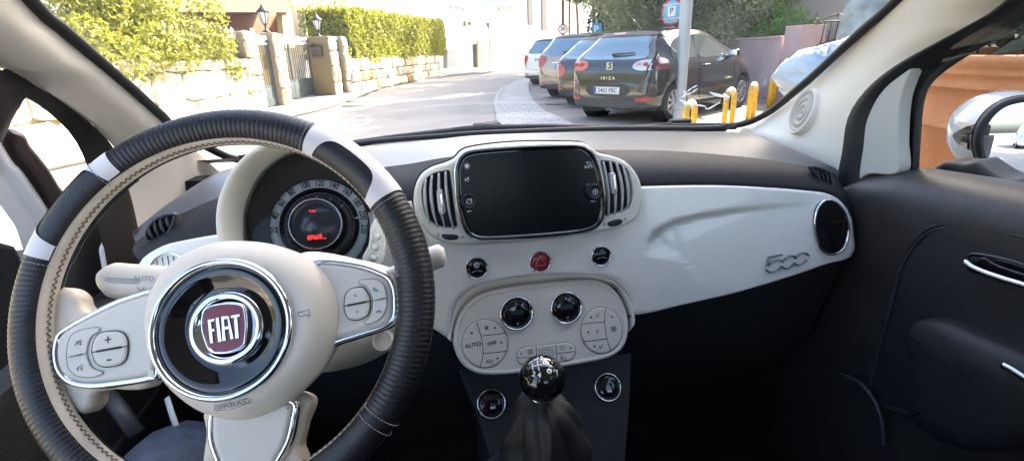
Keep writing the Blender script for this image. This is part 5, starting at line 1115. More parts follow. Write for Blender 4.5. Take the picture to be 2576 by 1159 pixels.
for x0, y0, x1, y1, yb in ((1275, 2, 1490, 45, 135), (1515, 40, 1755, 75, 165)):
    q = MB(); pl = PL2(PFw, -2.05); a, b_ = pl.px(*Z6((x0, y0))[0]), pl.px(*Z6((x1, y1))[0]); zbot = pl.px(*Z6((x0, yb-30))[0])[1]
    q.tube([pl.W(*a), pl.W(*b_)], .05, seg=6); q.tube([pl.W(a[0], (a[1]+zbot)/2), pl.W(b_[0], (b_[1]+zbot)/2)], .025, seg=5)
    for k in range(4): x = a[0]+(b_[0]-a[0])*k/3; q.tube([pl.W(x, zbot), pl.W(x, a[1]+(b_[1]-a[1])*k/3)], .05, seg=6)
    if x0 > 1500:
        for k in range(22): x = a[0]+(b_[0]-a[0])*k/21; q.tube([pl.W(x, zbot), pl.W(x, a[1])], .016, seg=4)
    keep(q.build('terrace_railing', G['finial'], None), b1)
b2 = tag(empty('white_louvred_building', PFw.W(8, 0, -14)), 'tall white building with two grey louvred strips behind the thirty sign', 'building'); bpy.context.view_layer.update()
fslab([(1770, 60), (1990, 10), (1990, -80), (2090, -200), (3100, -300), (3100, 520), (1770, 520)], -12, 8, 'wall', G['white_wall'], b2)
for x0, x1, y1 in ((2180, 2240, 285), (2335, 2395, 350)):
    for k in range(24):
        pass
    q = MB(); pl = PL2(PFw, -11.9); a, b_ = pl.px(*Z6((x0, 0))[0]), pl.px(*Z6((x1, y1))[0])
    q.box(pl.W((a[0]+b_[0])/2, (a[1]+4+b_[1])/2, .0), (b_[0]-a[0], .08, a[1]+4-b_[1]), 0, Matrix((tf, nf*-1, V((0, 0, 1)))).transposed())
    n = int((a[1]+4-b_[1])/.22)
    for k in range(n): q.box(pl.W((a[0]+b_[0])/2, b_[1]+.1+k*.22, .06), (b_[0]-a[0], .10, .05), 0, Matrix((tf, nf*-1, V((0, 0, 1)))).transposed())
    keep(q.build('louvre_strip', G['louvre'], None), b2)
fslab([(1985, 65), (2068, 65), (2068, 112), (1985, 108)], -11.9, .1, 'window', M['black_gloss'], b2)
fslab([(1860, 70), (1975, 62), (1975, 100), (1860, 120)], -11.9, .1, 'window', M['black_gloss'], b2)
b3 = tag(fslab([(1770, 430), (2600, 432), (2600, 760), (1770, 760)], -.5, .3, 'white_street_wall', G['white_wall']), 'low sunlit white wall along the far bend of the street', 'wall')
b4 = tag(fslab([(1660, 470), (1770, 440), (1770, 740), (1660, 750)], -.6, .3, 'white_street_wall', G['white_wall']), 'short white wall section right of the yellow gate post', 'wall')
q = tag(fslab([(1622, 455), (1656, 450), (1662, 760), (1625, 765)], -.3, .12, 'yellow_gate_post', G['stucco_yellow']), 'pale yellow gate post beside the far barred gate', 'post')
q = MB(); pl = PL2(PFw, -.5); a, b_ = pl.px(*Z6((1560, 490))[0]), pl.px(*Z6((1618, 755))[0])
for k in range(7): x = a[0]+(b_[0]-a[0])*k/6; q.tube([pl.W(x, b_[1]), pl.W(x, a[1])], .03, seg=5)
for z in (a[1], (a[1]+b_[1])/2, b_[1]+.1): q.tube([pl.W(a[0], z), pl.W(b_[0], z)], .03, seg=5)
tag(q.build('barred_gate', G['louvre']), 'distant barred metal gate left of the yellow post', 'gate')
fslab([(1280, 560), (1560, 560), (1560, 760), (1280, 770)], -.4, .3, 'garden_wall', G['white_wall']).name = 'white_garden_wall'
tag(bpy.data.objects['white_garden_wall'], 'white louvred garden wall between the hedge end and the barred gate', 'wall')
b5 = tag(fslab([(-300, 60), (170, 60), (205, 75), (900, -100), (900, -400), (-300, -400)], -14, 5, 'pinkish_house', G['pink_pale']), 'pinkish house with a balcony high behind the hedge', 'house')
keep(fslab([(210, 10), (625, 18), (625, 38), (210, 32)], -13, 1.2, 'balcony', G['white_wall2']), b5) if False else None
o = fslab([(210, 0), (625, 10), (625, 30), (210, 24)], -13.2, .8, 'balcony', G['white_wall2']); o.parent = b5
for x0, x1, y0, y1 in ((1283, 1340, 14, 100), (1345, 1412, 24, 112), (1418, 1470, 36, 122), (1535, 1755, 70, 150)):
    fslab([(x0, y0), (x1, y0+(x1-x0)*.12), (x1, y1+8), (x0, y1)], -2.9, .1, 'terrace_window', mat('pale_blue_pane', (.10, .13, .15), .1) if x0 < 1500 else mat('slatted_shutter', (.09, .08, .07), .7), b1)
for x0, y0, x1, y1 in ((1183, 205, 1222, 225), (1480, 236, 1490, 295), (1538, 244, 1546, 285), (1744, 254, 1756, 318)): fslab([(x0, y0), (x1, y0), (x1, y1), (x0, y1)], -1.85, .1, 'downpipe', G['louvre'], b1)
# parasols / awnings by the far pool bar
q = MB(); pl = PL2(PFw, -4); c = pl.px(*Z6((2290, 330))[0]); c = pl.W(*c)
for k in range(8):
    a0, a1 = 2*pi*k/8, 2*pi*(k+1)/8; q.add([c, c+V((2.2*cos(a0), 2.2*sin(a0), -.75)), c+V((2.2*cos(a1), 2.2*sin(a1), -.75))], [(0, 1, 2)], 0, False)
pz = q.build('parasol', mat('taupe_canvas', (.33, .27, .26), .9)); tag(pz, 'taupe canvas sunshade over the white street wall', 'parasol'); q = MB(); q.tube([c, c-V((0, 0, 2.5))], .03, seg=6); q.build('parasol_pole', G['iron'], pz)
# ------------------------------------------------------------------ poles and signs
def vpost(u, v0, dist, r0, r1, h, nm, mt, lab, cat, z0=0, grp=None):
    d = ray(u, v0); d.z = 0; d.normalize(); p = V((CP.x+d.x*dist, CP.y+d.y*dist, 0)); rt = tag(empty(nm, p), lab, cat, grp)
    return rt, p
rt, p = vpost(1416, 90, 34.5, 0, 0, 0, 'speed_sign', None, 'round red and white speed limit sign reading 30 on a brown pole', 'road sign')
q = MB(); q.tube([V((0, 0, 0)), V((0, 0, 9))], .10, seg=10); q.build('pole', G['wood_pole'], rt)
zc = CP.z+(at(1416, 74, 'Y', p.y).z-CP.z); fv = (V((CP.x, CP.y, 0))-V((p.x, p.y, 0))).normalized(); pl = PL(V((0, 0, zc))+fv*.13, fv)
q = MB(); q.ring(pl, (0, 0), [(.31, -.02), (.31, .0), (.30, .005)], 40); q.build('sign_rim', G['sign_red'], rt); q = MB(); q.ring(pl, (0, 0), [(.235, .004), (.233, .010)], 40); q.build('sign_face', G['sign_white'], rt)
q = MB(); q.text(pl, '30', 0, -.0, .30, .014, 0, 1, bold=.02); q.build('sign_number', M['ink'], rt)
rt, p = vpost(1432, 90, 30, 0, 0, 0, 'utility_pole', None, 'slim ochre-brown pole just right of the thirty sign', 'pole')
q = MB(); q.tube([V((0, 0, 0)), V((0, 0, 9))], .065, seg=10); q.build('shaft', mat('ochre_pole', (.34, .24, .10), .8), rt)
rt, p = vpost(1501, 80, 17, 0, 0, 0, 'parking_sign', None, 'square blue parking sign with a white P in front of the dark tree', 'road sign')
fv = (V((CP.x, CP.y, 0))-V((p.x, p.y, 0))).normalized(); zc = at(1501, 75, 'Y', p.y).z; pl = PL(V((0, 0, zc))+fv*.04, fv)
q = MB(); q.tube([V((0, 0, 0)), V((0, 0, zc+.3))], .03, seg=8); q.build('pole', G['pole'], rt)
q = MB(); q.pillow(pl, [(-.15, -.17), (.15, -.17), (.15, .17), (-.15, .17)], .006, .004, base=-.01); q.build('sign_face', G['sign_blue'], rt); q = MB(); q.text(pl, 'P', -.02, 0, .28, .009, 0, 1, bold=.02); q.build('sign_letter', G['sign_white'], rt)
rt, p = vpost(1693, 40, 12.6, 0, 0, 0, 'residents_sign', None, 'round red-rimmed blue private parking sign with a white P square behind the black hatchback', 'road sign')
fv = (V((CP.x, CP.y, 0))-V((p.x, p.y, 0))).normalized(); fv = (Matrix.Rotation(R(-38), 3, 'Z') @ fv); zc = at(1693, 32, 'Y', p.y).z; pl = PL(V((0, 0, zc))+fv*.04, fv)
rs = 30.3/1300*12.2
q = MB(); q.tube([V((0, 0, 0)), V((0, 0, zc+.1))], .03, seg=8); q.build('pole', G['pole'], rt)
q = MB(); q.ring(pl, (0, 0), [(rs, -.01), (rs, 0), (rs*.98, .004)], 48); q.build('sign_rim', G['sign_red'], rt)
q = MB(); q.ring(pl, (0, 0), [(rs*.84, .003), (rs*.83, .008)], 48); q.build('sign_face', mat('pale_sign_blue', (.16, .42, .58), .4), rt)
q = MB(); q.box(pl.W(0, .02*1, .012), (.20, .01, .20), 0, Matrix((pl.a, -pl.n, pl.b)).transposed()); q.build('sign_square', G['sign_white'], rt)
q = MB(); q.text(pl, 'P', 0, .02, .19, .020, 0, 1, bold=.01); q.build('sign_letter', M['ink'], rt)
q = MB(); q.text(pl, 'PARKING PRIVADO', 0, .155, .062, .012, 0, .88, bold=.02); q.text(pl, 'SOLO RESIDENTES', 0, -.125, .062, .012, 0, .92, bold=.02); q.text(pl, 'EDF. CAYUCO', 0, -.185, .060, .012, 0, .92, bold=.02); q.build('sign_lettering', G['sign_white'], rt)
# lamp post
d = ray(1706, 300); p = at(1706, 303, 'Z', .0); rt = tag(empty('lamp_post', (p.x, p.y, 0)), 'thick pale grey steel lamp post with a flanged base in front of the black hatchback', 'lamp post'); pl = PL((0, 0, 0), (0, 0, 1), (0, 1, 0))
q = MB(); q.ring(pl, (0, 0), [(.093, .0), (.092, .5), (.090, 3), (.086, 7)], 32); q.build('shaft', G['pole'], rt)
q = MB(); q.ring(pl, (0, 0), [(.155, -.0), (.155, .14), (.135, .16), (.135, .20), (.150, .215), (.150, .245), (.118, .262), (.115, .29), (.098, .30)], 32, cap=False); q.build('base_collar', mat('pale_base_paint', (.55, .53, .50), .6, bump=.003, bscale=30, var=.15), rt)
q = MB(); q.tube([V((0, 0, 7)), V((0, 0, 7.3)), V((-.5, -.3, 7.5)), V((-1.2, -.6, 7.5))], .04, seg=8); q.box((-1.4, -.7, 7.48), (.6, .25, .12), 0, bev=.03); q.build('lamp_head', G['pole'], rt)
# yellow hoops
def Z7(*p): return zz(2550, 330, 5.724, p)
GRP = 'yellow steel hoops beside the pavement'
for (u, v, zt, ang, lab) in ((1739, 252, .52, 48, 'nearest yellow hoop, its top wrapped in white tape beside the lamp post'), (1840, 221, .57, 52, 'tall chipped yellow hoop, second from the lamp post, with tape tied to it'), (1898, 207, .57, 49, 'third yellow hoop from the lamp post, paint badly flaked'), (1948, 191, .57, 50, 'farthest yellow hoop, near the pink wall')):
    c = at(u, v, 'Z', zt); az = R(ang)
    dx = V((sin(az), cos(az), 0)); q = MB(); w_ = .16; n = 14
    P = [-dx*w_+V((0, 0, -.02)), -dx*w_+V((0, 0, zt-.22))]+[V((0, 0, zt-.16))+dx*(-w_*cos(pi*k/n))+V((0, 0, .13*sin(pi*k/n))) for k in range(1, n)]+[dx*w_+V((0, 0, zt-.22)), dx*w_+V((0, 0, -.02))]
    q.tube(P, .038, seg=12); o = q.build('yellow_hoop', G['yellow']); q = MB(); q.tube(P[4:12], .0395, seg=12); q.build('worn_top', mat('bleached_yellow_paint', (.80, .72, .50), .5, var=.2, vscale=20), o); o.location = (c.x, c.y, 0); tag(o, lab, 'hoop barrier', GRP)
# tape
def tapeP(pts, dist): 
    out = []
    for u, v in Z7(*pts): d = ray(u, v); k = dist/sqrt(d.x**2+d.y**2); out.append(CP+d*k)
    return out
q = MB()
for pts in ([(640, 290), (760, 230), (860, 190), (1010, 95)], [(690, 250), (790, 150), (880, 80), (1000, 20)], [(600, 350), (760, 420), (900, 450), (1050, 470), (1190, 500), (1170, 540), (1250, 545), (1350, 490), (1500, 410)], [(680, 130), (720, 190), (760, 200)]):
    P = resample(tapeP(pts, 6.9), 24, False); q.tube(P, [.003+.007*abs(sin(i*.4+.5)) for i in range(24)], seg=6, sx=.15, sy=1)
tag(q.build('torn_tape', G['tape']), 'torn white plastic tape fluttering from the lamp post', 'tape')
q = MB(); P = resample(tapeP([(1265, 170), (1350, 210), (1480, 250), (1610, 285)], 6.7), 16, False); q.tube(P, [.003+.014*sin(pi*i/15) for i in range(16)], seg=6, sx=.15); P = tapeP([(1560, 230), (1640, 290), (1700, 320)], 6.65); q.tube(P, .02, seg=6, sx=.3)
tag(q.build('torn_tape', G['tape']), 'short torn strip of tape tied to the second yellow hoop', 'tape')
# ------------------------------------------------------------------ pink wall, gate, house, covered vehicle
nk = V((-.985, .17, 0)); PKw = PL((7.75, 10.5, 0), nk)
def kslab(pts, off, depth, nm, mt, z=ZD, sm=False):
    pl = PL2(PKw, off); P = ccw(pl.pxs(z(*pts))); q = MB(); q.stack(pl, P, [(0, -depth), (0, 0)], sm=sm); return q.build(nm, mt)
x0, z0 = PKw.px(*ZD((225, 216))[0]); xr = PKw.px(*ZD((225, 600))[0])[0]
q = MB(); xl = PKw.px(*ZC((1600, 300))[0])[0]; pink_top = z0
q.box(PKw.W((-14+x0)/2, z0/2, -.12), (x0+14, .24, z0), 0, Matrix((PKw.a, -PKw.n, PKw.b)).transposed()); q.box(PKw.W((-14+x0)/2, z0+.02, -.12), (x0+14, .28, .05), 0, Matrix((PKw.a, -PKw.n, PKw.b)).transposed(), bev=.01)
tag(q.build('pink_wall', G['pink']), 'dusty pink rendered boundary wall in front of the parked black hatchback', 'wall')
# chips in the render
q = MB()
for cx_, cy_, s in ((222, 382, 14), (128, 470, 18), (100, 560, 12), (85, 300, 3)):
    c = PKw.px(*ZD((cx_, cy_))[0]); k = s*.0045; P = [(c[0]+k*(.6+.5*random.random())*cos(a), c[1]+1.4*k*(.6+.5*random.random())*sin(a)) for a in [2*pi*i/9 for i in range(9)]]; q.stack(PKw, P, [(0, -.002), (0, .005)], sm=False)
o = q.build('bare_patches', mat('bare_plaster', (.62, .58, .56), .9)); o.parent = bpy.data.objects['pink_wall']
x1, z1 = PKw.px(*ZD((352, 143))[0]); xa = PKw.px(*ZD((232, 350))[0])[0]
q = MB(); q.box(PKw.W((xa+x1)/2, z1/2, -.2), (x1-xa, .50, z1), 0, Matrix((PKw.a, -PKw.n, PKw.b)).transposed(), bev=.01); tag(q.build('pink_gate_pillar', G['pink']), 'square pink gate pillar at the end of the pink wall beside the iron gate', 'pillar')
q = MB(); q.box(PKw.W(x1+3.6, .45, -.12), (5.6, .2, .9), 0, Matrix((PKw.a, -PKw.n, PKw.b)).transposed()); tag(q.build('low_pink_wall', G['pink']), 'lower pink wall behind the tarpaulin-covered vehicle', 'wall')
pl = PL2(PKw, -.3); q = MB()
def gl_(pts, r): P = [pl.W(*pl.px(*c)) for c in ZQ(*pts)]; q.tube(P, r, seg=6)
gl_([(575, 285), (1010, 258)], .014); gl_([(600, 275), (760, 215), (890, 172)], .012); gl_([(560, 600), (1010, 420)], .012)
for a, b_ in (((640, 285), (580, 600)), ((720, 280), (655, 575)), ((805, 275), (745, 540)), ((890, 268), (830, 515)), ((975, 262), (915, 480)), ((575, 285), (565, 330))): gl_([a, b_], .011)
def curl(cx_, cy_, r, s): gl_([(cx_+s*r*(1-k/22)*cos(k*.42), cy_-r*(1-k/22)*sin(k*.42)) for k in range(20)], .011)
curl(905, 215, 38, -1); curl(980, 210, 40, 1); curl(610, 255, 22, 1)
tag(q.build('iron_gate', G['iron']), 'scrolled wrought-iron gate beside the pink pillar', 'gate')
q = MB(); pl = PL((14.5, 9, 0), (-.93, -.35, 0)); q.box(pl.W(0, 3, -2), (22, 4, 6.0), 0, Matrix((pl.a, -pl.n, pl.b)).transposed()); tag(q.build('pale_house', G['pink_pale']), 'large pale pinkish house wall behind the iron gate', 'house')
def lump(cu, cv, Y, rx, ry, rz, seed):
    c = at(cu, cv, 'Y', Y); vs = []; fs = []; nu, nv_ = 28, 16
    for j in range(nv_+1):
        ph = pi*j/nv_
        for i in range(nu):
            th = 2*pi*i/nu; d = V((sin(ph)*cos(th), sin(ph)*sin(th), cos(ph))); k = 1+.16*abs(sin(1.5*th+seed+2*ph))+.10*abs(sin(4*th+3*ph*2+seed*2))+.10*abs(sin(5*ph+th*2+seed))-.12; k *= (1.12 if d.z < 0 else 1)
            vs.append(c+V((d.x*rx, d.y*ry, d.z*rz))*k)
    for j in range(nv_):
        for i in range(nu): k = (i+1) % nu; fs.append((j*nu+i, (j+1)*nu+i, (j+1)*nu+k, j*nu+k))
    return vs, fs
cvh = tag(empty('covered_vehicle', at(2080, 215, 'Z', 0)), 'vehicle wrapped in a crumpled pale blue tarpaulin by the pink wall', 'covered vehicle'); bpy.context.view_layer.update()
q = MB(); q.add(*lump(2062, 182, 6.0, .40, .5, .27, 1)); q.add(*lump(2130, 168, 5.8, .42, .6, .28, 2.4)); q.add(*lump(2085, 215, 5.9, .40, .5, .26, 4)); q.add(*lump(2150, 250, 5.7, .50, .7, .42, 3)); q.add(*lump(2200, 140, 5.9, .4, .5, .26, 3)); keep(q.build('tarpaulin', G['tarp']), cvh)
tb_ = tag(empty('wrapped_shrub', at(2180, 60, 'Y', 7)), 'rounded grey-green shrub under a pale cover above the tarpaulin', 'shrub')
bpy.context.view_layer.update(); q = MB(); q.add(*lump(2222, 62, 7.0, .50, .5, .62, 5.2)); keep(q.build('cover', mat('grey_netting', (.30, .33, .33), .5, bump=.02, bscale=10, var=.4, vscale=4)), tb_)
# ------------------------------------------------------------------ terracotta planter outside the passenger window
PX15 = lambda u, v: at(u, v, 'X', 1.50).z
zr = at(2420, 138, 'X', 1.52).z; z1_ = at(2400, 176, 'X', 1.5).z; z2_ = at(2400, 190, 'X', 1.5).z; z3_ = at(2400, 215, 'X', 1.5).z; z4_ = at(2400, 226, 'X', 1.5).z; z5_ = at(2330, 322, 'X', 1.5).z
cpot = (2.62, 1.10); rp_ = 1.15
rt = tag(empty('terracotta_planter', (cpot[0], cpot[1], 0)), 'huge terracotta planter with moulded flowers outside the passenger window', 'planter'); pl = PL((0, 0, 0), (0, 0, 1), (0, 1, 0))
q = MB(); q.ring(pl, (0, 0), [(.85, 0), (.89, .05), (1.0, .45), (rp_-.055, z5_-.012), (rp_-.035, z5_-.004), (rp_-.032, z5_+.006), (rp_-.045, z5_+.014), (rp_-.03, z4_-.03), (rp_-.018, z4_), (rp_-.004, z4_+.004), (rp_-.002, z3_-.006), (rp_-.012, z3_+.004), (rp_-.010, z2_-.004), (rp_, z2_+.002), (rp_+.004, z1_-.006), (rp_-.006, z1_), (rp_-.002, z1_+.006), (rp_+.012, zr-.02), (rp_+.010, zr-.004), (rp_-.004, zr), (rp_-.08, zr-.003), (rp_-.09, zr-.08)], 160); pot = q.build('pot', G['terracotta'], rt)
bpy.context.view_layer.update()
def onpot(u, v):
    inv = pot.matrix_world.inverted(); h_, pp, nn, _ = pot.ray_cast(inv @ CP, (inv.to_3x3() @ ray(u, v)).normalized()); return (pot.matrix_world @ pp, nn) if h_ else (None, None)
for (u, v), kind in ((ZD((1055, 620))[0], 0), (ZD((1188, 630))[0], 1)):
    c, nn = onpot(u, v)
    if c is None: continue
    pl = PL(c, nn if nn.dot(CP-c) > 0 else -nn); q = MB()
    if kind == 0:
        for k in range(6): a = 2*pi*k/6+.3; q.stack(pl, res2([(.030*cos(a)+.019*cos(b)*cos(a)-.015*sin(b)*sin(a), .030*sin(a)+.019*cos(b)*sin(a)+.015*sin(b)*cos(a)) for b in [2*pi*i/8 for i in range(8)]], 16), [(0, -.004), (.002, .006), (.006, .009)])
        q.ring(pl, (0, 0), [(.014, 0), (.010, .012), (.002, .013)], 12)
    else:
        for x, y, a_, b_ in ((0, .06, .012, .03), (-.02, .02, .014, .035), (.02, .015, .012, .03), (-.045, -.03, .02, .02), (.0, -.035, .022, .022), (.035, .05, .025, .01)): q.stack(pl, ell((x, y), a_, b_, 14), [(0, -.004), (.002, .005), (.007, .009)])
    o = q.build('moulded_flower', G['terracotta'], pot)
P = []; nr = []
for k in range(5200):
    a = random.uniform(0, 2*pi); r_ = rp_*.92*sqrt(random.random()); P.append(V((cpot[0]+r_*cos(a), cpot[1]+r_*sin(a), zr+.02+random.uniform(0, .42)*(1-.3*r_)))); nr.append(V((0, 0, .5)))
o = leafmesh('planted_shrub', P, .045, leafmat('dark_planter_leaf', (.02, .03, .02), (.08, .09, .05), .2, 3), None, nr); tag(o, 'dark low planting growing out of the terracotta planter', 'plant')
q = MB()
for k in range(26):
    a = random.uniform(2.2, 4.4); q.add(*[[V((cpot[0]+.85*cos(a)+x*.04, cpot[1]+.85*sin(a)+y*.04, zr+.08+z*.04)) for x, y, z in ((0, 0, .9), (.5, 0, 0), (0, .5, 0), (-.5, 0, 0), (0, -.5, 0))], [(0, 1, 2), (0, 2, 3), (0, 3, 4), (0, 4, 1)]], sm=False)
q.build('purple_blooms', G['purple'], None); b_ = bpy.data.objects['purple_blooms']; b_.parent = o
# ------------------------------------------------------------------ trees
def tree(nm, x, y, h, crown, n, leaf, size, lab, trunkr=.14, seed=0, lean=(0, 0), grp=None, b0_=.3):
    r = random.Random(seed); rt = tag(empty(nm, (x, y, 0)), lab, 'tree', grp); q = MB()
    top = V((lean[0], lean[1], h*.8)); q.tube(resample([V((0, 0, 0)), V((lean[0]*.2+.1, lean[1]*.2, h*.3)), top*.7, top], 12, False), [trunkr*(1-.75*i/11) for i in range(12)], seg=10); br = []
    for k in range(16):
        t = b0_+(.95-b0_)*k/16; b0 = V((lean[0]*t, lean[1]*t, h*.8*t)); a = r.uniform(0, 2*pi); L_ = crown*r.uniform(.6, 1.0)*(1.1-.4*t); e = b0+V((cos(a)*L_, sin(a)*L_, L_*r.uniform(-.05, .5))); md = b0.lerp(e, .5)+V((0, 0, r.uniform(-.1, .25)*L_)); br.append((b0, md, e))
        q.tube([b0, md, e], [trunkr*.4, trunkr*.25, trunkr*.08], seg=6)
    q.build('trunk', G['bark'], rt)
    cl = []
    for b0, md, e in br:
        for k in range(5): t = r.uniform(.35, 1.1); c = md.lerp(e, t) if t > .5 else b0.lerp(md, t*2); cl.append((c+V((r.gauss(0, .3), r.gauss(0, .3), r.gauss(0, .25)))*crown*.25, crown*r.uniform(.14, .27)))
    for k in range(14): a = r.uniform(0, 2*pi); cl.append((V((lean[0]+cos(a)*crown*.4*r.random(), lean[1]+sin(a)*crown*.4*r.random(), h*r.uniform(.75, .98))), crown*r.uniform(.16, .28)))
    P = []; nr = []; per = max(8, n//len(cl))
    for c, rad in cl:
        for _ in range(per):
            d = V((r.gauss(0, 1), r.gauss(0, 1), r.gauss(0, 1))).normalized(); k = rad*r.uniform(.55, 1.12); P.append(c+V((d.x*k, d.y*k, d.z*k*.75))); nr.append(d)
    leafmesh('crown', P, size, leaf, rt, nr, .38, .9); return rt
TG = 'trees behind the parked cars'
def bush(nm, x, y, rx, ry, z0, z1, n, leaf, size, lab, seed, cat='shrub', grp=None):
    r = random.Random(seed); rt = tag(empty(nm, (x, y, 0)), lab, cat, grp); P = []; nr = []; q = MB()
    for k in range(34):
        a = r.uniform(0, 2*pi); d = sqrt(r.random()); c = V((rx*d*cos(a), ry*d*sin(a), z0+(z1-z0)*(1-.5*d*d)*r.random())); rad = r.uniform(.22, .42)*min(rx, (z1-z0))
        q.tube([V((c.x*.3, c.y*.3, 0)), c*.6+V((0, 0, .1)), c], [.04, .025, .008], seg=5)
        for _ in range(n//34):
            v_ = V((r.gauss(0, 1), r.gauss(0, 1), r.gauss(0, 1))).normalized(); P.append(c+v_*rad*r.uniform(.5, 1.15)); nr.append(v_)
    q.build('branches', G['bark'], rt); leafmesh('foliage', P, size, leaf, rt, nr, .4, .9)
tree('olive_tree', 8.7, 15.6, 5.2, 2.7, 22000, G['leaf_olive'], .075, 'loose grey-green tree directly behind the black hatchback and the blue private parking sign', .16, 1, (0, 0), TG)
tree('olive_tree', 9.2, 18.0, 5.6, 3.2, 20000, G['leaf_olive'], .085, 'larger olive-green tree left of the private parking sign, with twisted bare twigs', .18, 2, (0, 0), TG)
bush('oleander_bush', 8.9, 13.6, 1.3, 1.5, 1.0, 3.4, 15000, G['leaf_olive'], .06, 'pale-flecked bush above the pink wall right of the lamp post', 21, grp='bushes behind the pink wall')
bush('oleander_bush', 9.3, 16.6, 1.6, 1.8, .9, 3.2, 14000, G['leaf_olive'], .06, 'bush behind the roof of the black hatchback', 22, grp='bushes behind the pink wall')
bush('oleander_bush', 9.1, 12.2, .8, .9, .9, 2.0, 8000, G['leaf_bright'], .05, 'small yellow-green bush next to the pink gate pillar', 23, grp='bushes behind the pink wall')
bush('oleander_bush', 9.9, 20.5, 1.8, 1.8, .9, 3.6, 12000, G['leaf_olive'], .07, 'bush behind the taupe estate car and the blue parking square', 24, grp='bushes behind the pink wall')
tree('conifer', 10.0, 25.5, 8.0, 3.4, 20000, G['leaf_dark'], .12, 'dark green conifer behind the thirty sign side of the car park', .2, 4, (0, 0), TG)
tree('conifer', 13.5, 24, 9, 4.0, 12000, G['leaf_dark'], .15, 'tall dark tree hidden mostly behind the olive trees', .22, 6, (0, 0), TG)
tree('offview_tree', 9.6, 3.4, 9.6, 4.6, 34000, G['leaf_dark'], .24, 'unseen tree added off the kerb to keep direct sun off the small car', .2, 5, (-3.2, 2.8), None)  # added out of view; its crown blocks direct sun on the windscreen
tree('olive_tree', 9.6, 15.2, 8.5, 3.4, 14000, G['leaf_olive'], .11, 'taller olive tree leaning towards the street above the black hatchback', .2, 12, (-2.6, -.3), TG)
tree('offview_tree', 6.0, -3.2, 7.0, 3.2, 8000, G['leaf_dark'], .18, 'shade tree behind the small car on the planter side', .2, 9, (0, 0), None)
for i_, (x_, y_, h_, lab_) in enumerate(((9.8, 19.5, 10, 'tall tree on the street side, nearest the taupe estate'), (10.5, 25, 11, 'tall tree whose bare trunk stands behind the blue parking square'), (11.2, 31, 11, 'tall tree behind the low bright green hedge'), (12.2, 37, 12, 'farthest tall tree along the car park'), (8.9, 14.2, 9.5, 'tall tree with its trunk behind the pink wall and crown high above the residents sign'))):
    tree('shade_tree', x_, y_, h_, 3.9, 15000, G['leaf_olive'], .16, lab_, .13, 40+i_, (-.8, 0), 'tall trees shading the street', .48)
P = [V((random.uniform(9.6, 13.5), 29+random.uniform(-.5, .5), random.uniform(.3, 1.9))) for _ in range(3500)]; tag(leafmesh('low_hedge', P, .10, G['leaf_bright'], None, None), 'low bright green hedge behind the roof of the taupe car', 'hedge')
q = MB()
hillp = []
for k in range(60):
    a = k/59; x = -160+320*a; hillp.append((x, 26+10*sin(a*5+1)+6*sin(a*13)+3*sin(a*31)))
q.loft([[V((x, 300+40*sin(x*.02), -5)) for x, z in hillp], [V((x, 330, z*.6)) for x, z in hillp], [V((x, 370, z)) for x, z in hillp], [V((x, 520, -5)) for x, z in hillp]]); struct(q.build('hills', mat('wooded_hill', (.09, .11, .07), .95, var=.4, vscale=.05, detail=10)))
# ================================================================== parked cars
from mathutils.bvhtree import BVHTree
CM_ = {}
CM_['tyre'] = mat('tyre_rubber', (.018, .018, .019), .8, bump=.002, bscale=60)
CM_['rim'] = mat('alloy_silver', (.55, .56, .58), .3, metal=.85)
CM_['glass'] = mat('sky_toned_car_glass', (.15, .235, .28), .06, coat=1, spec=1, metal=.6)  # blue metallic base stands for the sky mirrored in the rear windows
CM_['sideglass'] = mat('dark_car_glass', (.16, .20, .19), .04, coat=1, spec=.9, metal=.6)
CM_['red'] = mat('red_lamp_lens', (.42, .02, .015), .12, coat=.8); CM_['amber'] = mat('orange_lamp_lens', (.75, .22, .08), .12, coat=.8); CM_['clear'] = mat('clear_lamp_lens', (.55, .56, .56), .1, coat=.8, metal=.4)
CM_['darkred'] = mat('smoked_lamp_lens', (.16, .04, .06), .12, coat=.8)
CM_['plate'] = mat('number_plate_white', (.72, .72, .70), .4); CM_['plate_blue'] = mat('plate_blue', (.03, .10, .42), .4)
CM_['trim'] = mat('black_car_trim', (.02, .02, .022), .45)
CM_['under'] = mat('underbody', (.008, .008, .008), .9)
def catm(keys, x):
    if x <= keys[0][0]: return keys[0][1]
    if x >= keys[-1][0]: return keys[-1][1]
    for i in range(len(keys)-1):
        if keys[i][0] <= x <= keys[i+1][0]:
            x1, y1 = keys[i]; x2, y2 = keys[i+1]; t = (x-x1)/(x2-x1)
            m1 = (y2-keys[i-1][1])/(x2-keys[i-1][0]) if i else (y2-y1)/(x2-x1); m2 = (keys[i+2][1]-y1)/(keys[i+2][0]-x1) if i+2 < len(keys) else (y2-y1)/(x2-x1); h = x2-x1
            lim = 3*abs((y2-y1)/h); m1 = max(-lim, min(lim, m1)); m2 = max(-lim, min(lim, m2))
            return (2*t**3-3*t*t+1)*y1+(t**3-2*t*t+t)*h*m1+(-2*t**3+3*t*t)*y2+(t**3-t*t)*h*m2
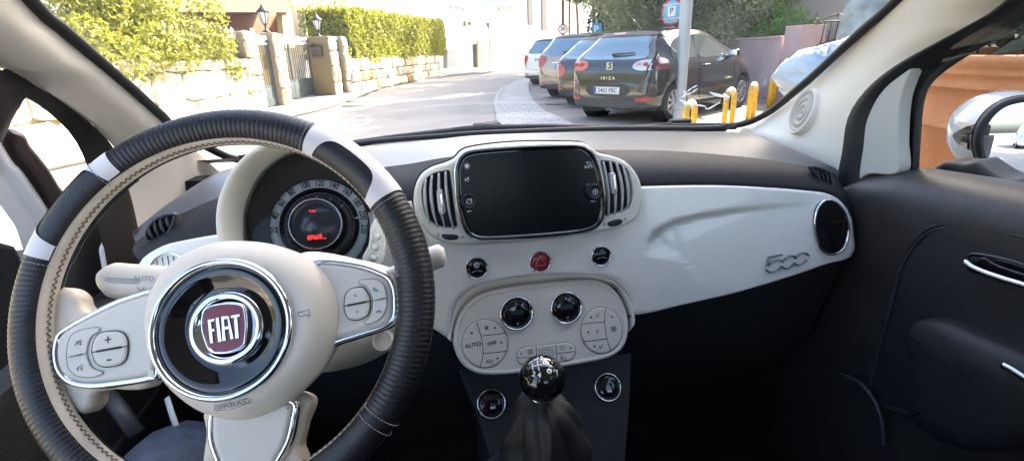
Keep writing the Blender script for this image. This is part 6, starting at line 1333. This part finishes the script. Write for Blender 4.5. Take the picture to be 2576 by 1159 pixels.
def wheel(par, x, y, r, side, hubcap):
    q = MB(); pl = PL((x, y, r), (0, side, 0)); q.ring(pl, (0, 0), [(r*.66, .0), (r*.80, .008), (r*.95, .0), (r, -.02), (r, -.18), (r*.9, -.2)], 40, cap=False); w_ = q.build('wheel', CM_['tyre'], par)
    q = MB(); q.ring(pl, (0, 0), [(r*.67, .002), (r*.63, .004), (r*.60, -.03), (r*.2, -.05)], 32); q.build('wheel_well', M['black_rubber'], w_)
    q = MB(); q.ring(pl, (0, 0), [(r*.68, -.005), (r*.665, .008), (r*.62, .006), (r*.60, -.01)], 36, cap=False); q.ring(pl, (0, 0), [(r*.17, -.02), (r*.16, .006), (r*.10, .010)], 16)
    for k in range(9):
        a = 2*pi*k/9; d = V((cos(a), sin(a), 0)); e = V((-sin(a), cos(a), 0)); P = [(d*r*.12+e*.016), (d*r*.63+e*.026), (d*r*.63-e*.026), (d*r*.12-e*.016)]; q.stack(pl, [(p.x, p.y) for p in P], [(0, -.03), (0, .001), (.004, .004)], sm=False)
    q.build('rim', CM_['rim'], w_)
def make_car(name, label, loc, heading, paint, L=3.95, W=1.70, H=1.44, top=None, wid=None, belt=None, rw=.60, hb=.93, wb=(.68, 3.14), wr=.30, dec=None, cat='car', grp='cars parked nose-in to the right of the road', gc=.20):
    rt = tag(empty(name, loc, pi/2-R(heading)), label, cat, grp); hw = W/2
    xs = sorted(set([0, .012, .03, .055, .09, .13, .18, .24, .3, .37, .45, .55]+[.65+k*.12 for k in range(int((L-.75)/.12))]+[L-.3, L-.2, L-.12, L-.06, L-.02, L])); rows = []
    for x in xs:
        T = catm(top, x)*H; w = catm(wid, x)*hw; B = min(catm(belt, x)*H, T-.03); g = max(0, min(1, (T-B)/.35)); e = w*(1-.25*g)-.02*g*1; r0 = gc+.04*max(0, 1-x/.25)+.03*max(0, (x-L+.4)/.4)
        rows.append([(x, 0, r0), (x, .70*w, r0), (x, .93*w, r0+.02), (x, .985*w, r0+.10), (x, 1.0*w, .45), (x, 1.0*w, .58), (x, .99*w, B-.14), (x, .975*w, B-.05), (x, .94*w, B), (x, e+(.94*w-e)*.55, B+(T-B)*.35), (x, e+(.94*w-e)*.12, B+(T-B)*.72), (x, e*.93, T-.045*g-.012), (x, e*.80, T-.016*g-.004), (x, e*.45, T-.002), (x, 0, T+.004)])
    rows = [[V((a, min(b, 9), c if i < 6 else max(c, min(.58, T_)) )) for i, (a, b, c) in enumerate(r)] for r, T_ in zip(rows, [catm(top, x)*H for x in xs])]
    # keep heights monotonic near the ends
    for r in rows:
        tz = r[-1].z
        for i, p in enumerate(r): p.z = min(p.z, tz)
    q = MB(); full = [r+[V((p.x, -p.y, p.z)) for p in r[::-1]] for r in rows]; q.loft(full, closed=True); n = len(full[0]); q.add(full[0], [tuple(range(n))], 0, True); q.add(full[-1], [tuple(range(n))[::-1]], 0, True)
    body = q.build('body', paint, rt)
    bm = bmesh.new(); bm.from_mesh(body.data); bmesh.ops.recalc_face_normals(bm, faces=bm.faces[:]); bm.to_mesh(body.data)
    bvh = BVHTree.FromBMesh(bm); bm.free()
    # wheel arches
    c = MB()
    for wx in wb:
        for s in (1, -1): c.ring(PL((wx, s*(hw-.26), wr), (0, s, 0)), (0, 0), [(.001, 0), (wr*1.16, 0), (wr*1.16, .5)], 40)
    cut = c.build('cut', paint); bm = bmesh.new(); bm.from_mesh(cut.data); bmesh.ops.recalc_face_normals(bm, faces=bm.faces[:]); bm.to_mesh(cut.data); bm.free(); cut.parent = rt
    md = body.modifiers.new('b', 'BOOLEAN'); md.operation = 'DIFFERENCE'; md.object = cut; md.solver = 'EXACT'; bpy.context.view_layer.update()
    me = bpy.data.meshes.new_from_object(body.evaluated_get(bpy.context.evaluated_depsgraph_get())); body.modifiers.clear(); body.data = me; bpy.data.objects.remove(cut)
    if len(me.materials) == 0: me.materials.append(paint)
    for wx in wb:
        for s in (1, -1):
            wheel(rt, wx, s*(hw-.015), wr, s, True)
    q = MB()
    for wx in wb:
        for s in (1, -1): q.ring(PL((wx, s*(hw-.25), wr), (0, s, 0)), (0, 0), [(wr*1.155, .2), (wr*1.155, 0), (.01, 0)], 24)
    q.build('wheel_arch_liner', CM_['under'], rt)
    def proj_(kind, poly, off, step=.07, n=0, smooth=True):
        P = res2(poly, n) if n else ccw(poly); v_, f_ = gridfill(P, step); out = []; ok = []
        for a, b in v_:
            if kind == 'rear': o_, d_ = V((-2, a, b)), V((1, 0, 0))
            elif kind == 'R': o_, d_ = V((a, -3, b)), V((0, 1, 0))
            elif kind == 'L': o_, d_ = V((a, 3, b)), V((0, -1, 0))
            h_, nn, _, _ = bvh.ray_cast(o_, d_)
            if h_ is None: out.append(None); ok.append(False)
            else:
                if nn.dot(d_) > 0: nn = -nn
                out.append(h_-d_*off*.3+nn*off); ok.append(True)
        f2 = [f for f in f_ if all(ok[i] for i in f)]; vv = [p if p is not None else V((0, 0, 0)) for p in out]; return vv, f2
    def decal(nm, kind, poly, mt, off=.004, n=40, par=None, step=.07):
        vv, f2 = proj_(kind, poly, off, step, n); q = MB(); q.add(vv, f2); o = q.build(nm, mt, par or rt); return o
    def seam(kind, pts, r=.004, off=.001):
        q = MB(); P = []
        for p in resample([(a, b) for a, b in pts], 30, False):
            if kind == 'rear': o_, d_ = V((-2, p.x, p.y)), V((1, 0, 0))
            else: o_, d_ = V((p.x, -3 if kind == 'R' else 3, p.y)), V((0, 1 if kind == 'R' else -1, 0))
            h_, nn, _, _ = bvh.ray_cast(o_, d_)
            if h_ is not None: P.append(h_-d_*off)
        if len(P) > 2: q.tube(P, r, seg=5); return q.build('panel_gap', CM_['under'], rt)
    def hit(kind, a, b):
        if kind == 'rear': o_, d_ = V((-2, a, b)), V((1, 0, 0))
        else: o_, d_ = V((a, -3 if kind == 'R' else 3, b)), V((0, 1 if kind == 'R' else -1, 0))
        h_, nn, _, _ = bvh.ray_cast(o_, d_); 
        if h_ is None: return V((a, 0, b)), V((-1, 0, 0))
        if nn.dot(d_) > 0: nn = -nn
        return h_, nn
    dec(rt, decal, seam, hit, hw, H, L); return rt
def plate(rt, hit, txt, y, z, w=.50, h=.11, tilt=None):
    c, nn = hit('rear', y, z); nn = V((-1, 0, .05)) if tilt is None else tilt; pl = PL(c+nn*.012, nn); q = MB(); q.pillow(pl, [(-w/2, -h/2), (w/2, -h/2), (w/2, h/2), (-w/2, h/2)], .006, .003, base=-.01); o = q.build('number_plate', CM_['plate'], rt)
    q = MB(); q.box(pl.W(-w/2+.022, 0, .0065), (.04, .002, h-.01), 0, Matrix((pl.a, -pl.n, pl.b)).transposed()); q.build('plate_band', CM_['plate_blue'], o)
    q = MB(); q.text(pl, txt, .02, .0, h*.86, .0085, 0, 1.0, bold=.008); q.build('plate_number', M['ink'], o)
topI = [(0, .36), (.015, .44), (.03, .52), (.06, .60), (.10, .655), (.17, .70), (.30, .80), (.45, .915), (.58, .965), (.8, .985), (1.3, 1.0), (1.9, .985), (2.4, .91), (2.75, .80), (3.0, .70), (3.4, .655), (3.75, .60), (3.88, .52), (3.95, .38)]
widI = [(0, .70), (.02, .80), (.06, .88), (.15, .945), (.3, .98), (.6, 1.0), (2.0, .985), (3.2, 1.0), (3.6, .93), (3.8, .80), (3.95, .55)]
beltI = [(0, .55), (.1, .63), (.3, .655), (1, .655), (2.4, .63), (3, .60), (3.95, .4)]
def decI(rt, decal, seam, hit, hw, H, L):
    o = decal('rear_window', 'rear', [(-.60, 1.00), (0, .975), (.60, 1.00), (.545, 1.17), (.50, 1.30), (.3, 1.325), (0, 1.33), (-.3, 1.325), (-.50, 1.30), (-.545, 1.17)], CM_['glass'], .005, 60)
    q = MB(); a, _ = hit('rear', .02, 1.04); b, _ = hit('rear', -.38, 1.06); nn = V((-.8, 0, .6)); q.tube([a+nn*.03, a.lerp(b, .5)+nn*.035, b+nn*.03], [.022, .014, .008], seg=8); q.build('rear_wiper', CM_['trim'], rt)
    decal('spoiler_lip', 'rear', [(-.56, 1.325), (.56, 1.325), (.53, 1.375), (.2, 1.395), (-.2, 1.395), (-.53, 1.375)], CM_['trim'], .008, 50)
    decal('high_brake_light', 'rear', [(.0, 1.352), (.24, 1.352), (.24, 1.378), (.0, 1.382)], CM_['red'], .013, 0)
    # tail lamps
    lo = decal('tail_light', 'rear', [(.44, .86), (.46, .93), (.56, .965), (.74, .97), (.80, .95), (.80, .84), (.74, .815), (.55, .815)], mat('orange_red_lamp', (.62, .13, .06), .12, coat=.8), .006, 40)
    ro = decal('tail_light', 'rear', [(-.44, .86), (-.46, .92), (-.56, .96), (-.74, .97), (-.80, .95), (-.80, .84), (-.74, .82), (-.55, .82)], CM_['clear'], .006, 40)
    decal('lamp_side', 'R', [(.12, .83), (.15, .965), (.32, .985), (.44, .965), (.47, .84), (.40, .82)], CM_['darkred'], .006, 40, ro)
    for y, o_ in ((-.66, ro), (.70, lo), (.58, lo)):
        c, nn = hit('rear', y, .89); pl = PL(c+nn*.008, V((-1, 0, .1))); q = MB(); q.ring(pl, (0, 0), [(.050, -.004), (.046, .004), (.040, .001), (.03, .003), (.002, .004)], 24); q.build('lamp_ring', CM_['red'], o_)
    c, nn = hit('rear', -.54, .89); q = MB(); q.ring(PL(c+nn*.008, V((-1, 0, .1))), (0, 0), [(.042, -.004), (.040, .004), (.03, -.001), (.002, .003)], 24); q.build('lamp_ring', CM_['amber'], ro)
    # badge and lettering
    c, nn = hit('rear', 0, .885); pl = PL(c+V((-.008, 0, 0)), V((-1, 0, .12))); q = MB(); q.pillow(pl, [(-.062, -.06), (.062, -.06), (.062, .06), (-.062, .06)], .006, .003); q.build('maker_badge', M['satin_chrome'], rt)
    q = MB(); q.text(pl, 'S', 0, 0, .13, .009, 0, 1.25, bold=.02, shear=.2); q.build('badge_letter', CM_['trim'], rt)
    c, nn = hit('rear', 0, .70); pl = PL(c+V((-.006, 0, 0)), V((-1, 0, .06)));  q = MB(); q.text(pl, 'I B I Z A', -.0, 0, .062, .004, 0, 1.3, bold=.02); q.build('model_lettering', M['satin_chrome'], rt)
    decal('plate_recess', 'rear', [(-.34, .43), (.34, .43), (.36, .60), (-.36, .60)], CM_['trim'], .003, 40)
    plate(rt, hit, '5462 FBC', 0, .51)
    decal('bumper_insert', 'rear', [(-.62, .235), (.62, .235), (.60, .365), (-.60, .365)], mat('grey_bumper_plastic', (.05, .05, .05), .6), .006, 50)
    for s in (-1, 1): decal('rear_reflector', 'rear', [(s*.55, .36), (s*.74, .37), (s*.76, .42), (s*.56, .41)], CM_['red'], .010, 24)
    seam('rear', [(-.66, .81), (-.60, .66), (-.45, .645), (.45, .645), (.60, .66), (.66, .81)], .005)
    seam('rear', [(-.80, .635), (-.64, .64)], .003)
    decal('rear_side_window', 'R', [(.62, 1.0), (.66, 1.12), (.80, 1.24), (1.0, 1.30), (1.28, 1.32), (1.42, 1.31), (1.42, 1.14), (1.42, .985), (1.0, .965), (.72, .965)], CM_['sideglass'], .006, 60)
    decal('door_window', 'R', [(1.50, .985), (1.48, 1.31), (1.75, 1.305), (2.1, 1.25), (2.4, 1.15), (2.62, 1.03), (2.62, .965), (2.1, .965)], CM_['sideglass'], .006, 60)
    decal('rear_side_window', 'L', [(.62, 1.0), (.66, 1.12), (.80, 1.24), (1.28, 1.32), (1.42, 1.31), (1.42, .985), (.72, .965)], CM_['sideglass'], .006, 60)
    seam('R', [(1.46, 1.32), (1.45, .95), (1.44, .5), (1.5, .32)]); seam('R', [(1.5, .32), (2.7, .31), (2.74, .55), (2.70, .93)])
    decal('side_moulding', 'R', [(1.0, .47), (2.68, .50), (2.68, .56), (1.0, .53)], CM_['trim'], .014, 40)
    c, nn = hit('R', 1.66, .84); q = MB(); q.box(c+V((0, -.025, 0)), (.19, .03, .032), bev=.010); q.build('door_handle', CM_['trim'], rt)
    c, nn = hit('R', 2.55, .95); q = MB(); q.box(c+V((0, -.11, .06)), (.11, .20, .13), bev=.04); q.box(c+V((.0, -.01, .0)), (.08, .10, .05), bev=.015); mo_ = q.build('door_mirror', paintI, rt)
    q = MB(); q.box(c+V((-.058, -.11, .06)), (.004, .15, .095), bev=.0015); q.build('mirror_glass', M['mirror'], mo_)
    q = MB(); q.tube([V((.95, 0, 1.42)), V((.55, 0, 1.66))], [.007, .003], seg=6); q.build('aerial', M['satin_chrome'], rt)
paintI = mat('black_olive_car_paint', (.014, .016, .015), .16, coat=1, spec=.6)
make_car('black_hatchback', 'glossy black three-door hatchback parked behind the lamp post, number plate 5462 FBC', (3.07, 8.21, 0), 58.2, paintI, H=1.46, top=topI, wid=widI, belt=beltI, dec=decI)
# generic rear for the others
def decG(plate_txt, lamp, badge=True, tall=1.0, chromebar=False):
    def f(rt, decal, seam, hit, hw, H, L):
        k = H/1.44
        decal('rear_window', 'rear', [(-.60, .98*k), (0, .965*k), (.60, .98*k), (.55, 1.18*k), (.50, 1.31*k), (0, 1.335*k), (-.50, 1.31*k), (-.55, 1.18*k)], CM_['glass'], .006, 60)
        q = MB(); a, _ = hit('rear', .05, 1.0*k); b, _ = hit('rear', -.35, 1.03*k); nn = V((-.8, 0, .6)); q.tube([a+nn*.03, b+nn*.03], [.02, .009], seg=8); q.build('rear_wiper', CM_['trim'], rt)
        decal('spoiler_lip', 'rear', [(-.55, 1.325*k), (.55, 1.325*k), (.52, 1.38*k), (-.52, 1.38*k)], CM_['trim'] if chromebar else CM_['trim'], .008, 50)
        for s in (-1, 1):
            decal('tail_light', 'rear', [(s*a, z*k) for a, z in lamp], CM_['red'], .008, 40)
            decal('rear_reflector', 'rear', [(s*.55, .36), (s*.72, .36), (s*.72, .40), (s*.55, .40)], CM_['red'], .010, 0)
            sd = 'R' if s < 0 else 'L'; decal('side_window', sd, [(.65, .99*k), (.8, 1.24*k), (1.3, 1.33*k), (2.0, 1.30*k), (2.5, 1.12*k), (2.6, .97*k), (1.5, .96*k)], CM_['sideglass'], .006, 60)
        if chromebar:
            c, nn = hit('rear', 0, .80*k); q = MB(); q.box(c+V((-.012, 0, .0)), (.02, .70, .03), bev=.006); q.build('chrome_bar', M['chrome'], rt)
        plate(rt, hit, plate_txt, 0, (.70 if chromebar else .78)*k)
        seam('rear', [(-.66, .90*k), (-.62, .52*k), (.62, .52*k), (.66, .90*k)], .005)
        decal('bumper_lower', 'rear', [(-.66, .24), (.66, .24), (.66, .33), (-.66, .33)], CM_['trim'], .008, 40)
        c, nn = hit('rear', 0, .88*k); q = MB(); q.ring(PL(c+V((-.006, 0, 0)), (-1, 0, .1)), (0, 0), [(.045, -.004), (.043, .004), (.03, .006)], 20); q.build('rear_emblem', M['satin_chrome'] if chromebar else CM_['trim'], rt)
    return f
def rearpos(u, v, hd, xw=.68, yw=.72):
    p = at(u, v, 'Z', 0); fw = V((sin(R(hd)), cos(R(hd)), 0)); lf = V((-cos(R(hd)), sin(R(hd)), 0)); o = p-fw*xw-lf*yw; return (o.x, o.y, 0)
topS = [(0, .40), (.015, .46), (.03, .54), (.06, .62), (.10, .68), (.22, .80), (.36, .93), (.5, .97), (1.2, 1.0), (2.0, .985), (2.5, .92), (3.0, .76), (3.3, .70), (3.9, .64), (4.2, .5), (4.3, .38)]
widS = [(0, .74), (.02, .84), (.06, .91), (.15, .96), (.3, .99), (.6, 1), (3.5, 1), (4.0, .9), (4.3, .6)]
beltS = [(0, .55), (.1, .64), (.3, .66), (2.4, .64), (3, .60), (4.3, .4)]
lampS = [(.58, .92), (.78, .95), (.84, .80), (.80, .70), (.66, .72), (.60, .80)]
make_car('dark_hatchback', 'dark brownish-black hatchback half hidden between the black hatchback and the taupe car', rearpos(1452, 262, 57, .66, .70), 57, mat('dark_brown_paint', (.020, .016, .014), .16, coat=1), top=topI, wid=widI, belt=beltI, dec=decG('3108 DKV', [(.50, .74), (.62, .86), (.80, .90), (.84, .72), (.78, .62), (.60, .62)]))
make_car('taupe_estate', 'taupe metallic estate car with plate starting 2427, third in the row', rearpos(1402, 241, 55, .75, .78), 55, mat('taupe_metallic_paint', (.33, .275, .215), .3, metal=.5, coat=1), L=4.3, W=1.82, H=1.56, top=topS, wid=widS, belt=beltS, wb=(.78, 3.4), wr=.34, dec=decG('2427 JGN', lampS, chromebar=True))
make_car('white_estate', 'white estate car farthest along the row of parked cars', rearpos(1352, 211, 52, .75, .74), 52, mat('white_car_paint', (.85, .84, .78), .25, coat=1), L=4.2, W=1.76, H=1.60, top=topS, wid=widS, belt=beltS, wb=(.76, 3.3), wr=.32, dec=decG('5881 HDZ', [(.60, .88), (.76, .93), (.82, .84), (.82, .66), (.72, .62), (.64, .72)]))
# cars standing behind us, seen in the door mirror
def pickup(x, y, hd, lab, col): make_car('parked_car', lab, (x, y, 0), hd, col, L=4.3, W=1.8, H=1.62, top=topS, wid=widS, belt=beltS, wb=(.78, 3.4), wr=.34, dec=decG('4410 FRC', lampS), grp='cars parked behind')
pickup(2.0, -14.5, 2, 'silver grey car parked behind, nearest in the passenger door mirror', mat('silver_car_paint', (.42, .45, .48), .3, metal=.6, coat=1))
pickup(4.6, -12.5, 4, 'dark blue car parked behind, beside the silver one in the passenger door mirror', mat('dark_blue_car_paint', (.03, .045, .08), .2, coat=1))
# ================================================================== light and render settings
w = bpy.data.worlds.new('World'); scn.world = w; w.use_nodes = True; N, L = w.node_tree.nodes, w.node_tree.links
sk = N.new('ShaderNodeTexSky'); sk.sky_type = 'NISHITA'; sk.sun_disc = False
SAZ, SEL = R(52), R(38)      # azimuth measured from +Y towards +X
sk.sun_elevation = SEL; sk.sun_rotation = SAZ; sk.air_density = 1; sk.dust_density = 5
L.new(sk.outputs[0], N['Background'].inputs[0]); N['Background'].inputs[1].default_value = .15
sd = bpy.data.lights.new('sun', 'SUN'); sd.energy = 5; sd.angle = R(.5); sd.color = (1, .92, .79)
so_ = bpy.data.objects.new('sun', sd); COL.objects.link(so_)
dv = V((sin(SAZ)*cos(SEL), cos(SAZ)*cos(SEL), sin(SEL))); so_.rotation_euler = dv.to_track_quat('Z', 'Y').to_euler(); so_.location = dv*50
scn.view_settings.view_transform = 'Standard'; scn.view_settings.look = 'None'; scn.view_settings.exposure = 2.62; scn.view_settings.gamma = 1
scn.cycles.max_bounces = 10; scn.cycles.diffuse_bounces = 6; scn.cycles.transparent_max_bounces = 24; scn.cycles.sample_clamp_indirect = 8
